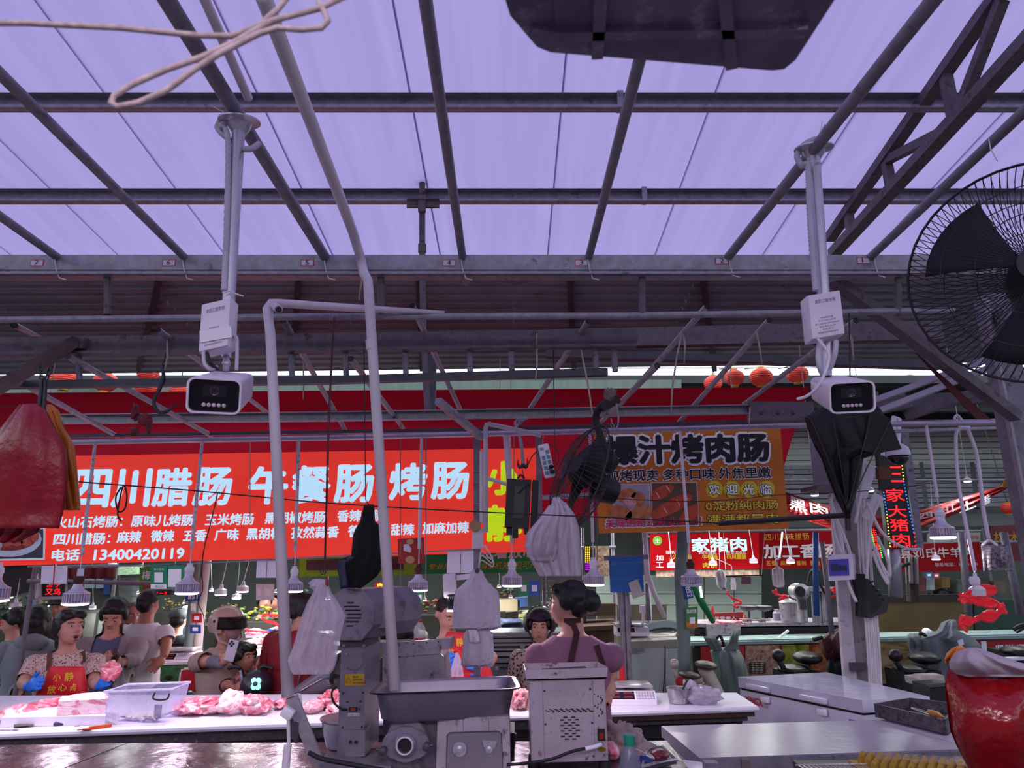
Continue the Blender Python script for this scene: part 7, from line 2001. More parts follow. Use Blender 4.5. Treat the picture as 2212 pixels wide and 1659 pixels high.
Ch = person(527, 1418, 5.42, 62, 'small child with a black bowl cut in a patterned pink top', H=1.12, hs=.92, hair='bowl', skin=SKIN2, sit=.82, shirt=(spotmat('child_pattern', '#7a4850', '#c0a0a0', 40, .3), .01), sleeve=.4, pants=DKP, voxel=.007,
   la=[(548, 1455, 5.5), (555, 1440, 5.35), (558, 1432, 5.3)], ra=[(488, 1478, 5.3), (508, 1486, 5.2), (522, 1478, 5.15)])
W_ = person(652, 1312, 5.4, 150, 'woman in a dark red top behind the hanging clear bag', hs=1.08, hyaw=118, hair='pony', shirt=(M('dark_red_top', '#7c0a20', .8, 0, .06, 5), .03), sleeve=1.4, pants=DKP, wide=1.25)
sbg = thing('shoulder_bag', P(672, 1500, 5.05), 'greyish purple zipped shoulder bag on the woman in dark red', 'bag')
mt = rot('Y', -35)
mk('bag_body', MB().rbox(P(675, 1488, 5.0), (.27, .09, .15), .04, mt, seg=3), M('grey_purple_leather', '#4d4250', .4, 0, .1, 12), sbg, smooth=40)
mk('zip', MB().bar(P(648, 1492, 4.945), P(695, 1466, 4.945), .004, .006), STEEL, sbg)
mk('strap', MB().tube([P(640, 1500, 5.05), P(655, 1420, 5.12), P(690, 1370, 5.2), P(705, 1475, 5.05)], .008, 6), M('grey_purple_leather', '#4d4250', .4), sbg, smooth=True)
mk('waist_apron', rows([(1440, 612, 622), (1470, 609, 626), (1510, 606, 630)], 5.05, 6, .006, 1, .003), M('lilac_cloth', '#b8a8d0', .8), W_['root'], smooth=True)
MN = person(968, 1326, 5.2, 14, 'man with cropped hair in a grey shirt and red apron looking down', hs=1.06, hyaw=30, hpitch=-24, hair='crop', voxel=.0072, wide=1.1, shirt=(M('charcoal_grey_shirt', '#47424e', .85, 0, .08, 6), .016), sleeve=.9, pants=DKP, glove='rl',
   ra=[(920, 1432, 5.16), (948, 1444, 5.0), (988, 1414, 4.95)], la=[(1062, 1420, 5.2), (1050, 1442, 5.05), (1020, 1432, 5.0)])
ap = mk('apron', rows([(1366, 966, 1000), (1374, 962, 1010), (1395, 958, 1024), (1420, 962, 1044), (1445, 968, 1060), (1470, 970, 1068)], 5.02, 14, .006, 2, .003, .02, 2), APR, MN['root'], smooth=True)
T('小', 974, 1384, 984, 1394, 5.0, GOLD, ap, 0, .02, .03)
T('静', 986, 1377, 1001, 1395, 5.0, GOLD, ap, 0, .02, .03)
T('放', 968, 1400, 982, 1412, 5.0, GOLD, ap, 0, .02, .03)
mk('plastic_bag', rows([(1410, 984, 990), (1425, 980, 996), (1445, 974, 1000), (1462, 970, 1002)], 4.9, 10, .01, 3, 0, .03, 5), film('white_carrier_film', '#dcd2ea', .85, .3), smooth=True, label='white carrier bag held in the blue glove of the cropped hair man', cat='bag')
LW = person(1166, 1352, 5.62, -12, 'woman in a black helmet and leopard print top beyond the seller', hs=1.02, hyaw=-6, hpitch=-4, hair='bowl', sit=.74, shirt=(LEOP, .018), sleeve=1.5, pants=DKP, wide=1.0)
helmet(LW, M('black_helmet_shell', '#1c1520', .3), visor=False, full=False)
for sx in (-1, 1):
 mk('chin_strap', MB().tube([LW['hp'](sx * .85, -.1, -.1), LW['hp'](sx * .5, -.4, -.9), LW['hp'](0, -.45, -1.15)], .006, 6), BLACK, LW['root'])
PK = person(1228, 1302, 3.86, 176, 'woman in a pink t-shirt with a bun, back to us, apron straps crossed', base=.1, hs=1.02, hyaw=248, hair='bun', voxel=.0072, wide=1.0, lean=(-.06, 0), face=True, shirt=(PINKT, .014), sleeve=.55, pants=DKP, sh_drop=.02,
   la=[(1168, 1432, 3.9), (1160, 1480, 3.8), (1165, 1510, 3.75)], ra=[(1316, 1430, 3.9), (1322, 1470, 3.85), (1310, 1500, 3.8)])
ribbon('apron_strap', PK, [(1226, 1341), (1238, 1350), (1245, 1370), (1240, 1400), (1232, 1436)], .03, MAR, .012)
ribbon('apron_strap', PK, [(1276, 1337), (1277, 1362), (1286, 1395), (1300, 1436)], .026, MAR, .012)
ribbon('apron_tie', PK, [(1222, 1340), (1250, 1342), (1262, 1352), (1272, 1360)], .022, MAR, .016)
mk('duckboard', MB().box((PK['pel'].x, PK['pel'].y, .05), (.6, .4, .1)), M('wet_wood_board', '#4a3c34', .6), label='low wooden duckboard under the seller in pink', cat='board')
for px, py, Y, yw, hr, col, lb, hs in ((2034, 1292, 9.2, 175, 'short', '#7f8284', 'distant shopper with dark hair in a pale top beyond the tan partition', 1.0), (2064, 1294, 9.4, 170, 'short', '#16161c', 'distant shopper in black beyond the tan partition', .95),
  (572, 1300, 8.6, 30, 'short', '#5a5660', 'distant vegetable shopper in grey near the hanging lamps', 1.0), (594, 1298, 8.9, -20, 'short', '#6a4c44', 'distant vegetable seller in brown near the standpipe', 1.0), (888, 1322, 7.6, -40, 'crop', '#3a2a2e', 'distant vendor in dark red left of the water bottle', 1.0),
  (405, 1316, 8.8, 20, 'short', '#3c4048', 'distant shopper left of the concrete pillar', .95), (2006, 1300, 9.0, 160, 'short', '#1a1c24', 'distant shopper in navy beside the pale phone booth', .9)):
 person(px, py, Y, yw, lb, hs=hs, hair=hr, shirt=M('far_shirt_' + col[1:], col, .85), sleeve=.8, pants=DKP, voxel=.014, face=False, fingers=False)
# ================================================================ the market behind
def slab(pts, Y, th, mat, par=None, **k):
 return mk(k.pop('name', 'panel'), board(pts, (Y,) * 4 if not isinstance(Y, tuple) else Y, th), mat, par, **k)
fr2 = thing('stall_frame', (0, 8.1, 0), kind='structure')
for a, b_, Y in (((1395, 1150), (1850, 1144), 8.06), ((1395, 1160), (1850, 1154), 8.06), ((1915, 1176), (2310, 1168), 8.36), ((1990, 1150), (2310, 1142), 8.85), ((2130, 1140), (2310, 1134), 8.66), ((630, 1195), (1180, 1180), 6.68), ((1255, 1184), (1330, 1182), 7.66), ((1305, 1206), (1400, 1203), 5.24), ((60, 1255), (420, 1262), 5.66), ((320, 1276), (420, 1275), 6.66)):
 mk('frame_rail', MB().tube([P(*a, Y), P(*b_, Y)], .016, 8), GALVD, fr2, smooth=40)
for px, Y in ((1400, 8.1), (1845, 8.1), (1918, 8.4), (2135, 8.7), (635, 6.72), (1175, 6.72), (1260, 7.7), (1325, 7.7), (1340, 5.26), (1351, 5.26), (78, 5.68), (1992, 8.9)):
 x = P(px, 1215, Y).x
 mk('frame_post', MB().tube([(x, Y, 0), (x, Y, P(px, 1140 if Y > 5.3 else 1204, Y).z)], .018, 8), GALVD, fr2, smooth=40)
rl = thing('card_rail', (0, 5.6, 1.7), kind='structure')
for a, b_, Y in (((540, 1262), (640, 1262), 5.62), ((1110, 1255), (1290, 1255), 5.54), ((320, 1222), (1040, 1186), 4.98), ((60, 1224), (320, 1222), 4.87), ((865, 1275), (920, 1275), 4.62)):
 mk('rail', MB().tube([P(*a, Y), P(*b_, Y)], .006, 6), GALVD, rl)
 for q in (a, b_) if Y > 5.2 or Y < 4.7 else ():
  mk('rail_hanger', MB().tube([P(*q, Y), P(q[0], 935, RY + (Y - RY) * .2)], .003, 5), GALVD, rl)
hr_ = thing('hall_rail', (0, 7.8, 2.72), kind='structure')
mk('rail_pipe', MB().tube([(-9, 7.8, 2.72), (9, 7.8, 2.72)], .016, 8), GALVD, hr_, smooth=40)
for x in (-8, 8.5):
 mk('rail_post', MB().tube([(x, 7.8, 0), (x, 7.8, 2.72)], .03, 8), GALVD, hr_, smooth=40)
FRZ0 = P(1106, 822, 8.2).z + .02
def roof_far(x, y):
 if y < 7.2:
  f = (y - 5.3) / 1.95
  return V((x, y, P(1106, 588, 5.3).z * (1 - f) + P(1106, 796, 7.25).z * f + .0127 * x * f + .02))
 if y > 8.4:
  return V((x, y, FRZ0 + (y - 8.4) / 4.5 * (4.2 - FRZ0) + .02))
 return V((x, 7.8, 2.72))
def hall_lamp(px, py, w, Y, label, power=0, col=(.95, 1, .97)):
 r = w * S(py, Y) / 2
 c = P(px, py, Y)
 t_ = thing('hall_lamp', c, label, 'lamp', 'lit lamps deep in the market')
 mk('shade', MB().lathe([(r * .25, r * 1.6), (r * .35, r * 1.0), (r * .95, r * .7), (r, 0)], c, None, 14), FINM, t_, smooth=35)
 mk('diffuser', MB().lathe([(r * .97, 0), (r * .8, -r * .2), (.001, -r * .25)], c, None, 14), GLOW, t_, smooth=True)
 tp = roof_far(c.x, c.y)
 mk('wire', MB().tube([c + V((0, 0, r * 1.5)), tp], .004, 5), WIREW, t_)
 if power:
  lamp_light('lamp_light', c + V((0, 0, -r * .4)), power, col, r * 2, t_)
for a in ((33, 1313, 24, 7.0, 'lit lamp glowing beside the boy in the striped shirt', 14), (17, 1290, 20, 8.2, 'lit lamp at the far left above the boy', 0), (107, 1315, 14, 8.6, 'small lit lamp behind the dark cap', 0), (200, 1314, 15, 8.2, 'small lit lamp left of the hair of the woman with the phone', 10), (246, 1283, 12, 9.2, 'tiny lit lamp above the woman with the phone', 0),
   (301, 1282, 12, 9.0, 'tiny lit lamp under the green plum sign', 0), (372, 1278, 10, 8.6, 'tiny lit lamp right of the dim red sign', 12), (457, 1276, 10, 8.2, 'tiny round lit lamp right of the white pillar', 0), (477, 1284, 26, 7.4, 'wide flat lit lamp between pillar and helmet', 16), (524, 1277, 26, 7.2, 'caged lit lamp right of the flat one', 0),
   (511, 1292, 20, 7.8, 'lower caged lamp beside the white payment sheets', 0), (598, 1279, 12, 7.6, 'small lit lamp left of the standpipe', 12), (615, 1243, 8, 8.0, 'tiny lit lamp high beside the standpipe', 0), (708, 1294, 12, 8.0, 'small lit lamp hidden behind the clear bag', 10), (917, 1296, 10, 7.4, 'small lit lamp right of the blue payment card', 14), (1078, 1268, 9, 7.0, 'bare small lamp left of the white bag pair', 10),
   (1103, 1290, 9, 6.6, 'slim lit tube lamp under the black box', 0), (1451, 1224, 20, 7.6, 'dark shaded lamp lighting the left of the bright pork sign', 5), (1540, 1219, 18, 7.6, 'dark shaded lamp in front of the yellow lettering', 5), (1628, 1214, 18, 7.6, 'dark shaded lamp at the right end of the pork sign', 5), (1708, 1215, 18, 7.6, 'dark shaded lamp in front of the big white characters', 3), (2022, 1208, 18, 7.9, 'dim shaded lamp in front of the beef and mutton sign', 0)):
 hall_lamp(*a)
for px, py, Y, p, lb in ((60, 1180, 8.5, 16, 'hidden high fill lamp added behind the left end of the lit banner'), (330, 1150, 9.0, 16, 'hidden high fill lamp added behind the lit banner over the plum sign'), (560, 1150, 8.2, 16, 'hidden high fill lamp added behind the lit banner near the standpipe'), (790, 1140, 8.6, 16, 'hidden high fill lamp added behind the lit banner over the mixer'), (1010, 1130, 8.6, 20, 'hidden high fill lamp added behind the lit banner over the cropped hair man'),
  (1230, 1110, 7.8, 20, 'hidden high fill lamp added behind the red awning above the dried goods'), (1400, 1100, 7.4, 10, 'hidden high fill lamp added behind the orange banner, left'), (1600, 1090, 7.0, 10, 'hidden high fill lamp added behind the orange banner, right'), (1760, 1070, 6.6, 9, 'high fill lamp added between the orange banner and the umbrella'), (2090, 1040, 6.8, 9, 'high fill lamp added in front of the dark ribbed sheet at right'), (1880, 1060, 7.2, 8, 'high fill lamp added behind the dotted sign')):
 hall_lamp(px, py, 16, Y, lb, p)  # added fill lamps, no known source, to brighten the back hall
pl_ = thing('pillar', (P(425, 1300, 6.8).x, 6.8, 0), 'pair of round pillars, one grey-green and one white, with cards strapped on', 'pillar')
x1_, x2_ = P(417, 1300, 6.8).x, P(436, 1300, 6.85).x
mk('grey_pipe', MB().tube([(x1_, 6.8, 0), (x1_, 6.8, 2.5)], .041, 14), M('grey_green_paint', '#6a7a78', .5, 0, .1, 4), pl_, smooth=40)
mk('white_pipe', MB().tube([(x2_, 6.85, 0), (x2_, 6.85, 2.5)], .043, 14), M('scuffed_white_paint', '#c0b8b6', .55, 0, .1, 4, dirt='#7a6a66', dd=.62), pl_, smooth=40)
gp = thing('stall_counter', (P(470, 1480, 6.2).x, 6.2, 0), 'stall counter fronted by a green meadow panel with red characters', 'counter')
mk('meadow_panel', board([(335, 1440), (612, 1428), (612, 1560), (335, 1570)], (6.2, 6.3, 6.3, 6.2), .03), M('meadow_green', '#5aa838', .6, 0, .2, 4), gp)
flat('printed_forest', [(336, 1441), (611, 1429), (611, 1466), (336, 1472)], 6.2, M('print_forest', '#2c6a3a', .6, 0, .4, 25), gp, .006)
for s, x0, y0, x1, y1 in (('唐', 379, 1436, 452, 1530), ('凤', 536, 1446, 598, 1520)):
 T(s, x0 - 5, y0 - 5, x1 + 5, y1 + 5, 6.2, WHITEINK, gp, 3, .12, .012)
 T(s, x0, y0, x1, y1, 6.2, REDINK, gp, 3, .05, .018)
flat('printed_cow', ell(366, 1464, 9, 5), 6.2, BLACKINK, gp, .01)
mk('worktop', MB().prism([P(330, 1438, 6.18), P(614, 1426, 6.28), P(614, 1416, 6.66), P(345, 1424, 6.66)], (0, 0, .02)), HDPE, gp)
mk('counter_body', MB().box((P(470, 1500, 6.45).x, 6.46, .45), (1.1, .36, .88)), BLACK, gp)
price_scale(P(382, 1436, 6.35) + V((0, 0, .02)), .31, 'dark faced price scale on the meadow-panel counter', mat=WHITEP)
fm_ = thing('stall_counter', (P(570, 1420, 6.9).x, 6.9, 0), 'far pork stall with tiered trays under pink light', 'counter')
for k, (y0, y1, Y) in enumerate(((1424, 1418, 6.8), (1400, 1396, 7.0), (1378, 1374, 7.2))):
 mk('shelf_board', MB().prism([P(530, y0, Y), P(740, y0 - 6, Y), P(740, y1 - 8, Y + .3), P(530, y1 - 2, Y + .3)], (0, 0, .02)), HDPE, fm_)
mk('blue_strip', MB().bar(P(532, 1421, 6.78), P(612, 1418, 6.78), .01, .02), M('blue_strip', '#2f6ab0', .5), fm_)
mk('stall_body', MB().box((P(620, 1420, 7.2).x, 7.25, .5), (.8, .4, .8)), BLACK, fm_)
for i, (px, py, w, Y, lb) in enumerate(((552, 1390, 40, 7.0, 'left'), (590, 1386, 44, 7.02, 'right'), (560, 1414, 36, 6.8, 'front left'), (590, 1411, 34, 6.82, 'front middle'), (552, 1370, 44, 7.2, 'back left'), (596, 1366, 30, 7.22, 'back right'))):
 s__ = S(py, Y)
 mk('pork_piece', MB().blob(P(px, py - 3, Y + .08), (w * s__ / 2, .08, 9 * s__), .35, 2, i, 3), DARKM if i % 2 else PALEM, smooth=True, label='pork lying on the tiered far stall, %s piece' % lb, cat='pork')
lamp_light('lamp_light', P(570, 1290, 6.5), 14, (1, .75, .8), .2, fm_)
mk('blue_glove', MB().blob(P(587, 1364, 7.2), (.05, .04, .03), .3, 2, 2, 3), GLOVE, label='blue rubber glove lying on the far pork stall', cat='glove', smooth=True)
def strips(pts, Y, w, mat, label, n_=6, seed=0):
 """bundle of thin plastic ribbon zigzagging down"""
 q = smooth([P(*p, Y) for p in pts], 5)
 mb = MB()
 rn = random.Random(seed)
 for k in range(n_):
  o_ = V((0, rn.uniform(-.02, .02), (k / max(1, n_ - 1) - .5) * w))
  mb.tube([p + o_ * (.5 + .5 * math.sin(i * .9 + k)) + V((rn.uniform(-.003, .003), 0, rn.uniform(-.004, .004))) for i, p in enumerate(q)], w / n_ * 1.15, 5)
 return mk('plastic_ribbon', mb, mat, label=label, cat='ribbon', group='red plastic ribbons hung as fly whisks')
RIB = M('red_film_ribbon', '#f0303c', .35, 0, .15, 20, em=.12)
strips([(2111, 1274), (2150, 1276), (2100, 1282), (2075, 1292), (2100, 1298), (2150, 1304), (2168, 1314), (2150, 1326), (2110, 1338), (2076, 1342), (2084, 1356)], 3.6, .045, RIB, 'big red plastic ribbon zigzagging below the white spool', 7, 1)
strips([(1572, 1276), (1573, 1284), (1590, 1295), (1602, 1302), (1585, 1308), (1596, 1312)], 6.6, .02, RIB, 'thin red ribbon dangling under the small clear cup', 4, 2)
strips([(1678, 1274), (1670, 1280), (1690, 1286), (1700, 1288), (1684, 1296)], 6.4, .02, RIB, 'thin red ribbon under the hanging film bag', 4, 3)
strips([(1790, 1275), (1806, 1268), (1800, 1278), (1812, 1284), (1796, 1290)], 6.0, .02, RIB, 'red ribbon just left of the cable-wrapped pillar', 4, 4)
strips([(606, 1330), (570, 1328), (572, 1340), (600, 1350), (606, 1362)], 7.0, .02, RIB, 'red ribbon near the far vegetable heap', 3, 5)
strips([(530, 1360), (560, 1364), (588, 1368)], 6.6, .015, RIB, 'red ribbon lying along the far pork stall', 3, 6)
strips([(0, 1345), (20, 1352), (0, 1358)], 6.6, .02, RIB, 'red ribbon at the left edge beside the boy', 3, 7)
strips([(165, 1320), (185, 1330), (170, 1336)], 6.9, .012, RIB, 'red ribbon loop behind the red apron woman', 3, 8)
def heap(px, py, w, h, Y, cols, label, n_=26, seed=0):
 t_ = thing('produce_heap', P(px, py + h / 2, Y), label, 'produce')
 rn = random.Random(seed)
 s__ = S(py, Y)
 for ci, c in enumerate(cols):
  mb = MB()
  for k in range(n_ // len(cols)):
   u = rn.uniform(-.5, .5)
   v = rn.uniform(-.5, .5) * (1 - abs(u))
   r_ = rn.uniform(.06, .11) * w * s__ * .6
   mb.blob(P(px + u * w, py + v * h, Y + rn.uniform(-.1, .1)), (r_, r_, r_ * rn.uniform(.5, 1)), .35, 2.5, k + seed, 2)
  mk('vegetables', mb, M('produce_' + c[1:], c, .6, 0, .2, 12), t_, smooth=True, kind='stuff')
 mk('stall_bench', MB().box((P(px, py, Y).x, Y, (P(px, py + h * .4, Y).z) / 2), (w * s__ * 1.05, .5, P(px, py + h * .4, Y).z)), M('dark_bench', '#2a2826', .8), t_)
heap(213, 1300, 46, 52, 8.6, ('#a8765a', '#6a7a3a', '#b8a070', '#3c5a2c'), 'heap of mixed flowers and greens behind the lamp at left', 40, 1)
heap(455, 1334, 44, 34, 8.6, ('#b89a1c', '#5a7a2c', '#a85a3a'), 'heap of yellow and green vegetables right of the pillar', 30, 2)
heap(560, 1326, 84, 36, 8.2, ('#6a8a3c', '#a0702c', '#c8b43a', '#3a5a3a'), 'wide heap of vegetables behind the helmeted rider', 44, 3)
heap(960, 1310, 90, 40, 8.8, ('#3a5c34', '#6a4c3c', '#8a3428'), 'dark heap of greens behind the cropped hair man', 30, 4)
heap(1185, 1285, 30, 40, 7.4, ('#b8902c', '#8a5a2c', '#5a6a30'), 'yellowish dried goods hung left of the woman in pink', 24, 5)
heap(1672, 1290, 36, 60, 9.2, ('#5a4038', '#3c3432', '#6a5248'), 'brown dried goods heap behind the red ribbon', 24, 6)
for i, (px, py, w, h, Y, cols, lb) in enumerate(((30, 1300, 90, 44, 9.6, ('#5a6a4a', '#8a6a4a', '#3c4a3c'), 'far heap of mixed greens behind the boy at the left edge'), (118, 1290, 70, 40, 10.0, ('#7a8a5a', '#b09a6a', '#4a3c34'), 'far heap of greens behind the dark cap'), (300, 1308, 60, 36, 9.8, ('#6a6a5a', '#4a5a3c', '#9a7a4a'), 'far heap behind the man in the white t-shirt'), (376, 1306, 60, 36, 9.6, ('#7a5a3c', '#5a6a3c', '#a89a4a'), 'far heap behind the person in the grey cap'),
  (500, 1318, 60, 30, 10.0, ('#b8a83a', '#6a8a3c', '#8a4a34'), 'far yellow-green heap between the pillar and the rider'), (650, 1296, 80, 50, 9.4, ('#6a7a6a', '#8a5a4a', '#3a4a3a'), 'far heap behind the clear hanging bag'), (860, 1300, 70, 60, 9.2, ('#4a5a3a', '#7a4a34', '#8a8a5a'), 'far heap right of the mixer head'), (1060, 1280, 90, 36, 9.4, ('#4a5a44', '#6a4a3a', '#7a7a5a'), 'far heap above the cartons on the bench'), (1220, 1290, 70, 50, 9.6, ('#5a4a3a', '#3a4a3a', '#7a6a4a'), 'far heap behind the head of the seller in pink'))):
 heap(px, py, w, h, Y, cols, lb, 33, 20 + i)
va = thing('valance', P(200, 1225, 8.0), 'maroon scalloped valance over a stall at left', 'valance')
mk('valance_cloth', MB().sheet(lambda u, v: P(147 + u * 101, 1226 + v * (22 + 3 * abs(math.sin(u * 20))), 8.0 + .02 * math.sin(u * 25)), 30, 4, .004), M('maroon_cloth', '#6a1420', .8), va, smooth=True)
mk('valance_rail', MB().tube([P(140, 1225, 8.02), P(255, 1223, 8.02)], .02, 8), GALV, va)
mk('valance_post', MB().tube([P(142, 1225, 8.03), V((P(142, 1225, 8.03).x, 8.03, 0))], .02, 8).tube([P(252, 1224, 8.03), V((P(252, 1224, 8.03).x, 8.03, 0))], .02, 8), GALV, va, kind='stuff')
mk('stall_backboard', board([(150, 1244), (256, 1242), (256, 1420), (150, 1420)], (8.42,) * 4, .04), M('dark_backboard', '#3c403e', .8), va)
for i, (x0, x1) in enumerate(((182, 204), (207, 224))):
 o_ = slab([(x0, 1251), (x1, 1250), (x1, 1270), (x0, 1271)], 8.405, .014, M('pale_blue_notice', '#9cb4b8', .6, 0, .1, 30), name='notice', label='pale blue printed notice under the maroon valance, %s' % ('left one' if i == 0 else 'right one'), cat='notice')
slab([(225, 1246), (237, 1246), (234, 1284), (223, 1284)], 8.4, .02, M('blue_panel', '#1c4a88', .6), name='panel', label='narrow blue panel beside the pale notices', cat='panel')
bw = thing('shutter', P(272, 1300, 9.2), 'grey shutter wall behind the man in the white t-shirt', 'shutter')
for k in range(5):
 mk('slat', board([(244, 1242 + k * 12), (304, 1241 + k * 12), (304, 1252 + k * 12), (244, 1253 + k * 12)], (9.2,) * 4, .02), M('grey_shutter', '#6a706e', .6), bw)
mk('shutter_post', MB().tube([P(243, 1215, 9.1), P(240, 1310, 9.1), V((P(240, 1310, 9.1).x, 9.1, 0))], .05, 10), PVC, bw)
mk('shutter_base', board([(244, 1302), (304, 1302), (304, 1400), (244, 1400)], (9.2,) * 4, .04), M('grey_shutter', '#6a706e', .6), bw)
gs = slab([(302, 1225), (326, 1224), (326, 1277), (300, 1279)], 7.4, .02, M('leaf_green_sign', '#3f8a2c', .6, 0, .12, 10, em=.03), name='sign', label='green plum sign with a red brick picture at left', cat='sign')
T('梅', 306, 1232, 324, 1252, 7.4, WHITEINK, gs, 0, .02)
flat('printed_red_block', [(310, 1258), (326, 1255), (326, 1274), (308, 1276)], 7.4, M('print_brick_red', '#a83428', .6, 0, .4, 50), gs, .004)
lw = slab([(246, 1222), (303, 1220), (303, 1240), (246, 1243)], 9.1, .08, M('speckled_green_light', '#8aa888', .6, 0, .4, 60, em=.1), name='sign', label='speckled pale green strip above the grey shutter', cat='sign')
dt = thing('tarpaulin', P(30, 1260, 6.8), 'dark striped tarpaulin slung at the far left above the boy', 'tarpaulin')
mk('tarpaulin_sheet', MB().sheet(lambda u, v: P(-40 + u * 115, 1228 + v * 60 - u * 14 + (1 - u) * 18 * v, 6.8 + v * .6 - .1 * math.sin(u * 3)), 16, 6, .004), M('dark_striped_tarp', '#241f2a', .7, 0, .6, 30, st=(1, 1, 6)), dt, smooth=True)
sp2 = thing('support_pole', P(82, 1330, 6.4), 'silver support pole with a crooked bracket left of the woman in the hoodie', 'pole')
mk('pole_shaft', MB().tube([P(86, 1330, 6.4), P(77, 1240, 6.4)], .02, 8), GALV, sp2, smooth=40)
mk('crooked_bracket', MB().tube([P(74, 1235, 6.35), P(84, 1262, 6.35), P(78, 1292, 6.35)], .01, 6), WIREW, sp2)
mk('post_base', MB().tube([P(86, 1328, 6.4), V((P(86, 1330, 6.4).x, 6.4, 0))], .02, 8), GALV, sp2)
wbg = slab([(62, 1295), (82, 1296), (81, 1322), (64, 1322)], 6.4, .015, M('blue_patterned_tub', '#8aa0c0', .5, 0, .5, 40), name='cloth', label='blue and white patterned cloth hung on the pole at left', cat='cloth')
lp = slab([(14, 1507), (50, 1508), (50, 1530), (12, 1529)], 5.3, .01, M('plate_green', '#1c5a4a', .5), name='licence_plate', label='green licence plate low beside the red apron woman', cat='plate')
T('A95083', 16, 1519, 46, 1527, 5.3, M('dim_white_ink2', '#8ab0a0', .6), lp, 0, .02)
tb = thing('cargo_tricycle', P(1110, 1450, 6.0), 'grey slatted cargo tricycle bed behind the cropped hair man', 'tricycle')
BED = M('grey_bed_paint', '#83858c', .45, .2, .08, 4)
for k, (y0, y1) in enumerate(((1366, 1376), (1379, 1386), (1389, 1394), (1399, 1404), (1408, 1416), (1421, 1430), (1434, 1458))):
 mk('slat', board([(1040, y0 + 2), (1230, y0), (1230, y1), (1040, y1 + 2)], (6.0,) * 4, .03), BED, tb)
mk('bed_backing', board([(1038, 1366), (1232, 1364), (1232, 1480), (1038, 1482)], (6.05,) * 4, .4), DARKST, tb)
mk('slat_bracket', MB().prism(pl(((1122, 1392), (1136, 1391), (1132, 1402), (1136, 1414), (1122, 1415), (1126, 1403)), 5.98), (0, .02, 0)), BED, tb)
T('MAX', 1080, 1440, 1106, 1446, 6.0, BLACKINK, tb, 0, .03)
T('超强达', 1108, 1440, 1126, 1446, 6.0, BLACKINK, tb, 0, 0)
T('S', 1070, 1440, 1077, 1447, 6.0, WHITEP, tb, 0, .03)
for x in (1060, 1215):
 c = P(x, 1490, 6.3)
 mk('wheel', MB().lathe([(.02, -.04), (.22, -.04), (.25, 0), (.22, .04), (.02, .04)], V((c.x, 6.25, .26)), rot('Y', 90), 20), RUBBER, tb, smooth=40)
ws = thing('stall_bench', P(1130, 1360, 7.4), 'brown wooden bench stacked with cartons behind the white bag pair', 'bench')
mk('bench_board', MB().prism([P(1050, 1366, 7.2), P(1330, 1350, 7.2), P(1330, 1336, 7.8), P(1050, 1345, 7.8)], (0, 0, -.04)), M('brown_bench_wood', '#4c342a', .7, 0, .2, 6), ws)
mk('bench_front', board([(1050, 1368), (1330, 1352), (1330, 1400), (1050, 1420)], (7.3,) * 4, .4), M('brown_bench_wood', '#4c342a', .7), ws)
for i, (x0, y0, x1, y1, c, lb) in enumerate(((1072, 1294, 1118, 1320, '#8a7a62', 'large open tan carton behind the white bag pair'), (1112, 1290, 1140, 1310, '#2c4a80', 'blue flattened carton behind the tan one'), (1120, 1320, 1142, 1328, '#b8b0a0', 'pale foam box on the yellow crates'), (1092, 1322, 1116, 1340, '#7a6a70', 'mauve box at the left of the bench'), (1150, 1310, 1200, 1330, '#5a4434', 'brown carton right of the crates'), (1215, 1304, 1330, 1330, '#4a3a2c', 'long dark brown carton behind the seller in pink'))):
 mk('carton', board([(x0, y0 + 2), (x1, y0), (x1, y1), (x0, y1 + 1)], (7.3 + .04 * i,) * 4, .2), M('carton_' + c[1:], c, .8, 0, .1, 8), label=lb, cat='carton')
cr_ = thing('crate', P(1132, 1355, 7.25), 'yellow-green slatted crates stacked on the wooden bench', 'crate')
for k in range(4):
 mk('slat', board([(1120, 1328 + k * 7), (1150, 1327 + k * 7), (1150, 1332.5 + k * 7), (1120, 1333.5 + k * 7)], (7.22,) * 4, .2), M('yellow_green_crate', '#8a8a5a', .7), cr_)
mk('tarp_heap', MB().blob(P(1100, 1350, 7.15), (.2, .1, .06), .5, 2, 3, 3), M('navy_tarp', '#1a2244', .7), label='navy tarp crumpled on the bench', cat='tarpaulin', smooth=True)
sh_ = thing('shelf', P(905, 1386, 5.5), 'low shelf behind the slicer hood holding the red-capped bottle', 'shelf')
mk('shelf_board', MB().prism([P(820, 1388, 5.4), P(930, 1386, 5.4), P(930, 1380, 5.7), P(820, 1382, 5.7)], (0, 0, -.03)), DARKST, sh_)
mk('shelf_body', MB().box((P(880, 1400, 5.55).x, 5.56, .6), (.36, .26, 1.15)), BLACK, sh_)
bo = thing('bottle', P(906, 1385, 5.5), 'clear water bottle with a red cap and red label on the shelf', 'bottle')
c = P(906, 1386, 5.5)
sB = S(1360, 5.5)
mk('bottle_body', MB().lathe([(12 * sB, 0), (12.5 * sB, 3 * sB), (12 * sB, 14 * sB), (13 * sB, 20 * sB), (12 * sB, 28 * sB), (7 * sB, 36 * sB), (4 * sB, 40 * sB)], c, None, 16), film('bottle_plastic2', '#c8ccd4', .6, .1, 4), bo, smooth=35)
mk('bottle_label', MB().lathe([(12.9 * sB, 1 * sB), (12.9 * sB, 8 * sB)], c, None, 16, caps=False), M('red_label', '#b82838', .5), bo, smooth=True)
mk('cap', MB().lathe([(4 * sB, 40 * sB), (4.4 * sB, 41 * sB), (4.2 * sB, 45 * sB)], c, None, 12), M('red_cap', '#c81e28', .4), bo)
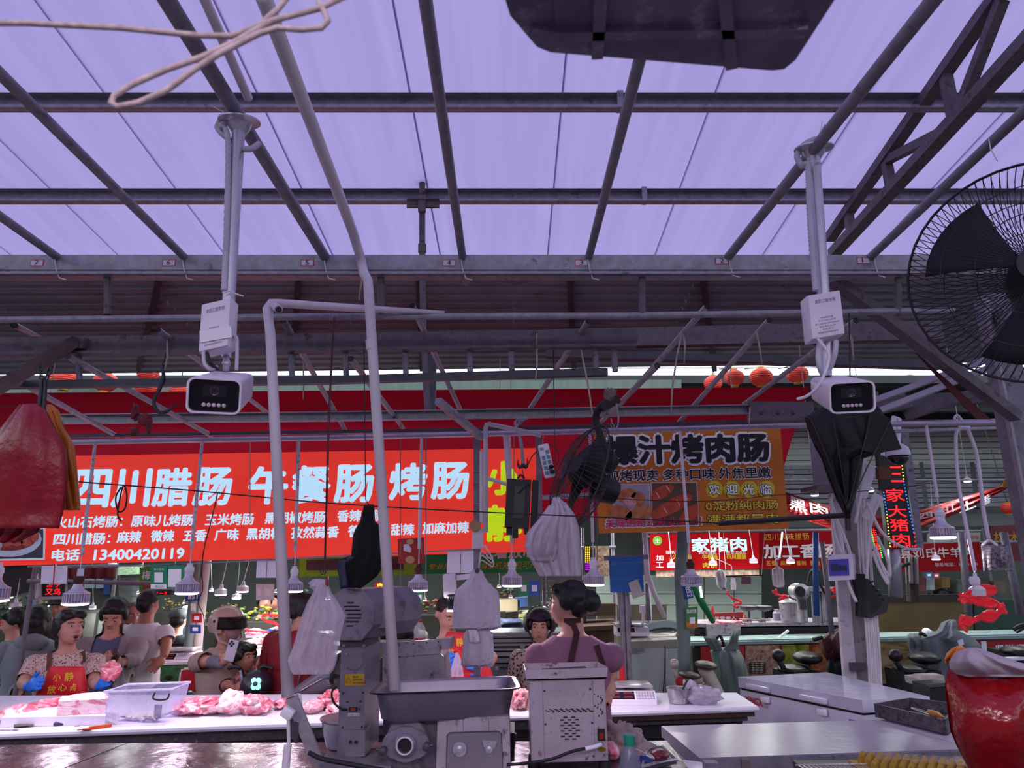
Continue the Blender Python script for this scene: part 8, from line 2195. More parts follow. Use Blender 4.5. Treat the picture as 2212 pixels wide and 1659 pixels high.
mk('dark_sacks', MB().blob(P(860, 1360, 6.2), (.14, .12, .16), .5, 2, 3, 3).blob(P(845, 1330, 6.3), (.1, .1, .14), .5, 2, 6, 3), BLACK, smooth=True, label='dark sacks heaped left of the red-capped bottle', cat='sack')
pj = thing('scanner', P(976, 1300, 4.4), 'white scanner head with a black window in front of the cropped hair man', 'scanner')
mk('head', MB().rbox(P(972, 1265, 4.4), (.075, .08, .14), .012, rot('Y', -4)), CAMW, pj, smooth=35)
mk('window', MB().rbox(P(977, 1302, 4.38), (.055, .06, .1), .01, rot('Y', -4)), BLACKG, pj, smooth=35)
mk('base_lip', MB().box(P(977, 1319, 4.36), (.06, .06, .012)), WHITEP, pj)
mk('bracket', MB().bar(P(985, 1248, 4.4), P(1030, 1244, 4.2), .02, .03), CAMW, pj)
PGW = M('pale_green_wall', '#8f9c94', .6, 0, .06, 2)
bwall = thing('wall_panels', P(1480, 1330, 8.8), kind='structure')
for x0, x1 in ((1288, 1400), (1402, 1520), (1522, 1585), (1587, 1645)):
 for y0, y1 in ((1242, 1282), (1284, 1306), (1308, 1345)):
  mk('panel', board([(x0, y0), (x1, y0), (x1, y1), (x0, y1)], (8.8,) * 4, .03), PGW, bwall)
mk('brown_board', board([(1290, 1308), (1440, 1306), (1440, 1340), (1290, 1342)], (8.5,) * 4, .03), M('dark_brown_board', '#3c2e26', .7), bwall)
wf = thing('upright_freezer', (P(1420, 1450, 5.9).x, 6.1, 0), 'old white stained freezer with a scale on top', 'freezer')
OLDF = M('stained_white_enamel', '#a9b4b0', .4, 0, .08, 2, dirt='#7a7a68', dd=.64, ds=5, st=(3, 3, .5))
ft = [P(1357, 1386, 5.8), P(1490, 1380, 5.8), P(1485, 1362, 6.35), P(1326, 1370, 6.35)]
mk('top_slab', MB().prism(ft, (0, 0, -.06)), M('brown_stained_top', '#8f8c7c', .5, 0, .15, 3, dirt='#5c4a3a', dd=.58, ds=4), wf)
mk('cabinet', MB().prism([p + V((0, .01, -.06)) for p in ft], (0, 0, -.98)), OLDF, wf)
d0 = P(1357, 1400, 5.8)
for x0, x1 in ((1358, 1436), (1438, 1489)):
 mk('door', MB().prism([P(x0, 1402, 5.795), P(x1, 1399, 5.795), P(x1, 1560, 5.795), P(x0, 1560, 5.795)], (0, .012, 0)), OLDF, wf)
mk('sticker', board([(1365, 1399), (1381, 1399), (1381, 1412), (1365, 1412)], (5.785,) * 4, .003), M('grey_sticker', '#7d7a84', .6, 0, .4, 60), wf)
mk('small_sticker', board([(1384, 1400), (1391, 1400), (1391, 1408), (1384, 1408)], (5.785,) * 4, .003), M('grey_sticker', '#7d7a84', .6), wf)
mk('power_wire', MB().tube([P(1437, 1395, 5.78), P(1436, 1450, 5.78), P(1432, 1500, 5.78)], .004, 5), RUBBER, wf)
sc2 = price_scale(P(1364, 1372, 6.1), .26, 'grey weighing scale with a tall display post on the old freezer')
mk('display_post', MB().tube([P(1390, 1370, 6.15), P(1389, 1318, 6.15)], .012, 8).rbox(P(1388, 1316, 6.12), (.05, .03, .06), .006), WHITEP, sc2)
mk('teal_cloth', MB().sheet(lambda u, v: P(1352 + u * 126, 1346 + v * 18 + 5 * math.sin(u * 7), 6.5 - v * .2 + .03 * math.sin(u * 22)), 26, 6, .01), M('slate_teal_cloth', '#34424a', .85, 0, .15, 8), smooth=True, label='slate teal cloth draped behind the scale on the old freezer', cat='cloth')
kn_ = thing('cleaver', P(1440, 1372, 6.0), 'long knife with an orange handle lying on the old freezer', 'knife')
mk('blade', MB().bar(P(1395, 1368, 6.05), P(1460, 1372, 6.0), .03, .004), STEEL, kn_)
mk('handle', MB().tube([P(1460, 1372, 6.0), P(1480, 1374, 6.0)], .013, 8), M('orange_handle', '#d8520f', .4), kn_)
for pts, Y, r, mt_, lb in (([(1478, 1130), (1470, 1240), (1478, 1420), (1480, 1560)], 5.55, .048, M('grey_green_paint', '#6a7a78', .5), 'grey-green round stall pole carrying the sideways blue plate'),
  ([(1392, 1150), (1399, 1240), (1412, 1280), (1436, 1335)], 5.9, .02, PVC, 'long white slanting pole right of the blue board'), ([(1337, 1278), (1343, 1350)], 5.9, .018, GALV, 'left of three steel poles under the blue board'), ([(1345, 1278), (1348, 1350)], 5.94, .018, GALV, 'middle of three steel poles under the blue board'), ([(1356, 1278), (1360, 1350)], 5.9, .018, GALV, 'right of three steel poles under the blue board'),
  ([(1391, 1150), (1396, 1255)], 6.0, .014, PVC, 'short white pole beside the blue board'), ([(1397, 1260), (1402, 1340)], 6.1, .018, GALVD, 'grey pole just behind the slanting white one'), ([(1762, 1150), (1762, 1240), (1764, 1330)], 6.1, .025, M('blue_pipe', '#2a5aa0', .5), 'blue pipe standing left of the electric box'), ([(1775, 1170), (1786, 1260), (1797, 1370)], 5.9, .02, GALVD, 'grey slanting pipe between the blue pipe and the pillar'),
  ([(1930, 1170), (1935, 1290)], 5.8, .05, M('silver_pole', '#a8a8b0', .35, .5), 'thick silver pole below the dotted sign'), ([(2168, 1150), (2205, 1330)], 6.0, .03, GALVD, 'grey stall pole at the right edge'), ([(2076, 1150), (2093, 1330)], 6.4, .03, GALVD, 'grey stall pole behind the hanging white strip')):
 q = [P(*p, Y) for p in pts]
 mk('stall_pole', MB().tube(q, r, 10), mt_, smooth=True, label=lb, cat='pole')
sp_ = thing('green_tube', P(1540, 1340, 5.9), 'bright green cloth tube slung from pole to counter', 'tube')
mk('tube_body', MB().tube([P(1496, 1262, 5.6), P(1515, 1300, 5.8), P(1540, 1342, 6.0)], [.02, .03, .022], 8), M('bright_green_cloth', '#1e8a4e', .7), sp_, smooth=True)
mk('white_tube_light', MB().tube([P(1512, 1262, 5.7), P(1516, 1290, 5.7)], .008, 6), GLOW, label='slim white tube light beside the green cloth tube', cat='light')
tc = thing('stall_counter', (P(1850, 1390, 6.4).x, 6.4, 0), 'long pale teal counter with food picture panels', 'counter')
TEAL = M('pale_teal_top', '#8fa6a2', .5, 0, .1, 3)
mk('counter_top', MB().prism([P(1492, 1392, 6.7), P(2260, 1376, 6.7), P(2260, 1366, 6.98), P(1492, 1382, 6.98)], (0, 0, .03)), TEAL, tc)
mk('counter_edge', board([(1492, 1388), (2260, 1372), (2260, 1378), (1492, 1395)], (6.67,) * 4, .02), TEAL, tc)
mk('counter_body', MB().prism([P(1495, 1400, 6.74), P(2260, 1384, 6.74), P(2260, 1384, 6.98), P(1495, 1400, 6.98)], (0, 0, -1.0)), M('dark_counter_body', '#2a2626', .7), tc)
def texpanel(name, cols, scale, st=(1, 1, 1), dist=1.5):
 if name in MATS: return MATS[name]
 m, t, b, o = nt(name)
 n = nz(t, coords(t, 'Object', st), scale, 4, .6, dist)
 t.links.new(ramp(t, n, [(.3 + .4 * i / (len(cols) - 1), c) for i, c in enumerate(cols)]), b.inputs['Base Color'])
 b.inputs['Roughness'].default_value = .5
 MATS[name] = m
 return m
for x0, x1, mt_ in ((1515, 1608, REDINK), (1610, 1683, texpanel('print_shreds', ['#6a3c30', '#b08a72', '#d0b4a0'], 9, (1, 1, 1), 3)), (1684, 1688, REDINK), (1689, 1748, texpanel('print_cabbage', ['#3c5a1c', '#8f9a2c', '#c8cc6a'], 4)), (1749, 1752, REDINK), (1753, 1800, texpanel('print_noodles', ['#6a2c18', '#a85a2c', '#c88a4a'], 8)), (1801, 1880, M('print_brown', '#6a4030', .6)), (1881, 1894, REDINK), (1895, 1990, texpanel('print_tripe', ['#5a4420', '#a08a58', '#c4b488'], 2.4, (1, 1, 2.4), 2.5))):
 slab([(x0, 1397 - (x0 - 1500) * .02), (x1, 1397 - (x1 - 1500) * .02), (x1, 1475), (x0, 1478)], 6.7, .02, mt_, tc, name='picture_panel')
rp_ = slab([(1990, 1387), (2260, 1380), (2260, 1475), (1990, 1478)], 6.7, .02, M('red_panel', '#a0121c', .5, 0, .06, 2), tc, name='red_panel')
T('坚鲜 坚', 2150, 1392, 2216, 1404, 6.7, WHITEINK, tc, 2, .03)
T('味', 2152, 1408, 2165, 1419, 6.7, WHITEINK, tc, 0, .03)
flat('white_logo', [(2118, 1385), (2130, 1385), (2132, 1410), (2122, 1412)], 6.7, WHITEINK, tc, .004)
mk('white_bun', MB().blob(P(2002, 1364, 6.85), (.04, .04, .03), .2, 2, 1, 3), WHITEP, smooth=True, label='white crumpled ball on the teal counter', cat='paper')
mk('lying_tube', MB().tube([P(1680, 1380, 6.8), P(1703, 1362, 6.8)], .012, 8), WHITEP, label='short white tube lying on the teal counter', cat='tube')
mk('metal_rod', MB().tube([P(2090, 1368, 6.85), P(2140, 1366, 6.85)], .008, 6), STEEL, label='thin metal rods lying on the teal counter at right', cat='rod')
dc_ = thing('stall_counter', (P(1700, 1370, 7.2).x, 7.2, 0), 'dark stainless counter crowded with scales behind the teal one', 'counter')
mk('counter_top', MB().prism([P(1500, 1355, 7.0), P(1860, 1350, 7.0), P(1860, 1340, 7.5), P(1500, 1345, 7.5)], (0, 0, .03)), GRIME, dc_)
mk('counter_front', board([(1500, 1358), (1860, 1353), (1860, 1400), (1500, 1405)], (7.02,) * 4, .4), M('dark_counter_body', '#2a2626', .7), dc_)
mk('meat_box', board([(1528, 1349), (1600, 1346), (1600, 1372), (1528, 1374)], (6.95,) * 4, .3), GRIME, label='grey steel box with pink meat on the dark counter', cat='box')
mk('pork_piece', MB().blob(P(1570, 1346, 7.05), (.16, .1, .03), .4, 2.5, 8, 3), DARKM, smooth=True, label='red meat heaped in the grey steel box', cat='pork')
slab([(1532, 1325), (1606, 1322), (1606, 1346), (1532, 1348)], 7.3, .03, M('dark_red_sign_board', '#7a1420', .6), name='sign', label='small dark red notice standing behind the steel meat box', cat='sign')
T('关爱老人', 1542, 1331, 1590, 1339, 7.3, M('grey_white_ink', '#c0b8c0', .6), bpy.data.objects['sign'] if False else tc, 0, .02, .02)
for px, lb in ((1620, 'left white scale on the dark counter'), (1650, 'right white scale on the dark counter')):
 price_scale(P(px, 1350, 7.1), .16, lb)
 ps_ = thing('scale_pan', P(px - 2, 1318, 7.15), 'raised pan of the ' + lb, 'pan')
 mk('pan', MB().lathe([(.03, -.02), (.08, 0), (.085, .03)], P(px - 2, 1316, 7.15), None, 14), DARKST, ps_)
 mk('pan_post', MB().tube([P(px - 2, 1318, 7.15), P(px - 2, 1340, 7.2)], .012, 6), DARKST, ps_)
pot2 = thing('stock_pot', P(1707, 1345, 7.1), 'steel stock pot on the dark counter', 'pot')
mk('pot_wall', MB().lathe([(.075, 0), (.085, .05), (.085, .18), (.09, .185), (.08, .18), (.07, .02)], P(1707, 1345, 7.1), None, 18), STEEL, pot2, smooth=35)
mk('pot_lid', MB().lathe([(.085, .19), (.05, .21), (.012, .22), (.012, .25)], P(1707, 1345, 7.1), None, 18), STEEL, pot2, smooth=35)
gm = thing('grinder', P(1735, 1345, 6.9), 'small upright grinder with a round black mouth on the dark counter', 'grinder')
mk('grinder_head', MB().lathe([(.07, -.1), (.075, .05), (.05, .06)], P(1727, 1278, 6.9), rot('X', 90), 18), STEEL, gm, smooth=35)
mk('grinder_mouth', disc(P(1728, 1278, 6.83), .048, V((0, -1, 0)), .004), BLACK, gm)
mk('grinder_column', MB().tube([P(1731, 1290, 6.92), P(1735, 1345, 6.92)], .045, 10), STEEL, gm, smooth=40)
mk('control_box', MB().box(P(1733, 1306, 6.85), (.06, .04, .09)), M('dark_panel', '#38343c', .5), gm)
mk('grinder_hose', MB().tube(smooth([P(1745, 1260, 6.9), P(1752, 1235, 6.8), P(1768, 1232, 6.8), P(1772, 1262, 6.8), P(1790, 1292, 6.8)]), .014, 8), RUBBER, gm, smooth=True)
cyl = thing('sausage_stuffer', P(1770, 1345, 6.95), 'cluster of tall steel cylinders beside the small grinder', 'stuffer')
for px in (1757, 1766, 1777, 1786):
 mk('cylinder', MB().tube([P(px, 1275, 6.95), P(px + 4, 1350, 6.95)], .024, 10), STEEL, cyl, smooth=40)
mk('stuffer_top', MB().box(P(1770, 1272, 6.95), (.24, .1, .04)), STEEL, cyl)
for px, py, w, h, c, lb in ((1680, 1330, 20, 26, '#7a7488', 'white printed packets beside the scales'), (1686, 1345, 26, 12, '#3a3a78', 'blue printed packet on the dark counter'), (1668, 1352, 14, 10, '#a83428', 'red jar lid near the scales'), (1610, 1335, 10, 14, '#b85a3a', 'small orange jar left of the scales'), (1528, 1320, 12, 14, '#b8a01c', 'yellow bottle beside the green cloth tube'), (1540, 1318, 8, 18, '#a8323a', 'red-topped bottle beside the yellow one')):
 s__ = S(py, 7.0)
 c_ = P(px, py + h / 2, 7.25)
 mk('jar', MB().lathe([(w * s__ / 2, 0), (w * s__ / 2, h * s__ * .7), (w * s__ * .3, h * s__ * .85), (w * s__ * .3, h * s__)], c_, None, 10), M('jar_' + c[1:], c, .5), smooth=35, label=lb, cat='jar')
WFB = film('white_glove_film', '#e2dde6', .9, .4)
t_ = thing('plastic_bag', P(1555, 1232, 6.5), 'bright crumpled white bag hanging under the red pork sign', 'bag')
mk('bag_film', rows([(1232, 1551, 1559), (1240, 1546, 1564), (1252, 1549, 1567), (1268, 1552, 1565), (1272, 1562, 1568)], 6.5, 10, .02, 3, .01, .03), WFB, t_, smooth=True)
mk('hook_wire', MB().tube([P(1555, 1232, 6.5), P(1553, 1150, 6.9)], .003, 5), WIREW, t_)
t_ = thing('plastic_bag', P(1680, 1228, 6.3), 'clear film bag with a white clip hanging by the dark red sign', 'bag')
mk('bag_film', rows([(1225, 1677, 1683), (1231, 1668, 1692), (1250, 1669, 1693), (1264, 1670, 1694), (1268, 1674, 1690)], 6.3, 10, .01, 3, .004, .02), film('milky_bag_film2', '#b8a8b4', .7, .3), t_, smooth=True)
mk('white_clip', MB().rbox(P(1683, 1267, 6.27), (.035, .02, .016), .004), WHITEP, t_)
mk('hook', MB().tube(smooth([P(1680, 1226, 6.3), P(1676, 1210, 6.3), P(1684, 1202, 6.3), P(1690, 1150, 6.8)]), .008, 6), WIREW, t_, smooth=True)
t_ = thing('tag', P(1612, 1245, 6.6), 'small mauve price tag hung on a black rail', 'tag')
mk('tag_card', board([(1601, 1246), (1622, 1246), (1622, 1262), (1601, 1262)], (6.6,) * 4, .006), M('mauve_card', '#7a5460', .6), t_)
mk('tag_rail', MB().tube([P(1567, 1245, 6.62), P(1645, 1243, 6.62)], .008, 6).tube([P(1645, 1243, 6.62), P(1652, 1150, 7.2)], .003, 5).tube([P(1568, 1245, 6.62), P(1562, 1150, 7.2)], .003, 5), BLACK, t_)
t_ = thing('cup', P(1583, 1270, 6.6), 'small clear cup hung above the thin red ribbon', 'cup')
mk('cup_wall', MB().lathe([(.02, 0), (.026, .06), (.02, .07), (.02, .1)], P(1585, 1274, 6.6), None, 12), WFB, t_, smooth=35)
mk('cup_string', MB().tube([P(1583, 1255, 6.6), P(1580, 1222, 6.7), P(1550, 1208, 6.9)], .003, 5), WIREW, t_)
cp = thing('pillar', P(1840, 1470, 5.65), 'battered steel pillar wrapped in white cables behind the far freezer', 'pillar')
PILM = M('peeling_pale_paint', '#bcb0bc', .6, 0, .15, 5, dirt='#5f5058', dd=.56, ds=9, bs=30, bd=.002)
mk('left_flange', MB().bar(P(1803, 1040, 5.65), P(1842, 1560, 5.65), .09, .04, (0, 1, 0)), PILM, cp)
mk('web', MB().bar(P(1826, 1040, 5.7), P(1864, 1560, 5.7), .12, .03, (0, 1, 0)), M('shaded_peeling_paint', '#8d828c', .6, 0, .15, 5, dirt='#4a3c44', dd=.56, ds=9), cp)  # same peeling paint, its colour darkened as the shaded right face
mk('dark_band', MB().box(P(1853, 1440, 5.6), (.11, .04, .055)), DARKST, cp)
for k in range(6):
 x = 1850 + k * 5
 pts = [P(x + 6 * math.sin(k), 1045 + k * 12, 5.58), P(x + 4, 1150, 5.56), P(x + 10 + 3 * math.sin(k * 2), 1250, 5.58), P(x + 20, 1350, 5.58), P(x + 28, 1480, 5.6), P(x + 30, 1560, 5.6)]
 mk('cable', MB().tube(smooth(pts), .008 + .003 * (k % 2), 6), WIREW, cp, smooth=True)
for i, pts in enumerate(([(1795, 1060), (1800, 1140), (1822, 1205)], [(1806, 1120), (1826, 1165), (1838, 1200)], [(1868, 980), (1860, 1060), (1848, 1130)], [(1872, 1085), (1905, 1150), (1950, 1182), (1988, 1186)], [(1885, 1190), (1900, 1230), (1918, 1262), (1910, 1236), (1890, 1180)], [(1880, 1165), (1905, 1220), (1922, 1245), (1918, 1210), (1895, 1160)], [(1900, 1080), (1880, 1140), (1872, 1250)], [(1790, 1070), (1815, 1150), (1830, 1250), (1850, 1300)])):
 mk('loose_cable', MB().tube(smooth([P(*q, 5.4) for q in pts]), .011, 6), WIREW, cp, smooth=True)
for a, b_, w in (((1862, 1075), (1885, 1005), .05), ((1896, 975), (1910, 935), .045), ((1868, 1120), (1900, 1070), .06), ((1910, 985), (1935, 900), .04)):
 mk('cable_trunk', MB().bar(P(*a, 5.5), P(*b_, 5.45), w * 1.2, .03, (0, 1, 0)), WPAINT, cp)
ebx = thing('meter_box', P(1815, 1255, 5.3), 'white electric meter box with a purple window on the pillar', 'box')
q = [P(a, b_, 5.36) for a, b_ in ((1787, 1198), (1842, 1196), (1845, 1252), (1790, 1255))]
mk('box_case', loft([q, [p + V((.11, .2, 0)) for p in q]]), CAMW, ebx)
mk('window', MB().prism([P(a, b_, 5.35) for a, b_ in ((1790, 1209), (1833, 1207), (1835, 1243), (1793, 1244))], (0, .006, 0)), M('purple_window', '#4a44a8', .12, em=.1), ebx)
mk('breaker', MB().box(P(1804, 1226, 5.345), (.05, .006, .05)).box(P(1822, 1227, 5.345), (.05, .006, .036)), M('dark_breaker', '#24204a', .4), ebx, kind='stuff')
mk('box_label', MB().box(P(1793, 1200, 5.355), (.02, .004, .006)), M('label_blue', '#2a62b8', .5), ebx)
wc = thing('air_unit', P(1780, 1050, 5.2), 'grey metal cabinet on a bracket behind the umbrella', 'cabinet')
mk('cabinet_case', loft([pl(((1748, 945), (1800, 950), (1800, 1052), (1757, 1052)), 5.2), [p + V((.25, .3, 0)) for p in pl(((1748, 945), (1800, 950), (1800, 1052), (1757, 1052)), 5.2)]]), M('grey_cabinet', '#7c727c', .5, .2, .1, 5), wc)
mk('cabinet_shelf', MB().box(P(1785, 1056, 5.25), (.26, .3, .03)), RUST, wc)
mk('orange_door', MB().prism(pl(((1898, 1008), (1922, 1006), (1926, 1032), (1900, 1034)), 5.2), (0, .05, 0)), M('brown_door', '#6a3a1c', .6), wc)
bc = thing('crate', P(1890, 1330, 5.4), 'black plastic crate hooked behind the pillar', 'crate')
mk('crate_shell', MB().prism(pl(((1868, 1240), (1884, 1262), (1906, 1282), (1920, 1305), (1916, 1322), (1880, 1336), (1880, 1290)), 5.45), (0, .3, 0)), M('dusty_black_plastic', '#33303a', .6), bc)
mk('crate_mouth', MB().prism(pl(((1869, 1246), (1888, 1272), (1906, 1306), (1882, 1330)), 5.435), (0, .012, 0)), BLACK, bc)
for k in range(5):
 mk('crate_rib', MB().bar(P(1880 + k * 7, 1258 + k * 9, 5.43), P(1886 + k * 7, 1255 + k * 10, 5.43), .02, .01), M('dusty_black_plastic', '#33303a', .6), bc)
pt_ = thing('partition', (P(2000, 1340, 7.3).x, 7.3, 0), kind='structure')
mk('tan_panel', board([(1870, 1296), (2100, 1296), (2104, 1400), (1870, 1400)], (7.3,) * 4, .05), M('tan_board', '#6b5a34', .7, 0, .15, 3, dirt='#4a4030', dd=.6, ds=4), pt_)
mk('dark_rail', board([(1868, 1285), (2102, 1284), (2102, 1298), (1868, 1301)], (7.28,) * 4, .1), M('dark_rail', '#2a272a', .7), pt_)
mk('green_panel', board([(2104, 1296), (2300, 1296), (2300, 1400), (2108, 1400)], (7.32,) * 4, .05), M('dull_green_board', '#2c4a3c', .7, 0, .1, 3), pt_)
tk = thing('post', P(1972, 1285, 6.6), 'dark rough post with a pale towel hung on it', 'post')
mk('trunk', MB().tube([P(1966, 1205, 6.6), P(1972, 1300, 6.6)], [.05, .05], 8), M('dark_bark', '#3a302c', .9, 0, .3, 20), tk)
mk('towel', MB().sheet(lambda u, v: P(1955 + u * 26 + v * 2, 1200 + v * 60 + 6 * abs(u - .6), 6.55 + .02 * math.sin(u * 12)), 8, 8, .008), M('pale_towel', '#9a9490', .9), tk, smooth=True)
mk('black_hose', MB().tube(smooth([P(1965, 1217, 6.5), P(1948, 1225, 6.5), P(1935, 1245, 6.5), P(1918, 1250, 6.5)]), .015, 8), RUBBER, tk, smooth=True)
for px, py, w, h, c, lb in ((1992, 1262, 14, 30, '#7a4048', 'red box far behind the tan partition'), (2010, 1262, 18, 26, '#9aa4a8', 'pale box far behind the tan partition'), (2044, 1258, 16, 22, '#8a6a3a', 'tan box far behind the two shoppers'), (2080, 1266, 22, 26, '#5a6a5c', 'grey-green crate far behind the tan partition'), (2120, 1262, 30, 30, '#4a3c3a', 'brown box far behind the red ribbon'), (2160, 1268, 26, 26, '#6a5a4c', 'tan crate at far right under the patterned cloth')):
 mk('stall_box', board([(px - w / 2, py - h / 2), (px + w / 2, py - h / 2), (px + w / 2, py + h / 2), (px - w / 2, py + h / 2)], (8.6,) * 4, .2), M('box_' + c[1:], c, .7, 0, .2, 12), label=lb, cat='box')
fb = thing('far_bench', (P(2060, 1285, 9.0).x, 9.0, 0), 'low bench under the far boxes behind the tan partition', 'bench')
mk('bench_body', MB().box((P(2080, 1285, 8.7).x, 8.7, .66), (2.1, .3, 1.32)), M('dark_bench', '#2a2826', .8), fb)
cs = thing('cord_hook', P(2080, 925, 4.3), 'white hook with two strips hanging at the right', 'hook')
mk('ceiling_disc', MB().lathe([(.03, 0), (.03, .012)], P(2083, 922, 4.3), rot('X', 60), 16), WHITEP, cs)
mk('hook_bend', MB().tube(smooth([P(2068, 910, 4.3), P(2062, 904, 4.3), P(2068, 897, 4.3), P(2078, 908, 4.3)]), .008, 6), WHITEP, cs, smooth=True)
mk('rope', MB().tube(smooth([P(2083, 925, 4.28), P(2066, 935, 4.25), P(2066, 990, 4.2), P(2070, 1040, 4.1), P(2080, 1100, 4.0), P(2098, 1190, 3.9), P(2106, 1235, 3.85)]), [.01] * 36 + [.004], 8), WIREW, cs, smooth=True)
mk('strip', MB().tube(smooth([P(2090, 925, 4.28), P(2108, 975, 4.25), P(2118, 1040, 4.2), P(2124, 1100, 4.15), P(2136, 1165, 4.1)]), .011, 8), WIREW, cs, smooth=True)
mk('strip_fork', MB().tube([P(2136, 1165, 4.1), P(2122, 1178, 4.1)], .007, 6).tube([P(2136, 1165, 4.1), P(2154, 1178, 4.1)], .007, 6), WHITEP, cs)
pcl = thing('cloth', P(2150, 1177, 4.1), 'grey patterned cloth square hanging from the forked strip', 'cloth')
mk('cloth_sheet', rows([(1177, 2119, 2176), (1195, 2121, 2180), (1215, 2123, 2181), (1234, 2125, 2185)], 4.1, 14, .01, 2, .004), texpanel('grey_pattern', ['#2a222a', '#5c525c', '#9a8c98', '#4a4048'], 14, (1, 1, 1.5), 2), pcl, smooth=True)
spl = thing('spool', P(2112, 1278, 3.6), 'white ribbon spool hanging above the big red ribbon', 'spool')
mk('upper_disc', MB().lathe([(.012, -.03), (.022, -.02), (.024, 0), (.018, .014)], P(2105, 1252, 3.6), None, 14), WHITEP, spl, smooth=35)
mk('lower_disc', MB().lathe([(.02, -.024), (.036, -.018), (.038, .012), (.03, .02), (.012, .03)], P(2111, 1278, 3.6), None, 16), WHITEP, spl, smooth=35)
mk('neck', MB().tube([P(2106, 1238, 3.6), P(2107, 1258, 3.6), P(2110, 1270, 3.6)], .009, 8), WHITEP, spl)
mk('cord', MB().tube([P(2106, 1238, 3.6), P(2105, 1234, 3.8)], .004, 5), WIREW, spl)
def blobs(name, lst, Y, mat, par, amp=.12, fr=1.4):
 mb = MB()
 for i, (px, py, w, h, d, ang) in enumerate(lst):
  s__ = S(py, Y)
  mb.blob(P(px, py, Y), (w * s__ / 2, d, h * s__ / 2), amp, fr, i + px * .01, 3, rot('Y', ang))
 vs, ns, fs = fuse(mb, .018, 4)
 return mk(name, MB().add(vs, fs), mat, par, smooth=True)
GC1 = M('grey_green_quilted_cover', '#6c7a78', .8, 0, .08, 6, bs=18, bd=.01)
GC2 = M('silver_grey_cover', '#747a80', .75, 0, .06, 5, bs=9, bd=.015)
s_1 = thing('scooter', P(1570, 1490, 6.2), 'scooter under a grey-green quilted wind cover with mirror ears', 'scooter')
mk('cover', hollow([(1398, 1540, 1592), (1406, 1534, 1598), (1424, 1538, 1608), (1445, 1543, 1613), (1480, 1548, 1622), (1512, 1545, 1632)], 6.3, .16, .02, 1, 24, 0, 2), GC1, s_1, smooth=True)
mk('left_sleeve', hollow([(1374, 1519, 1548), (1380, 1521, 1551), (1392, 1528, 1556), (1404, 1534, 1560)], 6.22, .06, .008, 2, 10), GC1, s_1, smooth=True)
mk('right_sleeve', hollow([(1361, 1584, 1600), (1372, 1579, 1596), (1386, 1574, 1595), (1404, 1562, 1598)], 6.22, .06, .008, 3, 10), GC1, s_1, smooth=True)
mk('handlebar', MB().tube(smooth([P(1545, 1382, 6.2), P(1556, 1374, 6.2), P(1564, 1396, 6.2)]), .012, 8), RUBBER, s_1, smooth=True)
mk('wheel', MB().lathe([(.02, -.05), (.2, -.05), (.24, 0), (.2, .05), (.02, .05)], V((P(1580, 1500, 6.3).x, 6.3, .25)), rot('Y', 80), 20), RUBBER, s_1, smooth=40)
s2_ = thing('scooter', P(1490, 1480, 5.4), 'cream scooter with brown twin seats beside the old freezer', 'scooter')
SE = M('brown_seat_leather', '#3a2c2a', .5)
CRS = M('cream_plastic', '#a89f94', .4)
blobs('rear_seat', [(1524, 1437, 50, 18, .14, 2)], 5.4, SE, s2_, .03)
blobs('front_seat', [(1490, 1458, 54, 12, .13, 2)], 5.3, SE, s2_, .03)
blobs('backrest', [(1457, 1434, 22, 24, .05, 8)], 5.3, CRS, s2_, .03)
mk('backrest_arm', MB().tube(smooth([P(1457, 1445, 5.32), P(1460, 1458, 5.32), P(1472, 1468, 5.32)]), .018, 8), CRS, s2_, smooth=True)
mk('rail', MB().tube([P(1470, 1472, 5.28), P(1515, 1468, 5.3)], .03, 10), CRS, s2_, smooth=40)
mk('red_lamp', MB().lathe([(.035, 0), (.035, .02)], P(1469, 1472, 5.25), rot('X', 90), 14), M('red_reflector', '#8a1a1c', .3), s2_)
mk('scooter_body', MB().tube([P(1520, 1440, 5.42), P(1540, 1480, 5.4), P(1560, 1520, 5.4)], .05, 10).tube([P(1500, 1475, 5.4), P(1500, 1520, 5.4)], .1, 12), CRS, s2_, smooth=40)
for px in (1475, 1560):
 mk('wheel', MB().lathe([(.02, -.05), (.2, -.05), (.24, 0), (.2, .05), (.02, .05)], V((P(px, 1520, 5.5).x, 5.5, .25)), rot('Y', 80), 20), RUBBER, s2_, smooth=40)
def blackscoot(px, label, Y=5.9, basket=False):
 t_ = thing('scooter', P(px + 40, 1480, Y), label, 'scooter')
 blobs('rear_seat', [(px + 72, 1421, 60, 26, .16, 0)], Y, M('black_vinyl', '#0e0d12', .45), t_, .04)
 blobs('front_seat', [(px + 42, 1446, 70, 22, .15, 0)], Y - .05, M('black_vinyl', '#0e0d12', .45), t_, .04)
 blobs('backrest', [(px + 10, 1416, 30, 30, .05, 0)], Y - .1, M('black_vinyl', '#0e0d12', .45), t_, .04)
 mk('backrest_post', MB().tube(smooth([P(px + 12, 1428, Y - .1), P(px + 20, 1442, Y - .1), P(px + 30, 1452, Y - .08)]), .022, 8), BLACK, t_, smooth=True)
 mk('chassis', MB().box(P(px + 50, 1475, Y), (.3, .25, .2)), BLACK, t_)
 mk('seat_post', MB().tube([P(px + 72, 1430, Y), P(px + 68, 1470, Y)], .03, 8), DARKST, t_)
 for d in (10, 95):
  mk('wheel', MB().lathe([(.02, -.05), (.2, -.05), (.24, 0), (.2, .05), (.02, .05)], V((P(px + d, 1500, Y).x, Y, .25)), rot('Y', 80), 20), RUBBER, t_, smooth=40)
 return t_
s3_ = blackscoot(1672, 'black scooter with a small backrest in front of the shredded food panel', 6.25)
s4_ = blackscoot(1924, 'black scooter with a round headrest by the beige food panel', 5.8)
bsk = MB()
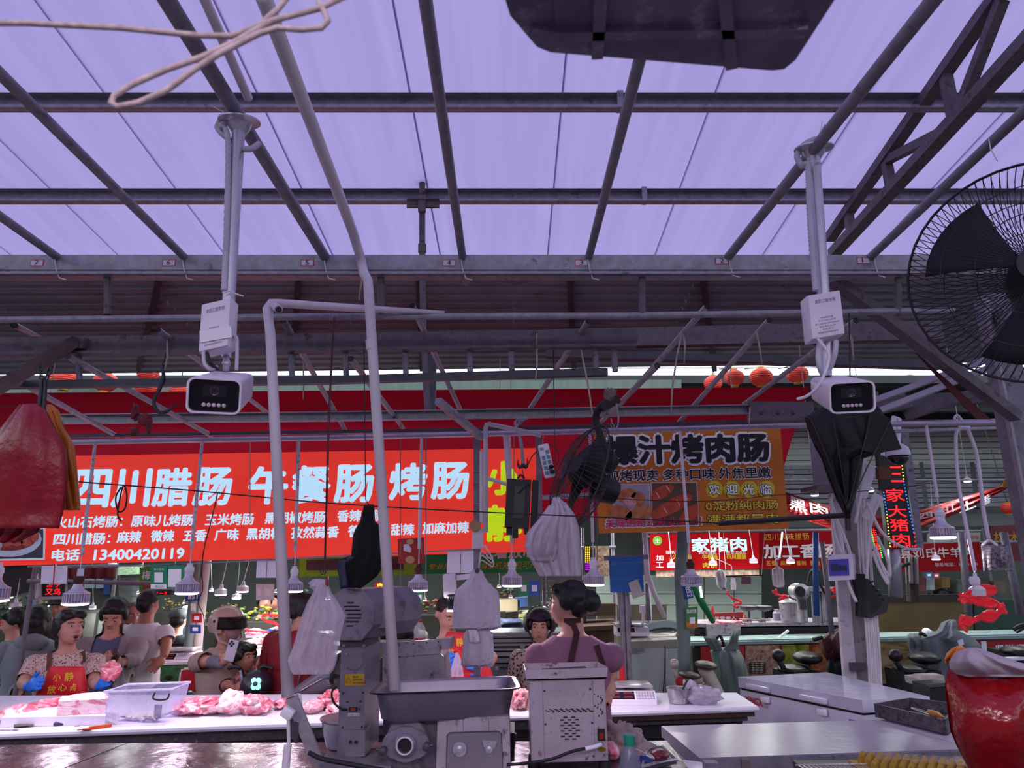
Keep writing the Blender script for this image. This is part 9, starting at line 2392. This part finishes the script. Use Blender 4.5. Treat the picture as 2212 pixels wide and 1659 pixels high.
for k in range(5):
 bsk.tube([P(1618 + 18 * math.cos(t) + 18, 1432 + k * 5 + 3 * math.sin(t), 6.1 + .1 * math.sin(t)) for t in (2 * math.pi * i / 16 for i in range(16))], .004, 5, closed=True)
for k in range(10):
 a = 2 * math.pi * k / 10
 bsk.tube([P(1636 + 18 * math.cos(a), 1432 + 3 * math.sin(a), 5.9 + .1 * math.sin(a)), P(1636 + 15 * math.cos(a), 1453 + 3 * math.sin(a), 5.9 + .1 * math.sin(a))], .004, 5)
mk('wire_basket', bsk, BLACK, s3_, kind='stuff')
s5_ = thing('scooter', P(1810, 1460, 6.25), 'scooter under a maroon flowered cover left of the pillar', 'scooter')
mk('flowered_cover', hollow([(1356, 1812, 1828), (1368, 1786, 1832), (1382, 1768, 1838), (1404, 1773, 1840), (1420, 1782, 1840), (1432, 1790, 1838)], 6.25, .16, .02, 1, 20), spotmat('maroon_flowers', '#4a1a24', '#a08a7a', 7, .22), s5_, smooth=True)
mk('navy_cover', hollow([(1415, 1788, 1836), (1445, 1786, 1836), (1480, 1792, 1834)], 6.27, .12, .02, 4, 14), M('navy_cover', '#141a26', .8), s5_, smooth=True)
mk('grip', MB().tube([P(1757, 1382, 6.15), P(1776, 1376, 6.15)], .018, 8), BLACK, s5_)
s6_ = thing('scooter', P(2050, 1450, 6.3), 'scooter under a silver-grey wind cover right of the pillar', 'scooter')
mk('cover', hollow([(1338, 2050, 2064), (1344, 2034, 2068), (1362, 2024, 2070), (1372, 1998, 2090), (1380, 1958, 2106), (1395, 1962, 2120), (1420, 1968, 2124), (1450, 1980, 2126), (1486, 1990, 2126)], 6.3, .2, .03, 1, 30, 0, 2), GC2, s6_, smooth=True)
mk('left_sleeve', hollow([(1368, 1964, 1988), (1376, 1956, 1992), (1392, 1962, 1996), (1404, 1966, 1990)], 6.18, .08, .01, 2, 12), GC2, s6_, smooth=True)
mk('white_badge', board([(2068, 1384), (2080, 1380), (2083, 1392), (2072, 1396)], (6.08,) * 4, .003), WHITEP, s6_)
mk('handgrip', MB().tube(smooth([P(1986, 1368, 6.15), P(1998, 1372, 6.15), P(2004, 1384, 6.15)]), .014, 8), RUBBER, s6_, smooth=True)
mk('wheel', MB().lathe([(.02, -.05), (.2, -.05), (.24, 0), (.2, .05), (.02, .05)], V((P(2060, 1500, 6.3).x, 6.3, .25)), rot('Y', 80), 20), RUBBER, s6_, smooth=40)
s7_ = thing('scooter', P(2205, 1420, 5.6), 'dark scooter seat and handlebar at the right edge', 'scooter')
blobs('seat', [(2205, 1408, 76, 24, .16, 4)], 5.6, M('black_vinyl', '#0e0d12', .45), s7_, .04)
mk('handlebar', MB().tube(smooth([P(2190, 1360, 5.7), P(2205, 1352, 5.7), P(2225, 1350, 5.7)]), .016, 8).tube([P(2196, 1366, 5.7), P(2212, 1358, 5.7)], .008, 6), BLACK, s7_, smooth=True)
mk('scooter_body', MB().box(P(2210, 1450, 5.7), (.3, .3, .3)).box(V((P(2210, 1450, 5.7).x, 5.7, .4)), (.2, .3, .5)), BLACK, s7_)
mk('white_band', MB().bar(P(2165, 1424, 5.5), P(2230, 1420, 5.5), .06, .02, (0, 0, 1)), WHITEP, s7_)
s8_ = thing('scooter', P(560, 1490, 5.3), 'scooter with a glowing four-lobed headlamp under rider and child', 'scooter')
mk('headlamp_shell', MB().blob(P(553, 1478, 5.2), (.1, .12, .1), .05, 1.5, 1, 3), M('dark_scooter_plastic', '#2a2630', .4), s8_, smooth=True)
lob = MB()
for a in (45, 135, 225, 315):
 lob.lathe([(.02, 0), (.018, .006), (.008, .008)], P(553, 1477, 5.06) + V((.02 * math.cos(R(a)), 0, .026 * math.sin(R(a)))), rot('X', 90), 12)
mk('glow_lobes', lob, E('mint_glow', '#8affd8', 1.6), s8_, smooth=35, kind='stuff')
mk('lamp_core', MB().lathe([(.016, 0), (.015, .012), (.008, .013)], P(552, 1477, 5.05), rot('X', 90), 12), DARKST, s8_)
mk('handlebar', MB().tube(smooth([P(494, 1444, 5.15), P(512, 1440, 5.12), P(522, 1450, 5.15), P(528, 1480, 5.2)]), .012, 8).tube(smooth([P(590, 1444, 5.2), P(566, 1440, 5.2), P(556, 1460, 5.2)]), .012, 8), BLACK, s8_, smooth=True)
mk('chrome_stem', MB().tube([P(519, 1448, 5.13), P(526, 1485, 5.15)], .01, 8), STEEL, s8_)
mk('mirror', MB().lathe([(.06, 0), (.065, .01), (.05, .018)], P(404, 1509, 5.3), rot('X', 90), 18, sx=1.15), BLACKG, s8_, smooth=35)
mk('mirror_stem', MB().tube([P(404, 1515, 5.32), P(420, 1560, 5.35), P(520, 1560, 5.35)], .008, 6), BLACK, s8_)
mk('seat', MB().box(V((P(490, 1500, 5.7).x, 5.7, .66)), (.45, .3, .1)), BLACK, s8_)
mk('frame', MB().tube([V((P(490, 1500, 5.7).x, 5.7, .62)), V((P(540, 1500, 5.4).x, 5.35, .35)), P(552, 1485, 5.25)], .05, 8), DARKST, s8_)
for px, Y in ((480, 5.8), (556, 5.25)):
 mk('wheel', MB().lathe([(.02, -.05), (.2, -.05), (.24, 0), (.2, .05), (.02, .05)], V((P(px, 1500, Y).x, Y, .25)), rot('Y', 60), 20), RUBBER, s8_, smooth=40)
s9_ = thing('scooter', P(1166, 1490, 5.6), 'scooter under the woman in the black helmet', 'scooter')
mk('seat', MB().box(V((LW['pel'].x, LW['pel'].y, .64)), (.3, .45, .08)), BLACK, s9_)
mk('frame', MB().box(V((LW['pel'].x, LW['pel'].y, .4)), (.2, .6, .4)), DARKST, s9_)
for dy in (-.45, .4):
 mk('wheel', MB().lathe([(.02, -.05), (.2, -.05), (.24, 0), (.2, .05), (.02, .05)], V((LW['pel'].x, LW['pel'].y + dy, .25)), rot('Y', 88), 20), RUBBER, s9_, smooth=40)
rfm = thing('trolley', P(1335, 1440, 5.0), 'red metal trolley frame between the seller in pink and the old freezer', 'trolley')
mk('frame_tube', MB().tube([P(1322, 1420, 5.2), P(1342, 1432, 5.0), P(1346, 1480, 5.0), V((P(1346, 1480, 5.0).x, 5.0, .02))], .02, 8), RED, rfm, smooth=40)
mk('crossbar', MB().tube([P(1324, 1470, 5.2), P(1346, 1466, 5.0)], .015, 8).tube([P(1322, 1420, 5.2), V((P(1322, 1420, 5.2).x, 5.2, .02))], .018, 8), RED, rfm, smooth=40)
mk('wheel', MB().lathe([(.02, -.03), (.1, -.03), (.1, .03), (.02, .03)], V((P(1340, 1470, 5.1).x, 5.1, .1)), rot('Y', 80), 16), RUBBER, rfm, smooth=40)
LZ = P(1106, 797, 7.9).z
mk('lantern_line', MB().tube([(-8, 7.9, LZ), (8, 7.9, LZ + .02)], .006, 6), BLACK, kind='structure')
LANT = M('red_lantern_paper', '#d0362c', .6, 0, .1, 20, em=.05)
def lantern(px, py, w, Y, label):
 s__ = S(py, Y)
 r = w * s__ / 2
 t_ = thing('lantern', P(px, py, Y), label, 'lantern', 'red paper lanterns under the gutter')
 prof = []
 for k in range(25):
  a = -1.25 + 2.5 * k / 24
  prof.append((r * math.cos(a) * (1 - .045 * (k % 2)), r * .8 * math.sin(a)))
 mk('paper_body', MB().lathe(prof, P(px, py, Y), None, 20), LANT, t_, smooth=20)
 mk('cap', MB().lathe([(r * .36, r * .76), (r * .36, r * .9)], P(px, py, Y), None, 14), M('gold_lantern_rim', '#c8962c', .5), t_)
 mk('foot_ring', MB().lathe([(r * .36, -r * .9), (r * .36, -r * .76)], P(px, py, Y), None, 14), M('gold_lantern_rim', '#c8962c', .5), t_)
 mk('cord', MB().tube([P(px, py, Y) + V((0, 0, r * .9)), V((P(px, py, Y).x, 7.9, LZ) if py < 1000 else roof_far(P(px, py, Y).x, 8.5))], .006, 5), BLACK, t_)
for a in ((140, 818, 58, 7.9, 'shadowy red lantern behind the red bags at left'), (228, 826, 52, 7.9, 'red lantern with gold foot, second from the left edge'), (320, 806, 46, 7.7, 'upper red lantern above another near the iron hook'), (318, 838, 50, 7.9, 'lower red lantern near the iron hook'), (390, 845, 44, 7.9, 'red lantern half hidden by the left camera'),
   (1540, 828, 40, 8.0, 'orange-red lantern peeping over the awning, left of two full ones'), (1586, 816, 44, 7.4, 'full orange-red lantern, left of the close pair'), (1644, 815, 50, 7.4, 'full orange-red lantern, right of the close pair'), (1722, 808, 48, 7.4, 'dark red lantern beside the right camera'), (2178, 1098, 30, 8.2, 'small red lantern below the ochre strap at right')):
 lantern(*a)
